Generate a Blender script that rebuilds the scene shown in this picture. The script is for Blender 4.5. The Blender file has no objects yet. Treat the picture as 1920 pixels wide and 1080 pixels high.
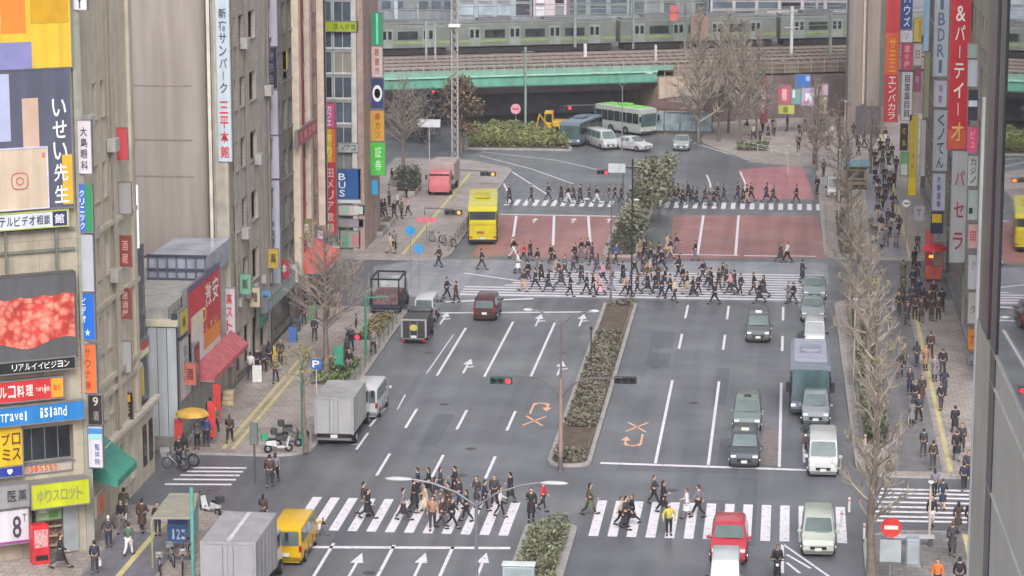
import bpy, bmesh, math, random
from mathutils import Vector, Matrix
import numpy as np
random.seed(7)
R = math.radians
SC = bpy.context.scene
COL = SC.collection
# ---------------------------------------------------------------- camera
F, H = 5000.0, 38.0                       # focal length in photo pixels, camera height in metres
TH = math.atan(950 / F); PS = math.atan(533 / math.hypot(F, 950))
CP_, SP_, CT_, ST_ = math.cos(PS), math.sin(PS), math.cos(TH), math.sin(TH)
cd = bpy.data.cameras.new('Camera'); cam = bpy.data.objects.new('Camera', cd); COL.objects.link(cam)
cd.sensor_width = 36; cd.lens = 36 * F / 1920; cd.clip_start = 0.5; cd.clip_end = 6000
cam.location = (0, 0, H); cam.rotation_euler = (math.pi / 2 - TH, 0, PS)
SC.camera = cam
# ---------------------------------------------------------------- sky and light (overcast, drizzle)
w = bpy.data.worlds.new('World'); SC.world = w; w.use_nodes = True
nt = w.node_tree; bg = nt.nodes['Background']
sky = nt.nodes.new('ShaderNodeTexSky'); sky.sky_type = 'NISHITA'; sky.sun_disc = False
sky.sun_elevation = R(40); sky.sun_rotation = R(172); sky.air_density = 1.5; sky.dust_density = 5
hs = nt.nodes.new('ShaderNodeHueSaturation'); hs.inputs['Saturation'].default_value = 0.22
tint = nt.nodes.new('ShaderNodeMix'); tint.data_type = 'RGBA'; tint.blend_type = 'MULTIPLY'
tint.inputs[0].default_value = 1; tint.inputs[7].default_value = (0.985, 0.985, 1.0, 1)
nt.links.new(sky.outputs[0], hs.inputs['Color']); nt.links.new(hs.outputs[0], tint.inputs[6])
nt.links.new(tint.outputs[2], bg.inputs['Color']); bg.inputs['Strength'].default_value = 0.15
sl = bpy.data.lights.new('Sun', 'SUN'); sl.energy = 1.15; sl.angle = R(26); sl.color = (1, 0.97, 0.93)
so = bpy.data.objects.new('Sun', sl); COL.objects.link(so)
so.rotation_euler = (R(50), 0, R(8))
SC.view_settings.view_transform = 'Standard'; SC.view_settings.look = 'None'
SC.view_settings.exposure = 0.38; SC.view_settings.gamma = 1
SC.cycles.max_bounces = 5; SC.cycles.diffuse_bounces = 3; SC.cycles.glossy_bounces = 3
SC.cycles.transparent_max_bounces = 4; SC.cycles.caustics_reflective = False; SC.cycles.caustics_refractive = False
# ---------------------------------------------------------------- measuring the place
def ray(x, y):
    u = x - 960; v = y - 540
    return (-SP_ * CT_ * F + CP_ * u + SP_ * ST_ * v, CP_ * CT_ * F + SP_ * u - CP_ * ST_ * v, -ST_ * F - CT_ * v)
def G(x, y, z=0.0):                       # ground point seen at a photo pixel
    r = ray(x, y); t = (z - H) / r[2]; return (r[0] * t, r[1] * t)
def atY(x, y, Y):
    r = ray(x, y); t = Y / r[1]; return (r[0] * t, Y, H + r[2] * t)
def proj(X, Y, Z):
    dz = Z - H; h = -SP_ * X + CP_ * Y
    f = h * CT_ - dz * ST_; return (960 + F * (CP_ * X + SP_ * Y) / f, 540 + F * (-dz * CT_ - h * ST_) / f)
# ---------------------------------------------------------------- materials
def lin(c): return tuple(((v / 255) / 12.92 if v / 255 <= .04045 else ((v / 255 + .055) / 1.055) ** 2.4) for v in c)
MC = {}
def M(rgb, rough=.6, metal=0, var=.12, scale=1.5, emit=0, bump=0, spec=.5, kind='noise'):
    key = (tuple(rgb), rough, metal, var, scale, emit, bump, spec, kind)
    if key in MC: return MC[key]
    m = bpy.data.materials.new('%s_%02x%02x%02x' % ((kind,) + tuple(int(v) for v in rgb))); m.use_nodes = True
    n, l = m.node_tree.nodes, m.node_tree.links; p = n['Principled BSDF']
    p.inputs['Roughness'].default_value = rough; p.inputs['Metallic'].default_value = metal
    p.inputs['Specular IOR Level'].default_value = spec
    base = lin(rgb); tc = n.new('ShaderNodeTexCoord'); out = None
    def noise(sc, det=4, src=None):
        t = n.new('ShaderNodeTexNoise'); t.inputs['Scale'].default_value = sc; t.inputs['Detail'].default_value = det
        l.new(src or tc.outputs['Object'], t.inputs['Vector']); return t
    def ramp(fac, a, b, lo=.35, hi=.65):
        r = n.new('ShaderNodeValToRGB'); e = r.color_ramp.elements
        e[0].position = lo; e[1].position = hi; e[0].color = a + (1,); e[1].color = b + (1,)
        l.new(fac, r.inputs[0]); return r.outputs[0]
    def mul(a, b, f=1.0):
        x = n.new('ShaderNodeMix'); x.data_type = 'RGBA'; x.blend_type = 'MULTIPLY'; x.inputs[0].default_value = f
        l.new(a, x.inputs[6]); l.new(b, x.inputs[7]); return x.outputs[2]
    t1 = noise(scale)
    out = ramp(t1.outputs[0], tuple(v * (1 - var) for v in base), tuple(min(1, v * (1 + var)) for v in base))
    if kind == 'asphalt':
        sp = noise(40, 2); out = mul(out, ramp(sp.outputs[0], (.72,) * 3, (1,) * 3, .3, .6))
        pt = noise(.09, 3); out = mul(out, ramp(pt.outputs[0], (.84, .84, .87), (1, 1, 1), .42, .58))
        mp = n.new('ShaderNodeMapping'); mp.inputs['Scale'].default_value = (1.1, .035, 1); l.new(tc.outputs['Object'], mp.inputs[0])
        tr = noise(1, 3, mp.outputs[0]); out = mul(out, ramp(tr.outputs[0], (.78, .78, .79), (1, 1, 1), .36, .62))
        vo = n.new('ShaderNodeTexVoronoi'); vo.feature = 'DISTANCE_TO_EDGE'; vo.inputs['Scale'].default_value = .16
        nn = noise(.8, 5); ad = n.new('ShaderNodeVectorMath'); ad.operation = 'ADD'
        l.new(tc.outputs['Object'], ad.inputs[0]); l.new(nn.outputs['Color'], ad.inputs[1]); l.new(ad.outputs[0], vo.inputs['Vector'])
        out = mul(out, ramp(vo.outputs['Distance'], (.86,) * 3, (1,) * 3, .001, .008))
        wet = noise(.15, 3); mr = n.new('ShaderNodeMapRange'); l.new(wet.outputs[0], mr.inputs[0])
        mr.inputs[1].default_value = .35; mr.inputs[2].default_value = .65
        mr.inputs[3].default_value = rough - .1; mr.inputs[4].default_value = rough + .15; l.new(mr.outputs[0], p.inputs['Roughness'])
    if kind in ('pavers', 'tiles', 'brick', 'panels'):
        b = n.new('ShaderNodeTexBrick'); b.inputs['Color1'].default_value = (1, 1, 1, 1); b.inputs['Color2'].default_value = (.8, .79, .78, 1)
        b.inputs['Mortar'].default_value = (.55,) * 3 + (1,)
        bw, bh, mo = {'pavers': (.6, .6, .03), 'tiles': (.5, .25, .02), 'brick': (.4, .16, .02), 'panels': (1.8, 3.2, .03)}[kind]
        b.inputs['Brick Width'].default_value = bw; b.inputs['Row Height'].default_value = bh; b.inputs['Mortar Size'].default_value = mo; b.inputs['Scale'].default_value = 1
        if kind != 'pavers':
            sx = n.new('ShaderNodeSeparateXYZ'); l.new(tc.outputs['Object'], sx.inputs[0]); a2 = n.new('ShaderNodeMath'); a2.operation = 'ADD'
            l.new(sx.outputs[0], a2.inputs[0]); l.new(sx.outputs[1], a2.inputs[1]); cx = n.new('ShaderNodeCombineXYZ')
            l.new(a2.outputs[0], cx.inputs[0]); l.new(sx.outputs[2], cx.inputs[1]); l.new(cx.outputs[0], b.inputs['Vector'])
            b.inputs['Color2'].default_value = (.92, .91, .9, 1); b.inputs['Mortar'].default_value = (.74,) * 3 + (1,)
        else: l.new(tc.outputs['Object'], b.inputs['Vector'])
        out = mul(out, b.outputs['Color'])
        if kind == 'pavers': gr = noise(.25, 5); out = mul(out, ramp(gr.outputs[0], (.78, .77, .76), (1, 1, 1), .38, .62))
    if kind in ('tiles', 'brick', 'panels', 'stone', 'paint'):     # rain streaks and grime
        mp = n.new('ShaderNodeMapping'); mp.inputs['Scale'].default_value = (1.6, 1.6, .12); l.new(tc.outputs['Object'], mp.inputs[0])
        tr = noise(1, 5, mp.outputs[0]); out = mul(out, ramp(tr.outputs[0], (.82, .8, .78), (1, 1, 1), .36, .6))
    if kind == 'petal':
        v = n.new('ShaderNodeTexVoronoi'); v.inputs['Scale'].default_value = scale; q = noise(1.3, 4); v.inputs['Randomness'].default_value = 1
        ad = n.new('ShaderNodeVectorMath'); ad.operation = 'ADD'; l.new(tc.outputs['Object'], ad.inputs[0]); l.new(q.outputs['Color'], ad.inputs[1]); l.new(ad.outputs[0], v.inputs['Vector'])
        out = mul(ramp(v.outputs['Distance'], (1, .34, .25), (.52, .05, .04), .1, .7), ramp(noise(.5).outputs[0], (.55,) * 3, (1,) * 3, .35, .6))
    if kind == 'worn':
        wn = noise(3.5, 6); mx = n.new('ShaderNodeMix'); mx.data_type = 'RGBA'; l.new(ramp(wn.outputs[0], (.15,) * 3, (1,) * 3, .3, .42), mx.inputs[0])
        mx.inputs[6].default_value = lin((140, 138, 145)) + (1,); l.new(out, mx.inputs[7]); out = mx.outputs[2]
    if kind == 'leaf' or kind == 'bark':
        oi = n.new('ShaderNodeObjectInfo'); g = n.new('ShaderNodeNewGeometry')
        out = mul(out, ramp(g.outputs['Random Per Island'], (.55, .55, .55), (1, 1, 1), 0, 1))
    l.new(out, p.inputs['Base Color'])
    if emit:
        l.new(out, p.inputs['Emission Color']); p.inputs['Emission Strength'].default_value = emit
    if bump:
        bn = n.new('ShaderNodeBump'); bn.inputs['Strength'].default_value = bump; bn.inputs['Distance'].default_value = .02
        bt = noise(12 * scale, 5); l.new(bt.outputs[0], bn.inputs['Height']); l.new(bn.outputs[0], p.inputs['Normal'])
    MC[key] = m; return m
GLASS = M((38, 44, 52), .12, 0, .3, .8, spec=.8)
GLASSB = M((88, 100, 112), .1, 0, .3, .5, spec=1)
DARK = M((34, 33, 38), .5); BLACK = M((22, 22, 25), .55); RUB = M((26, 26, 28), .8)
STEEL = M((150, 150, 152), .4, .6); WHITE = M((205, 205, 205), .5, kind='paint'); WPAINT = M((226, 221, 230), .55, var=.05, kind='worn')
OPAINT = M((232, 176, 140), .55, var=.05, kind='worn'); CONC = M((150, 146, 142), .75, kind='stone')
REDL = M((255, 40, 60), .4, emit=2.5); ORL = M((255, 120, 40), .4, emit=3)
CHROME = M((190, 190, 195), .2, .9)
# ---------------------------------------------------------------- mesh helpers
class MB:
    def __init__(s): s.v = []; s.f = []
    def add(s, vs, fs): n = len(s.v); s.v += [tuple(p) for p in vs]; s.f += [tuple(i + n for i in f) for f in fs]; return s
    def box(s, x0, x1, y0, y1, z0, z1, b=0):
        if b: return s.prism([(x0 + b, y0), (x1 - b, y0), (x1, y0 + b), (x1, y1 - b), (x1 - b, y1), (x0 + b, y1), (x0, y1 - b), (x0, y0 + b)], z0, z1)
        return s.add([(x0, y0, z0), (x1, y0, z0), (x1, y1, z0), (x0, y1, z0), (x0, y0, z1), (x1, y0, z1), (x1, y1, z1), (x0, y1, z1)],
                     [(0, 3, 2, 1), (4, 5, 6, 7), (0, 1, 5, 4), (1, 2, 6, 5), (2, 3, 7, 6), (3, 0, 4, 7)])
    def prism(s, poly, z0, z1):
        n = len(poly); return s.add([(x, y, z0) for x, y in poly] + [(x, y, z1) for x, y in poly],
                     [tuple(range(n))[::-1], tuple(range(n, 2 * n))] + [(i, (i + 1) % n, n + (i + 1) % n, n + i) for i in range(n)])
    def tube(s, pts, rs, n=8, cap=True):
        pts = [Vector(p) for p in pts]
        if not hasattr(rs, '__len__'): rs = [rs] * len(pts)
        vs = []; fs = []
        for i, p in enumerate(pts):
            d = (pts[min(i + 1, len(pts) - 1)] - pts[max(i - 1, 0)]).normalized()
            a = d.cross(Vector((0, 0, 1)) if abs(d.z) < .9 else Vector((1, 0, 0))).normalized(); b = d.cross(a)
            vs += [p + (a * math.cos(2 * math.pi * k / n) + b * math.sin(2 * math.pi * k / n)) * rs[i] for k in range(n)]
            if i: fs += [((i - 1) * n + k, (i - 1) * n + (k + 1) % n, i * n + (k + 1) % n, i * n + k) for k in range(n)]
        if cap: fs += [tuple(range(n))[::-1], tuple(range((len(pts) - 1) * n, len(pts) * n))]
        return s.add(vs, fs)
    def ell(s, c, r, n=10, m=6, half=False):
        vs = []; fs = []; lo = 0 if half else -math.pi / 2
        for j in range(m + 1):
            a = lo + (math.pi / 2 - lo) * j / m
            for k in range(n):
                t = 2 * math.pi * k / n; vs.append((c[0] + r[0] * math.cos(a) * math.cos(t), c[1] + r[1] * math.cos(a) * math.sin(t), c[2] + r[2] * math.sin(a)))
        for j in range(m):
            for k in range(n): fs.append((j * n + k, j * n + (k + 1) % n, (j + 1) * n + (k + 1) % n, (j + 1) * n + k))
        fs.append(tuple(range(n))[::-1]); return s.add(vs, fs)
    def wheel(s, c, r, w, n=20, axis='x'):
        pr = [(-.5, .86), (-.4, 1), (.4, 1), (.5, .86)]; vs = []; fs = []
        for t, q in pr:
            for k in range(n):
                a = 2 * math.pi * k / n; o = (t * w, q * r * math.cos(a), q * r * math.sin(a))
                if axis == 'y': o = (o[1], o[0], o[2])
                vs.append((c[0] + o[0], c[1] + o[1], c[2] + o[2]))
        for i in range(3): fs += [(i * n + k, i * n + (k + 1) % n, (i + 1) * n + (k + 1) % n, (i + 1) * n + k) for k in range(n)]
        fs += [tuple(range(n))[::-1], tuple(range(3 * n, 4 * n))]; return s.add(vs, fs)
    def ring(s, c, R_, r, n=20, m=6, axis='x'):
        vs = []; fs = []
        for k in range(n):
            a = 2 * math.pi * k / n
            for j in range(m):
                b = 2 * math.pi * j / m; q = R_ + r * math.cos(b); o = (r * math.sin(b), q * math.cos(a), q * math.sin(a))
                if axis == 'z': o = (o[1], o[2], o[0])
                if axis == 'y': o = (o[1], o[0], o[2])
                vs.append((c[0] + o[0], c[1] + o[1], c[2] + o[2]))
        for k in range(n):
            for j in range(m): fs.append((k * m + j, k * m + (j + 1) % m, ((k + 1) % n) * m + (j + 1) % m, ((k + 1) % n) * m + j))
        return s.add(vs, fs)
    def build(s, name, mat, parent=None, world=False, smooth=0, bevel=0):
        off = Vector(parent_loc(parent)) if world and parent else Vector((0, 0, 0))
        me = bpy.data.meshes.new(name)
        me.from_pydata([(v[0] - off.x, v[1] - off.y, v[2] - off.z) for v in s.v] if world else s.v, [], s.f)
        bm = bmesh.new(); bm.from_mesh(me); bmesh.ops.recalc_face_normals(bm, faces=bm.faces)
        if bevel: bmesh.ops.bevel(bm, geom=list(bm.edges), offset=bevel, segments=1, affect='EDGES')
        bm.to_mesh(me); bm.free()
        if smooth: me.shade_smooth(); me.set_sharp_from_angle(angle=R(smooth))
        if mat: me.materials.append(mat)
        return link(name, me, parent)
def link(name, me, parent=None):
    o = bpy.data.objects.new(name, me); COL.objects.link(o); o.parent = parent; return o
def parent_loc(p):
    v = Vector((0, 0, 0))
    while p: v += p.location; p = p.parent
    return v
def thing(name, loc, rz=0, label=None, cat=None, group=None):
    o = bpy.data.objects.new(name, None); COL.objects.link(o); o.empty_display_size = .3
    o.location = loc if len(loc) == 3 else (loc[0], loc[1], 0); o.rotation_euler.z = rz
    return tag(o, label, cat, group)
def tag(o, label=None, cat=None, group=None, kind=None):
    if label: o['label'] = label
    if cat: o['category'] = cat
    if group: o['group'] = group
    if kind: o['kind'] = kind
    return o
def struct(o): o['kind'] = 'structure'; return o
def solo(mb, name, mat, loc, label, cat, group=None, **k):      # a thing that is one mesh, given in world coordinates
    o = MB(); o.v = [(v[0] - loc[0], v[1] - loc[1], v[2] - loc[2]) for v in mb.v]; o.f = mb.f
    ob = o.build(name, mat, **k); ob.location = loc; return tag(ob, label, cat, group)
def dup(root, loc, rz=0, label=None, group=None, scale=None):
    def cp(o, par):
        n = o.copy(); COL.objects.link(n); n.parent = par
        for ch in list(o.children): cp(ch, n)
        return n
    r = cp(root, None); r.location = loc if len(loc) == 3 else (loc[0], loc[1], 0); r.rotation_euler.z = rz
    if scale: r.scale = (scale,) * 3
    if label: r['label'] = label
    if group: r['group'] = group
    return r
def obj_mat(o, m):
    o.material_slots[0].link = 'OBJECT'; o.material_slots[0].material = m
# ---------------------------------------------------------------- lettering
GC = {}
def glyph(ch):
    if ch in GC: return GC[ch]
    cu = bpy.data.curves.new('g', 'FONT'); cu.body = ch; cu.size = 1; cu.resolution_u = 2; cu.offset = .012
    o = bpy.data.objects.new('g', cu); COL.objects.link(o)
    dg = bpy.context.evaluated_depsgraph_get(); dg.update()
    me = bpy.data.meshes.new_from_object(o.evaluated_get(dg))
    vs = [tuple(v.co) for v in me.vertices]; fs = [tuple(p.vertices) for p in me.polygons]
    bpy.data.objects.remove(o); bpy.data.curves.remove(cu); bpy.data.meshes.remove(me)
    if vs:
        xs = [v[0] for v in vs]; ys = [v[1] for v in vs]; bb = (min(xs), max(xs), min(ys), max(ys))
    else: bb = (0, .3, 0, .7)
    GC[ch] = (vs, fs, bb); return GC[ch]
class Pl:                                  # an upright plane: origin, direction to the right as seen from its front
    def __init__(s, o, r):
        L = math.hypot(*r); s.o = o; s.r = (r[0] / L, r[1] / L); s.n = (s.r[1], -s.r[0])
    def pt(s, a, b, c=0): return (s.o[0] + s.r[0] * a + s.n[0] * c, s.o[1] + s.r[1] * a + s.n[1] * c, b)
    def px(s, x, y):
        r = ray(x, y); t = (s.o[0] * s.n[0] + s.o[1] * s.n[1]) / (r[0] * s.n[0] + r[1] * s.n[1])
        X, Y, Z = r[0] * t, r[1] * t, H + r[2] * t
        return ((X - s.o[0]) * s.r[0] + (Y - s.o[1]) * s.r[1], Z)
    def box(s, mb, a0, a1, b0, b1, c0, c1):
        P = [s.pt(a, b, c) for b in (b0, b1) for a, c in ((a0, c1), (a1, c1), (a1, c0), (a0, c0))]
        return mb.add(P, [(0, 3, 2, 1), (4, 5, 6, 7), (0, 1, 5, 4), (1, 2, 6, 5), (2, 3, 7, 6), (3, 0, 4, 7)])
    def text(s, mb, txt, a0, a1, b0, b1, c=.02, vertical=False, fill=.82):
        cells = list(txt); n = len(cells)
        for i, ch in enumerate(cells):
            if ch == ' ': continue
            if vertical: h = (b1 - b0) / n; ca, cb = (a0 + a1) / 2, b1 - h * (i + .5); cw, chh = (a1 - a0), h
            else: wd = (a1 - a0) / n; ca, cb = a0 + wd * (i + .5), (b0 + b1) / 2; cw, chh = wd, (b1 - b0)
            vs, fs, bb = glyph('|' if (vertical and ch == 'ー') else ch)
            gw = max(bb[1] - bb[0], .25 if ch in 'ーI|1l' else .01); gh = max(bb[3] - bb[2], .01)
            if ch in 'ー|': sc = (chh * fill * .8 / gh if vertical else chh * fill * .12 / gh, cw * fill * .2 / gw if vertical else cw * fill * .8 / gw); sy, sx = sc
            else:
                sx = cw * fill / gw; sy = chh * fill / gh; q = min(sx, sy); sx = min(sx, q * 1.5); sy = min(sy, q * 1.7)
            mx, my = (bb[0] + bb[1]) / 2, (bb[2] + bb[3]) / 2
            mb.add([s.pt(ca + (v[0] - mx) * sx, cb + (v[1] - my) * sy, c) for v in vs], fs)
def sgn(label, pl, x0, y0, x1, y1, col, segs=(), d=.3, emit=.0, frame=None, bands=(), group=None, name='shop_sign', bracket=None, c=0, vert=True):
    """sign box given by its photo rectangle on a plane; segs: (text, colour, u0, v0, u1, v1, vertical) with v measured down"""
    ym, xm = (y0 + y1) / 2, (x0 + x1) / 2
    a0, a1 = pl.px(x0, ym)[0], pl.px(x1, ym)[0]; b1, b0 = pl.px(xm, y0)[1], pl.px(xm, y1)[1]
    return sgn_m(label, pl, a0, a1, b0, b1, col, segs, d, emit, frame, bands, group, name, bracket, c)
def sgn_m(label, pl, a0, a1, b0, b1, col, segs=(), d=.3, emit=0, frame=None, bands=(), group=None, name='shop_sign', bracket=None, c=0):
    base = pl.pt((a0 + a1) / 2, b0, c - d / 2)
    t = thing(name, base, 0, label, 'sign', group)
    pl.box(MB(), a0, a1, b0, b1, c - d, c).build
    m = MB(); pl.box(m, a0, a1, b0, b1, c - d, c); m.build('board', M(col, .45, var=.06, scale=.8, emit=emit, kind='paint'), t, True)
    W, Hh = a1 - a0, b1 - b0
    for k, (bc, u0, v0, u1, v1) in enumerate(bands):
        m = MB(); pl.box(m, a0 + u0 * W, a0 + u1 * W, b1 - v1 * Hh, b1 - v0 * Hh, c + .004, c + .012 + .003 * k); m.build('colour_panel', M(bc, .45, var=.08, scale=1, emit=emit), t, True)
    fr = MB(); q = min(.06, W * .05)
    for (p0, p1, r0, r1) in ((a0 - q, a0, b0 - q, b1 + q), (a1, a1 + q, b0 - q, b1 + q), (a0, a1, b1, b1 + q), (a0, a1, b0 - q, b0)):
        pl.box(fr, p0, p1, r0, r1, c - d - .01, c + .03)
    fr.build('frame', M(frame or (120, 118, 120), .5), t, True)
    lm = {}
    for (tx, tcn, u0, v0, u1, v1, vt) in segs:
        mb = lm.setdefault(tcn, MB())
        pl.text(mb, tx, a0 + u0 * W, a0 + u1 * W, b1 - v1 * Hh, b1 - v0 * Hh, c + .03, vt)
    for k, mb in lm.items():
        if mb.v: mb.build('lettering', M(k, .5, var=.03, emit=emit), t, True)
    if bracket:
        m = MB()
        for zf in (.12, .5, .88):
            z = b0 + Hh * zf; e0, e1 = (a1 + q, a1 + bracket) if bracket > 0 else (a0 + bracket, a0 - q)
            pl.box(m, e0, e1, z - .04, z + .04, c - d * .6, c - d * .4)
        m.build('bracket', STEEL, t, True)
    return t
# ================================================================ GROUND
ASPH = M((114, 116, 122), .42, 0, .06, .4, spec=.55, kind='asphalt')
ASPL = M((138, 138, 148), .5, 0, .06, .4, kind='asphalt')
PAVE = M((178, 168, 164), .6, 0, .08, 1.2, kind='pavers')
PAVD = M((140, 136, 137), .5, 0, .08, 1.2, kind='pavers')
REDP = M((172, 122, 118), .55, 0, .07, .5, kind='asphalt')
REDB = M((196, 132, 136), .55, 0, .07, .5, kind='asphalt')
KERB = M((165, 162, 160), .7, 0, .1, 2, kind='stone')
SOIL = M((96, 84, 74), .9, 0, .25, 2, bump=.5)
YEL = M((196, 184, 130), .7, 0, .12, 3)
def sheet(poly, z): m = MB(); return m.add([(x, y, z) for x, y in poly], [tuple(range(len(poly)))])
def rect(x0, x1, y0, y1): return [(x0, y0), (x1, y0), (x1, y1), (x0, y1)]
struct(sheet(rect(-3000, 3000, -500, 5500), -.02).build('ground', ASPL))
struct(sheet(rect(-90, 60, 40, 420), 0).build('road', ASPH))
def rnd(poly, r, n=5):                     # round the corners of a polygon
    out = []; N = len(poly)
    for i, p in enumerate(poly):
        rr = r[i] if hasattr(r, '__len__') else r
        if not rr: out.append(p); continue
        p = Vector(p); a = Vector(poly[i - 1]) - p; b = Vector(poly[(i + 1) % N]) - p
        A = p + a.normalized() * rr; B = p + b.normalized() * rr
        for k in range(n + 1):
            t = k / n; q = A * (1 - t) ** 2 + p * 2 * t * (1 - t) + B * t * t; out.append((q.x, q.y))
    return out
def shrink(poly, d):                       # inset a counter-clockwise polygon
    out = []; N = len(poly)
    for i in range(N):
        p = Vector(poly[i]); a = (p - Vector(poly[i - 1])).normalized(); b = (Vector(poly[(i + 1) % N]) - p).normalized()
        n = (Vector((-a.y, a.x)) + Vector((-b.y, b.x)))
        n = n.normalized() if n.length > 1e-6 else Vector((-a.y, a.x)); q = p + n * d; out.append((q.x, q.y))
    return out
def pavement(poly, name='pavement', mat=PAVE, kerb=.2):
    struct(MB().prism(poly, -.01, .125).build('kerb', KERB))
    struct(sheet(shrink(poly, kerb), .13).build(name, mat))
pavement(rnd([(-80, 40), (-27, 40), (-27, 134), (-33.5, 134.6), (-80, 134.6)], [0, 0, 3.5, 0, 0]))
pavement(rnd([(-34.8, 146), (-27, 146), (-27.3, 190), (-34.8, 190)], [0, 2.5, 2.5, 0]))
pavement(rnd([(-40, 210), (-27.3, 210), (-27.3, 262), (-33, 268), (-40, 268)], [0, 3, 2, 2, 0]))
pavement(rnd([(4.1, 40), (40, 40), (40, 134), (4.1, 134)], [0, 0, 0, 3]), mat=PAVD)
pavement(rnd([(4.1, 145), (13, 145), (13, 197), (3.5, 197)], [2, 0, 0, 3]), mat=PAVE)
pavement(rnd([(3.0, 214), (30, 214), (30, 330), (-9, 300), (-9.5, 284), (-4, 269.5), (2.7, 266)], [2, 0, 0, 0, 2, 0, 1]), mat=PAVE)
# asphalt footway band beside the shops and paler worn asphalt of the crossing
struct(sheet([(-28, 195), (3.3, 195.5), (3.2, 211.8), (-28, 210)], .0035).build('crossing_asphalt', M((152, 154, 162), .5, 0, .1, .5, kind='asphalt')))
struct(sheet(rnd([G(700, 552), G(826, 560), G(868, 520), G(960, 512), G(965, 488), G(800, 486), G(700, 500)], .5), .0045).build('corner_apron', M((164, 165, 172), .6, 0, .1, 1, kind='asphalt')))
struct(sheet([G(1262, 489), G(1545, 493), G(1548, 520), G(1262, 512)], .0045).build('corner_apron', M((162, 165, 172), .6, 0, .1, 1, kind='asphalt')))
struct(sheet([(-33.8, 60), (-30.2, 60), (-30.2, 129.5), (-33.8, 129.5)], .134).build('footway', M((126, 124, 134), .5, kind='asphalt')))
struct(sheet([(6.0, 146), (8.9, 146), (8.9, 196), (6.0, 196)], .134).build('footway', M((128, 126, 130), .5, kind='asphalt')))
struct(sheet([(7.2, 215), (9.5, 215), (9.5, 262), (7.2, 262)], .134).build('footway', M((158, 157, 166), .5, kind='asphalt')))
m = MB()
for (x0, x1, y0, y1) in ((9.2, 9.45, 146, 196), (9.8, 10.0, 215, 300), (9.2, 9.5, 100, 133.5), (-32.3, -32.05, 147, 171), (-31.75, -31.5, 147, 171), (-32.1, -31.8, 100, 131), (-31.3, -31.0, 212, 258)):
    m.add([(x0, y0, .139), (x1, y0, .139), (x1, y1, .139), (x0, y1, .139)], [(0, 1, 2, 3)])
struct(m.build('tactile_paving', YEL))
# red surfacing
struct(sheet([G(940, 404), G(1178, 404), G(1185, 487), (-22.5, 212.6), (-25.6, 212.6), (-25.9, 233.5)], .006).build('red_road_surface', REDP))
struct(sheet([G(1262, 404), G(1532, 404), (3.2, 214.6), G(1258, 486)], .006).build('red_road_surface', REDP))
struct(sheet([G(1383, 318), G(1505, 310), G(1528, 374), G(1408, 374)], .006).build('red_road_surface', REDB))
# ---- painted markings
mk = MB()
def bar(mb, p, q, w, z=.01):
    p, q = Vector(p), Vector(q); d = (q - p).normalized(); n = Vector((-d.y, d.x)) * w / 2
    mb.add([(*(p - n), z), (*(q - n), z), (*(q + n), z), (*(p + n), z)], [(0, 1, 2, 3)])
def pbar(x0, y0, x1, y1, w=.17, mb=None): bar(mb or mk, G(x0, y0), G(x1, y1), w)
for X in (-22.5, -19.4, -16.4):
    bar(mk, (X, 168), (X, 186 if X > -20 else 183.5), .17)
    for y0 in (153.6, 142.4): bar(mk, (X, y0), (X, y0 + 5), .17)
    bar(mk, (X - .1, 100), (X - .1, 128.9), .17)
pbar(812, 587, 1122, 585, .4); pbar(560, 1026, 957, 1028, .42)
for X, y0 in ((-7.2, 146.7), (-4.2, 146.7), (-.2, 146.7)):
    bar(mk, (X, y0), (X, 168.2), .17)
    for yy in (178, 188.5): bar(mk, (X, yy), (X, yy + 5), .17)
bar(mk, (-10.3, 146.5), (2.2, 146.1), .4)
bar(mk, (1.2, 147.8), (1.2, 153.5), .15); bar(mk, (-26.6, 149), (-24.4, 149.4), .1)
pbar(668, 843, 690, 812, .15); pbar(693, 800, 722, 765, .15); pbar(800, 700, 850, 628, .08); pbar(745, 768, 760, 740, .08)
for i in range(12): mk.add([(x, y, .01) for x, y in rect(-13.95 - .98 * i - .5, -13.95 - .98 * i, 131.2, 137.6)], [(0, 1, 2, 3)])
for i in range(14): mk.add([(x, y, .01) for x, y in rect(-9.85 + .975 * i, -9.35 + .975 * i, 131.6, 138.5)], [(0, 1, 2, 3)])
for yy in (877, 884, 891, 899, 908): pbar(362 - (yy - 877) * 1.7, yy, 462 - (yy - 877) * .9, yy + .8, .34)
for yy in (917, 924.5, 932, 941, 950, 959, 968, 976): pbar(1652 - (yy - 917) * .3, yy, 1832, yy + 4, .36)
# crossing zebra of the far junction
for i in range(11):
    y = 196.0 + i * 1.02; x0 = -24.5 if i < 4 else -21.5 + (i - 4) * .5
    bar(mk, (x0, y), (2.9, y + .4), .42 if i else .6)
pbar(1000, 560, 835, 566, .5); pbar(870, 512, 975, 527, .3)
for i in range(34):
    X = -25.6 + i * .86
    if -15.6 < X < -11.2: continue
    bar(mk, (X, 239.0), (X, 242.6), .42)
pbar(938, 402, 1172, 406, .4); pbar(1395, 479.5, 1462, 480.5, .3); pbar(1480, 480, 1530, 481, .3); pbar(1262, 477, 1385, 479, .3)
for a, b, c2, d2 in ((968, 405, 961, 455), (1039, 405, 1037, 460), (1103, 405, 1107, 460), (1319, 404, 1308, 477), (1385, 404, 1379, 478)): pbar(a, b, c2, d2, .22)
for pts in ([(868, 318), (905, 328), (945, 345), (952, 360)], [(880, 300), (960, 322), (1028, 366)], [(900, 292), (1000, 318), (1075, 345)], [(905, 285), (1040, 300), (1120, 318)],
            [(1325, 328), (1332, 345), (1331, 366)], [(1388, 322), (1398, 345), (1393, 366)], [(1300, 268), (1340, 280), (1400, 300), (1440, 305)], [(870, 345), (915, 352)]):
    for p, q in zip(pts, pts[1:]): pbar(*p, *q, .16)
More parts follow.
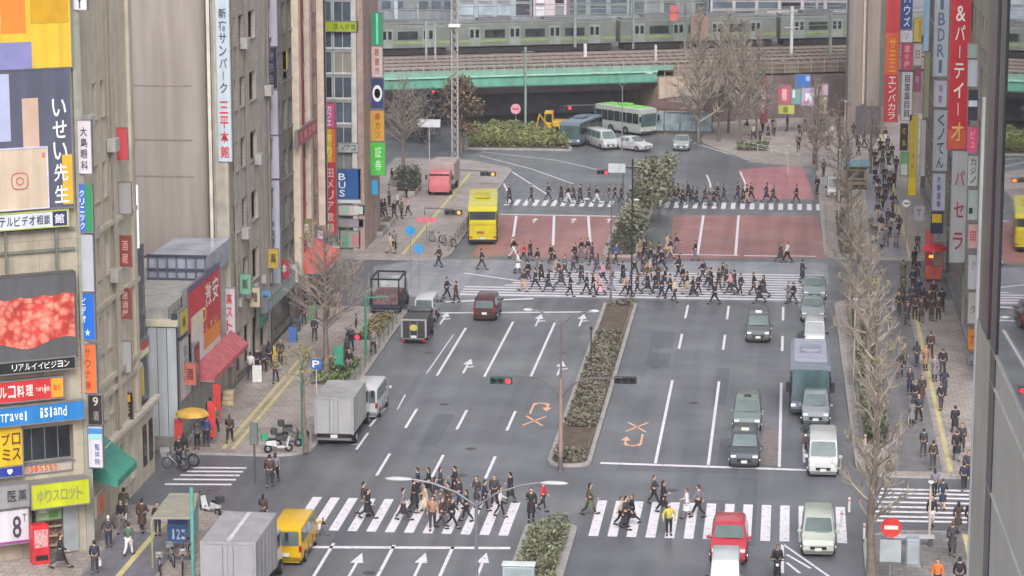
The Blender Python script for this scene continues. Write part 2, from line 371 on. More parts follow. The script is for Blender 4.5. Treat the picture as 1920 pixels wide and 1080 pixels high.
def arrow(x, y, L=5.0, W=.8, kind='up', s=.8):
    L *= .85
    mk.add([(x - .09 * s, y, .01), (x + .09 * s, y, .01), (x + .09 * s, y + L * .62, .01), (x - .09 * s, y + L * .62, .01)], [(0, 1, 2, 3)])
    mk.add([(x - W * .4, y + L * .6, .012), (x + W * .4, y + L * .6, .012), (x, y + L, .012)], [(0, 1, 2)])
    if kind == 'right': mk.add([(x + .09, y + 1.6, .013), (x + .5, y + 1.9, .013), (x + .5, y + 2.2, .013), (x + .09, y + 2.0, .013)], [(0, 1, 2, 3)])
for px_, py_ in ((1004, 612), (1086, 612), (868, 700), (1045, 704), (825, 608)): arrow(*G(px_, py_), L=5.2, kind='right')
for px_, py_ in ((652, 1085), (775, 1085), (893, 1085)): arrow(*G(px_, py_), L=5.2)
for px_, py_ in ((1000, 415), (1073, 415), (1140, 415)): arrow(*G(px_, py_ + 3), L=3)
for a, b, c2, d2 in ((1467, 1020, 1467, 1075), (1467, 1020, 1560, 1085), (1475, 1040, 1520, 1066), (1475, 1055, 1500, 1075), (1535, 1085, 1480, 1085)): pbar(a, b, c2, d2, .15)
struct(mk.build('road_markings', WPAINT))
om = MB()
def ux(cx, cy, up):                        # no-U-turn mark: a U shaped arrow and a cross, x and y in metres
    s = 1 if up else -1
    path = [(-.45, -1.6), (-.45, .8), (-.25, 1.25), (.25, 1.25), (.45, .8), (.45, .1)]
    for p, q in zip(path, path[1:]): bar(om, (cx + p[0] * s, cy + p[1] * s), (cx + q[0] * s, cy + q[1] * s), .13 if abs(p[0] - q[0]) < .1 else .3)
    om.add([(cx + (.45 + dx) * s, cy + (.1 - dy) * s, .014) for dx, dy in ((-.3, 0), (.3, 0), (0, 1.0))], [(0, 1, 2)])
    yc = cy + (-3.4 if up else 2.7 + .6)
    bar(om, (cx - .6, yc - 1.2), (cx + .6, yc + 1.2), .16); bar(om, (cx + .6, yc - 1.2), (cx - .6, yc + 1.2), .16)
ux(*G(1012, 765), True); ux(*G(1188, 826), False)
struct(om.build('orange_road_markings', OPAINT))
struct(sheet([G(1432, 800), G(1460, 800), G(1458, 872), G(1426, 872)], .006).build('worn_brown_patch', M((126, 116, 116), .6, 0, .2, 2)))
rp = random.Random(5)
for i in range(26):                        # trench repairs and patched strips of asphalt
    X = rp.uniform(-26, 1); Yc = rp.uniform(104, 196); ln = rp.uniform(2, 14); wd = rp.uniform(.5, 1.6)
    if -14.5 < X + wd and X < -10: continue
    if rp.random() < .3: ln, wd = rp.uniform(.8, 1.6), rp.uniform(3, 7)
    if X + wd > -13.4 and X < -10.6: continue
    k = rp.choice((-7, -5, 4, 6)); zz = .0022 + .0002 * (i % 9)
    struct(sheet(rect(X, min(X + wd, 3.8 if X > -12 else -13.5), Yc, Yc + ln), zz).build('asphalt_patch', M((112 + k, 114 + k, 124 + k), .5, 0, .08, .6, kind='asphalt')))
mh = MB()
for (x, y) in ((-21, 160), (-18, 149), (-5.6, 162), (-2, 151), (-24, 175), (-8.5, 172), (-17.8, 143), (-6, 141), (-20, 124), (-2.5, 186), (-15, 176)):
    mh.add([(x + .33 * math.cos(k * .5236), y + .33 * math.sin(k * .5236), .006) for k in range(12)], [tuple(range(12))])
struct(mh.build('manhole_covers', M((78, 76, 82), .5, .3)))
# ---- planting leaf scatter
def leaves(mb, pts_fn, n, s, up=.5):
    for _ in range(n):
        p = Vector(pts_fn()); nrm = Vector((random.gauss(0, 1), random.gauss(0, 1), abs(random.gauss(0, 1)) + up)).normalized()
        a = nrm.orthogonal().normalized(); a = Matrix.Rotation(random.random() * 6.28, 3, nrm) @ a; b = nrm.cross(a); q = s * random.uniform(.6, 1.3)
        mb.add([p - a * q, p - b * q * .5, p + a * q, p + b * q * .5], [(0, 1, 2, 3)])
def clump_noise(x, y): return .5 + .5 * math.sin(x * 2.1 + math.sin(y * 1.3) * 2) * math.sin(y * 1.1 + 1)
def bed(label, poly, zt, rgb, n, s=.12, patches=(), cat='hedge', name='hedge'):
    xs = [p[0] for p in poly]; ys = [p[1] for p in poly]; o = ((min(xs) + max(xs)) / 2, (min(ys) + max(ys)) / 2, 0)
    t = thing(name, o, 0, label, cat)
    m = MB(); ip = shrink(poly, .15); m.prism(ip, .1, .2); m.build('soil', SOIL, t, True)
    def inside(x, y):
        c = False
        for i in range(len(poly)):
            a, b = poly[i - 1], poly[i]
            if (a[1] > y) != (b[1] > y) and x < (b[0] - a[0]) * (y - a[1]) / (b[1] - a[1]) + a[0]: c = not c
        return c
    def fn():
        while True:
            x, y = random.uniform(min(xs), max(xs)), random.uniform(min(ys), max(ys))
            if not inside(x, y): continue
            if any(px0 < x < px1 and py0 < y < py1 for px0, px1, py0, py1 in patches): continue
            k = clump_noise(x * 1.3, y)
            if random.random() > .35 + .8 * k: continue
            h = zt * (.45 + .55 * k); return (x, y, .15 + h * random.random() ** .5)
    m = MB(); leaves(m, fn, n, s); f = m.build('foliage', M(rgb, .7, 0, .3, 1.5, kind='leaf'), t, True); return t
def island(poly, name='median_kerb'): struct(MB().prism(poly, -.01, .16).build(name, KERB))
P1 = rnd([(-13.3, 145.4), (-10.8, 145.4), (-10.9, 193.2), (-13.4, 193.2)], [1.2, 1.2, .5, .5]); island(P1)
P1i = shrink(P1, .25)
struct(sheet(P1i, .17).build('median_soil', SOIL))
struct(sheet([(x, y) for x, y in rect(-12.7, -11.2, 148.5, 154)], .178).build('median_paving', M((136, 112, 104), .7, kind='pavers')))
struct(sheet([(x, y) for x, y in rect(-12.9, -11.2, 180, 192)], .178).build('median_paving', M((140, 118, 106), .7, kind='pavers')))
bed('green brown hedge filling the long median behind the signal post', shrink(P1, .3), .55, (126, 122, 106), 8500, .11, patches=((-13, -11.1, 148.3, 154), (-13.1, -11.1, 182, 191.5)))
P2 = rnd([(-13.2, 40), (-10.5, 40), (-10.5, 133.2), (-13.2, 133.2)], [0, 0, .8, .8]); island(P2)
bed('green hedge of the near median at the bottom edge before the zebra', rnd([(-12.9, 100), (-10.8, 100), (-10.8, 132.6), (-12.9, 132.6)], .3), .85, (128, 132, 104), 6500, .12)
P3 = rnd([(-15.0, 213), (-12.0, 213), (-12.0, 262), (-15.0, 262)], [1, 1, 1, 1]); island(P3)
P4 = rnd([G(868, 280), G(1075, 283), G(1060, 262), G(960, 246), G(885, 250)], [.8] * 5); island(P4)
bed('rounded yellow green shrub island on the plaza in front of the green railway bridge', shrink(P4, .3), 1.6, (142, 148, 92), 7000, .17, cat='shrubs', name='shrub_island')
bed('dark green planting at the foot of the median by the far red road surface', shrink(P3, .3), .9, (84, 92, 72), 2600, .16)
# ================================================================ BUILDINGS
def building(name, label, loc, cat='building', group=None): return thing(name, loc, 0, label, cat, group)
def core(b, x0, x1, y0, y1, z0, z1, mat, name='wall'): m = MB(); m.box(x0, x1, y0, y1, z0, z1); return m.build(name, mat, b, True)
def facade(b, pl, a0, a1, z0, z1, wins, mat, frame=STEEL, pane=GLASS, rec=.22, mull=0, name='wall'):
    """wall skin with real openings (a0,z0,a1,z1); each opening gets a window frame (part) and a pane (sub-part)"""
    wins = [q for q in wins if q[0] >= a0 - .01 and q[2] <= a1 + .01 and q[1] >= z0 - .01 and q[3] <= z1 + .01]
    A = sorted({round(v, 3) for q in wins for v in (q[0], q[2])} | {a0, a1}); Z = sorted({round(v, 3) for q in wins for v in (q[1], q[3])} | {z0, z1})
    m = MB()
    for i in range(len(A) - 1):
        for j in range(len(Z) - 1):
            ca, cz = (A[i] + A[i + 1]) / 2, (Z[j] + Z[j + 1]) / 2
            if any(q[0] < ca < q[2] and q[1] < cz < q[3] for q in wins): continue
            m.add([pl.pt(A[i], Z[j]), pl.pt(A[i + 1], Z[j]), pl.pt(A[i + 1], Z[j + 1]), pl.pt(A[i], Z[j + 1])], [(0, 1, 2, 3)])
    for (wa, wz, wb, wt) in wins:
        for P in (((wa, wz), (wb, wz)), ((wb, wz), (wb, wt)), ((wb, wt), (wa, wt)), ((wa, wt), (wa, wz))):
            m.add([pl.pt(*P[0], 0), pl.pt(*P[1], 0), pl.pt(*P[1], -rec), pl.pt(*P[0], -rec)], [(0, 1, 2, 3)])
    o = m.build(name, mat, b, True)
    for (wa, wz, wb, wt) in wins:
        f = MB(); t = .05
        for e in ((wa, wa + t, wz, wt), (wb - t, wb, wz, wt), (wa + t, wb - t, wz, wz + t), (wa + t, wb - t, wt - t, wt)): pl.box(f, *e, -rec, -rec + .08)
        for k in range(mull):
            x = wa + (wb - wa) * (k + 1) / (mull + 1); pl.box(f, x - .02, x + .02, wz + t, wt - t, -rec, -rec + .06)
        pl.box(f, wa - .05, wb + .05, wz - .09, wz - .003, .0, .09)
        fo = f.build('window', frame, b, True)
        g = MB(); pl.box(g, wa + t, wb - t, wz + t, wt - t, -rec - .03, -rec + .02); g.build('pane', pane if random.random() < .78 or b.name.startswith('stone') else random.choice(PANES), fo, True)
    return o
PANES = [M((70, 76, 84), .1, 0, .3, .5, spec=1), M((128, 132, 134), .25, 0, .1, 1), M((52, 50, 54), .15), M((150, 146, 136), .4, 0, .1, 3)]
def grid(a0, a1, z0, z1, w_, h_, ga, gz): 
    na = max(1, int((a1 - a0 + ga) / (w_ + ga))); nz = max(1, int((z1 - z0 + gz) / (h_ + gz))); sa = (a1 - a0 - na * w_) / max(1, na - 1) if na > 1 else 0
    return [(a0 + i * (w_ + sa), z0 + j * (h_ + gz), a0 + i * (w_ + sa) + w_, z0 + j * (h_ + gz) + h_) for i in range(na) for j in range(nz)]
PS_L = Pl((-35, 0), (0, 1))                                     # street side of the left row
# ---------- left corner building with the video screen
P1L = Pl((-34.35, 126.2), (.85, .53)); BEI = M((176, 166, 150), .7, kind='panels'); BEI2 = M((186, 178, 160), .7, 0, .08, 1, kind='tiles')
b = building('corner_building', 'beige corner building carrying the red video screen and stacked billboards at the left edge', (-40, 126, 0))
wz = [(P1L.px(40, 866)[0], P1L.px(90, 866)[1], P1L.px(137, 800)[0], P1L.px(90, 800)[1])]
gz = [(P1L.px(62, 1035)[0], .3, P1L.px(120, 1000)[0], 3.1)]
facade(b, P1L, -24, -.35, 0, 38, wz + gz, BEI, rec=.5, mull=3)
m = MB(); P1L.box(m, -24, -.36, 0, 38, -9, -.56); m.build('wall', BEI, b, True)
m = MB(); P1L.box(m, -.35, 0.05, 0, 38, -1.2, .12); m.build('corner_column', M((150, 150, 140), .7, kind='stone'), b, True)
for yy in (432, 470): 
    m = MB(); a, z = P1L.px(70, yy); P1L.box(m, -9, -.5, z - .06, z + .06, .02, .18); m.build('pipe', M((110, 116, 108), .6), b, True)
for xx in (8, 103):
    m = MB(); a = P1L.px(xx, 470)[0]; P1L.box(m, a - .05, a + .05, P1L.px(xx, 512)[1], P1L.px(xx, 425)[1], .19, .3); m.build('pipe', M((110, 116, 108), .6), b, True)
m = MB(); P1L.box(m, -9, -.4, P1L.px(70, 898)[1] - .25, P1L.px(70, 898)[1], .02, .9); m.build('canopy', M((128, 124, 120), .6), b, True)
m = MB(); P1L.box(m, P1L.px(118, 1000)[0], P1L.px(146, 1000)[0], .2, 3.0, .02, .14); m.build('shop_door', M((150, 156, 160), .2), b, True)
m = MB()
for k in range(5): P1L.box(m, P1L.px(64, 1000)[0], P1L.px(118, 1000)[0], .5 + .5 * k, .56 + .5 * k, -.45, -.1)
m.build('shelf', M((190, 170, 150), .6), b, True)
ko = M((70, 60, 56), .5, 0, .9, 6)
m = MB(); P1L.box(m, P1L.px(64, 1000)[0], P1L.px(118, 1000)[0], .45, 2.6, -.46, -.4); m.build('shop_goods', M((120, 96, 80), .6, 0, .8, 9), b, True)
YL, SLT = (214, 178, 40), (88, 92, 112)
sgn('yellow and orange cartoon style billboard at the top left corner, highest on the corner building', P1L, -60, -40, 128, 128, (226, 190, 60), d=.3, c=.35,
    bands=(((230, 130, 50), .3, .2, .55, .6), ((130, 130, 180), .05, .7, .6, 1), ((196, 150, 30), .6, .1, .98, .5), ((240, 220, 120), .1, .05, .3, .5)), name='billboard')
sgn('slate blue billboard with large white vertical kana and a yellow lower corner', P1L, -60, 131, 130, 392, SLT, (('いせい先生', (235, 235, 240), .80, .20, .97, .98, True),), c=.35,
    bands=(((196, 168, 150), .52, .2, .68, .55), ((216, 170, 50), .9, .62, 1, .98), ((168, 176, 205), .02, .02, .4, .5)), name='billboard')
t = sgn('cream poster panel with a rounded camera outline icon beside the slate billboard', P1L, -40, 278, 84, 390, (206, 188, 168), c=.45, frame=(200, 200, 224), bands=(((214, 120, 100), .93, .08, .975, .17),), name='poster_panel')
m = MB(); a, z = P1L.px(32, 337)
for q, w_ in ((.42, .05), (.2, .05)):
    for k in range(16):
        an = [2 * math.pi * (k + e) / 16 for e in (0, 1)]
        def rr(an): c0, s0 = math.cos(an), math.sin(an); e = (abs(c0) ** 4 + abs(s0) ** 4) ** -.25 if q > .3 else 1; return q * e * c0, q * e * s0
        p, r2 = rr(an[0]), rr(an[1])
        m.add([P1L.pt(a + p[0], z + p[1], .49), P1L.pt(a + r2[0], z + r2[1], .49), P1L.pt(a + r2[0] * (1 - w_ / q), z + r2[1] * (1 - w_ / q), .49), P1L.pt(a + p[0] * (1 - w_ / q), z + p[1] * (1 - w_ / q), .49)], [(0, 1, 2, 3)])
m.build('icon', M((190, 110, 90), .5), t, True)
sgn('white banner strip with dark lettering and yellow clips below the slate billboard', P1L, -60, 398, 122, 426, (214, 222, 236), (('いうホテルビデオ相談', (60, 62, 84), .05, .1, .82, .9, False), ('館', (225, 225, 240), .85, .1, .97, .9, False)), c=.5, frame=(170, 180, 90),
    bands=(((56, 50, 90), .84, .02, .99, .98),))
scr = sgn('large street video screen showing red petals above a black name strip', P1L, -60, 515, 136, 672, (92, 92, 96), d=.5, c=.55, name='video_screen', frame=(80, 80, 84))
m = MB(); a0, a1 = P1L.px(-55, 600)[0], P1L.px(134, 600)[0]; z0, z1 = P1L.px(70, 645)[1], P1L.px(70, 548)[1]
n = 24
for i in range(n):
    u0, u1 = i / n, (i + 1) / n
    def bo(u): return z0 + (.1 + .9 * max(0, (u - .55)) * .35 + .18 * math.sin(u * 9)) * 1; 
    def tp(u): return z1 - .15 * (1 - u) - .1 * math.sin(u * 14) ** 2 
    m.add([P1L.pt(a0 + (a1 - a0) * u0, bo(u0), .57), P1L.pt(a0 + (a1 - a0) * u1, bo(u1), .57), P1L.pt(a0 + (a1 - a0) * u1, tp(u1), .57), P1L.pt(a0 + (a1 - a0) * u0, tp(u0), .57)], [(0, 1, 2, 3)])
m.build('picture', M((232, 84, 76), .4, 0, .2, 2.6, emit=.35, kind='petal'), scr, True)
sgn('black name strip with white kana under the video screen', P1L, -60, 674, 134, 694, (34, 34, 38), (('リアルイイビジョン', (225, 225, 225), .38, .12, .95, .88, False),), c=.6)
sgn('red restaurant sign with white lettering and a yellow box at its right end', P1L, -60, 712, 114, 750, (206, 52, 56), (('ルコ料理', (240, 235, 230), .3, .1, .68, .9, False), ('Turkish', (240, 210, 200), .7, .25, .86, .75, False), ('和食', (200, 60, 40), .885, .15, .985, .85, False)), c=.4, bands=(((226, 160, 50), .87, .03, 1, .97),))
sgn('long bright blue sign with white cursive lettering above the loan sign', P1L, -60, 757, 150, 790, (40, 128, 204), (('Travel', (225, 235, 245), .25, .2, .5, .85, False), ('island', (225, 235, 245), .6, .1, .85, .8, False)), c=.62)
sgn('yellow square loan company sign with brown kana at the left edge', P1L, -40, 800, 38, 872, (222, 186, 34), (('プロ', (96, 50, 40), .48, .12, .98, .5, False), ('ミス', (96, 50, 40), .48, .52, .98, .9, False)), c=.35)
sgn('small blue strip sign with a white heart under the yellow loan sign', P1L, -40, 875, 38, 892, (44, 62, 160), (('♥', (235, 235, 250), .62, .1, .78, .9, False),), c=.36)
sgn('orange lettered strip below the dark upper window of the corner building', P1L, 42, 868, 134, 884, (186, 176, 164), (('つ3.55%!', (214, 92, 44), .02, .02, .72, .98, False),), c=.06)
sgn('yellow green slot parlour sign with grey kana over the shop entrance', P1L, 49, 895, 156, 940, (196, 204, 40), (('ゆりスロット', (140, 146, 96), .08, .18, .9, .85, False),), c=1.0, d=.3)
sgn('grey sign with two dark characters left of the yellow green sign', P1L, -40, 902, 44, 944, (150, 148, 152), (('医薬', (58, 58, 66), .5, .2, .98, .8, False),), c=.95)
sgn('white board with a large dark figure eight at the left edge of the shop front', P1L, -40, 950, 44, 1012, (212, 208, 218), (('8', (66, 60, 78), .62, .1, .86, .92, False), ('T', (96, 92, 70), .86, .12, .97, .4, False)), c=.9, bands=(((150, 60, 140), .3, .93, 1, 1.0),))
sgn('green photo board over the glass shop window on the ground floor', P1L, 66, 946, 112, 972, (150, 178, 130), c=.2, bands=(((210, 220, 190), .1, .1, .4, .5), ((90, 140, 70), .5, .4, .9, .9)))
t = thing('drinks_machine', P1L.pt(P1L.px(62, 1050)[0], 0, 1.2), 0, 'tall red vending machine with pale display front beside the shop entrance', 'vending machine')
ax = P1L.px(62, 1020)[0]
m = MB(); P1L.box(m, ax - .42, ax + .42, .13, 2.1, .8, 1.5); m.build('body', M((204, 48, 58), .4), t, True, bevel=.03)
m = MB(); P1L.box(m, ax - .34, ax + .34, 1.0, 1.9, 1.5, 1.53); m.build('display', M((226, 150, 150), .3, 0, .5, 9), t, True)
m = MB(); P1L.box(m, ax - .3, ax + .3, .35, .6, 1.5, 1.53); m.build('tray', DARK, t, True)
# ---------- stack of projecting signs on the corner
PC = Pl((0, 126.0), (1, 0)); g1 = 'projecting signs stacked on the left corner'
for a in (('white projecting sign with one dark character at the very top of the corner stack', 136, -30, 162, 18, (214, 214, 220), (('Y', (50, 60, 66), .2, .4, .8, 1, False),)),
          ('white projecting sign with small dark vertical characters below the weather of the corner stack'.replace(' below the weather of', ', second from the top in'), 143, 226, 171, 325, (206, 200, 208), (('大島眼科', (70, 66, 76), .25, .1, .8, .95, True),)),
          ('projecting sign split into a blue left half and a green right half', 147, 346, 173, 435, (36, 138, 84), (('クリニック', (225, 230, 245), .08, .1, .48, .95, True),), (((60, 100, 190), 0, 0, .5, 1),)),
          ('blank pale grey projecting sign between the blue green one and the blue one', 148, 440, 175, 546, (176, 178, 188), ()),
          ('bright blue projecting sign with white vertical kana and a white emblem', 149, 550, 177, 636, (20, 104, 206), (('ビデオ', (220, 232, 245), .1, .08, .5, .65, True), ('★', (190, 225, 245), .3, .74, .75, .95, False))),
          ('orange projecting sign with darker vertical kana, lowest large one of the corner stack', 149, 646, 180, 736, (222, 110, 52), (('サウナ泉', (170, 70, 40), .3, .05, .75, .95, True),)),
          ('black projecting sign with a white swirl beside the beige stone facade', 166, 741, 191, 796, (38, 34, 36), (('9', (190, 180, 160), .3, .02, .8, .4, False), ('酒', (150, 140, 130), .3, .5, .8, .9, False))),
          ('white and blue narrow projecting sign above the green awning', 166, 800, 192, 876, (204, 204, 220), (('整体院', (110, 110, 150), .4, .4, .85, .95, True),), (((56, 130, 196), 0, .04, 1, .18), ((150, 206, 210), 0, .2, 1, .32)))):
    sgn(a[0], PC, *a[1:5], a[5], a[6], d=.25, bands=a[7] if len(a) > 7 else (), group=g1)
# ---------- classical beige stone building
b = building('stone_building', 'beige stone office building with paired narrow windows beside the video screen corner', (-38, 134, 0))
ST = M((198, 188, 172), .75, 0, .08, 1, kind='stone')
aw = [PS_L.px(x, 480)[0] for x in (182, 188.5, 197, 204)]
rows = [PS_L.px(195, y)[1] for y in (372, 303, 520, 440, 662, 590, 790, 738)]
wins = []
for k in range(0, 8, 2):
    z0, z1 = rows[k], rows[k + 1]
    wins += [(aw[0], z0, aw[1], z1), (aw[2], z0, aw[3], z1)]
    if k == 0: wins += [(aw[0], z0 + 4.2, aw[1], z1 + 4.2), (aw[2], z0 + 4.2, aw[3], z1 + 4.2)]
for k in range(2): wins.append((134.6 + k * 1.9, .9, 135.4 + k * 1.9, 3.4))
facade(b, PS_L, 127.6, 139.0, 0, 32, wins, ST, frame=M((150, 140, 120), .5), pane=GLASS, rec=.35)
core(b, -52, -35.45, 127.6, 139.0, 0, 31.9, ST)
core(b, -38, -35.02, 139.02, 142.2, 0, 3.9, ST, 'annex')
for y in (139.5, 140.9):
    m = MB(); PS_L.box(m, y, y + .8, .9, 3.2, .0, .03); m.build('window', GLASS, b, True)
for yy in (405, 545, 690, 715):
    z = PS_L.px(225, yy)[1]; m = MB(); PS_L.box(m, 127.7, 139.1, z - .12, z + .12, .003, .2); m.build('cornice', ST, b, True)
for z in (3.9, 4.15): m = MB(); PS_L.box(m, 127.7, 142.5, z, z + .2, .003, .35 if z > 4 else .2); m.build('cornice', M((200, 190, 178), .7), b, True)
for xx in (213, 249):
    a = PS_L.px(xx, 500)[0]; m = MB(); PS_L.box(m, a - .25, a + .25, 4.4, 32, .003, .18); m.build('pilaster', ST, b, True)
for (l_, y0, y1, c1, tx, tcl) in (('plain bright red plaque, topmost on the beige stone facade', 240, 300, (216, 84, 92), '', WHITE), ('blank grey framed panel high on the beige stone facade', 342, 400, (170, 170, 174), '', 0),
        ('dark red plaque with pale characters in the middle of the stone facade, upper of two', 442, 500, (150, 70, 66), '酒蔵', (220, 170, 160)), ('dark red plaque with pale characters on the stone facade, lower of two', 541, 598, (146, 74, 70), '居酒屋', (220, 180, 170)),
        ('blank pale grey framed panel low on the beige stone facade', 640, 698, (180, 180, 184), '', 0), ('black plaque with a yellow disc and pale characters on the stone facade', 736, 794, (36, 32, 30), '北海道', (196, 180, 150))):
    x0, x1 = (220, 239) if y0 < 300 else (223, 246) if y0 < 700 else (228, 249)
    sgn(l_, Pl((0, 135.6 if y0 < 700 else 136.4), (1, 0)), x0, y0, x1, y1, c1, ((tx, tcl, .2, .35 if y0 > 700 else .1, .8, .95, True),) if tx else (), d=.12, bands=(((220, 160, 40), .2, .06, .8, .3),) if y0 > 700 else (), name='wall_plaque', frame=(130, 120, 110))
aw_ = thing('awning', (-34, 131.5, 3), 0, 'faded teal green shop awning on the corner of the beige stone building', 'awning')
m = MB(); Y0, Y1 = 127.9, 131.6
m.add([(-35, Y0, 4.6), (-35, Y1, 4.6), (-33.4, Y1 + .1, 3.3), (-33.4, Y0 - .2, 3.3), (-35, Y0, 3.3), (-35, Y1, 3.3), (-33.4, Y1 + .1, 2.95), (-33.4, Y0 - .2, 2.95)],
      [(0, 1, 2, 3), (0, 3, 4), (1, 2, 5), (3, 2, 6, 7), (4, 3, 7), (5, 2, 6)]); m.build('canvas', M((64, 138, 122), .7, 0, .15, 1), aw_, True)
m = MB()
for k in range(4): m.tube([(-35, Y0 + k * 1.2, 3.3), (-33.5, Y0 + k * 1.2, 3.2)], .025, 5)
m.build('frame', STEEL, aw_, True)
sgn('orange menu board with red print beside the entrance under the green awning', Pl((-34.0, 0), (0, 1)), 181, 925, 198, 962, (196, 120, 84), (('そば', (180, 40, 40), .1, .2, .9, .8, True),), d=.08)
for (y, z) in ((128.6, 9.2), (129.0, 15.4), (133.2, 12.4), (128.7, 21.0), (133.4, 19.2)):
    m = MB(); m.box(-34.98, -34.5, y, y + .9, z, z + .7); u = m.build('air_conditioner', M((176, 174, 168), .5), b, True, bevel=.03)
for y in (128.1, 133.9, 138.6): m = MB(); m.tube([(-34.85, y, 4.5), (-34.85, y, 31)], .06, 6); m.build('pipe', M((140, 134, 122), .6), b, True)
# ---------- narrow dark glass building and the low white shuttered one
b = building('glass_office', 'narrow dark blue glass building squeezed behind the beige stone building', (-36, 140.5, 0))
PGO = Pl((-35.3, 0), (0, 1)); facade(b, PGO, 139.1, 142.0, 4, PS_L.px(265, 465)[1], grid(139.3, 141.9, 4.4, PS_L.px(265, 470)[1] - .3, .8, 1.9, .1, .5), M((96, 100, 110), .5), pane=GLASSB, rec=.1)
core(b, -44, -35.55, 139.1, 142.0, 4, PS_L.px(265, 465)[1] - .05, M((96, 100, 110), .5))
m = MB(); m.tube([(-34.9, 139.0, PS_L.px(254, 465)[1]), (-34.9, 139.0, PS_L.px(254, 345)[1])], .12, 8)
solo(m, 'neon_tube', M((225, 232, 238), .3, emit=.5), (-34.9, 139.0, PS_L.px(254, 465)[1]), 'bright white vertical lamp tube on the far edge of the beige stone building', 'sign')
sgn('tilted red and cream fascia over the entrance beside the pale shutter wall', Pl((-34.9, 0), (0, 1)), 259, 640, 279, 668, (190, 80, 80), (), d=.2, bands=(((226, 216, 180), 0, .6, 1, 1),))
sgn('yellow and orange vertical banner beside the pale shutter wall', Pl((-34.9, 0), (0, 1)), 260, 690, 270, 745, (214, 190, 90), (), d=.1, bands=(((200, 130, 60), 0, 0, .5, 1),))
PW = Pl((0, 147.0), (1, 0)); Z3 = PS_L.px(345, 560)[1]
b = building('low_shop_building', 'low white panelled building with a pale grey shutter wall facing the camera', (-40, 150, 0))
WB = M((184, 190, 196), .6, 0, .05, 1, kind='paint')
xa, xb = atY(278, 700, 147)[0], atY(332, 700, 147)[0]
core(b, -50, -35.3, 147.3, 163.2, 0, Z3, M((170, 168, 166), .7, kind='stone'))
m = MB()
for k in range(3): m.box(xa + (xb - xa) * k / 3 + .02, xa + (xb - xa) * (k + 1) / 3 - .02, 147.0, 147.3, .2, atY(300, 614, 147)[2])
m.build('panel_wall', WB, b, True)
core(b, xb + .02, -35.05, 147.05, 147.3, 0, Z3 - .3, M((64, 66, 80), .5), 'dark_slot')
core(b, xa - .1, xb + .1, 146.9, 147.3, atY(300, 612, 147)[2], atY(300, 600, 147)[2], M((206, 196, 176), .6), 'coping')
core(b, xa - .1, xb + .1, 146.8, 147.3, 0, .8, CONC, 'plinth')
b2 = building('glass_roof_storey', 'blue grey glazed upper storey with steel ribs in front of the blank beige wall', (-42, 156, Z3), cat='glass building')
zt = atY(330, 482, 156)[2]; x0 = atY(279, 520, 156)[0]; x1 = atY(386, 520, 156)[0]
core(b2, x0, x1, 156, 163, Z3 + .01, zt, M((158, 164, 180), .2, 0, .25, .6), 'glazing')
for yy in (480, 506, 524, 560):
    z = atY(330, yy, 155.9)[2]; core(b2, x0 - .1, x1 + .1, 155.85, 156, z - .07, z + .07, M((70, 70, 92), .5), 'rib')
for k in range(7): xx = x0 + (x1 - x0) * k / 6; core(b2, xx - .04, xx + .04, 155.8, 155.97, Z3 + .02, zt - .02, M((100, 102, 118), .5), 'mullion')
core(b2, x0 + .6, x0 + 1.7, 155.4, 155.8, atY(330, 580, 156)[2], atY(330, 562, 156)[2], M((220, 222, 226), .5), 'air_conditioner')
core(b2, x1 - 1.3, x1 - .2, 155.4, 155.8, atY(330, 580, 156)[2], atY(330, 552, 156)[2], M((30, 80, 96), .5), 'air_conditioner')
PB = Pl((-34.9, 0), (0, 1))
sgn('large tilted looking red billboard with white figures and yellow writing on the low building', PB, 352, 520, 414, 690, (206, 62, 74), (('激安', (245, 235, 235), .5, .06, .95, .38, False), ('DVD', (235, 225, 120), .1, .3, .55, .5, False), ('いらっしゃい', (240, 220, 130), .05, .52, .9, .62, False)), d=.3, name='billboard',
    bands=(((216, 210, 222), .1, .32, .45, .95), ((226, 140, 60), .45, .62, .97, .8), ((214, 206, 196), .45, .8, .98, .98), ((92, 84, 130), 0, -.03, 1, .03)))
sgn('yellow square sign hanging left of the red billboard', PB, 337, 580, 352, 625, (206, 190, 80), (('本', (120, 110, 60), .2, .2, .8, .8, False),), d=.2)
sgn('tall white board with faded print under the yellow square sign', PB, 337, 632, 358, 745, (196, 192, 192), (('営業中', (150, 140, 140), .3, .1, .7, .8, True),), d=.15)
sgn('dark red vertical strip sign in front of the white print board', Pl((-34.6, 0), (0, 1)), 364, 645, 374, 712, (160, 56, 60), (('古書', (206, 130, 120), .1, .1, .9, .9, True),), d=.12)
a_ = thing('awning', (-34, 156, 3), 0, 'long faded red awning along the shop front under the red billboard', 'awning')
m = MB(); Y0, Y1 = 152.5, 162.5
m.add([(-34.9, Y0, 3.9), (-34.9, Y1, 3.9), (-33.8, Y1, 3.1), (-33.8, Y0, 3.1), (-33.8, Y1, 2.8), (-33.8, Y0, 2.8), (-34.9, Y0, 2.8), (-34.9, Y1, 2.8)], [(0, 1, 2, 3), (3, 2, 4, 5), (0, 3, 5, 6), (1, 2, 4, 7)]); m.build('canvas', M((178, 92, 100), .75, 0, .2, 2), a_, True)
m = MB()
for k in range(6): m.tube([(-34.9, Y0 + k * 2.2, 2.85), (-33.85, Y0 + k * 2.0, 2.8)], .025, 5)
m.build('frame', STEEL, a_, True)
PF = Pl((0, 163.0), (1, 0))
sgn('white vertical sign with red kana hanging over the pavement, left of the orange sign', PF, 421, 541, 441, 688, (206, 198, 206), (('薬ストア', (198, 50, 62), .15, .05, .85, .72, True), ('回', (198, 50, 62), .1, .78, .9, .97, False)), d=.25, frame=(150, 140, 150))
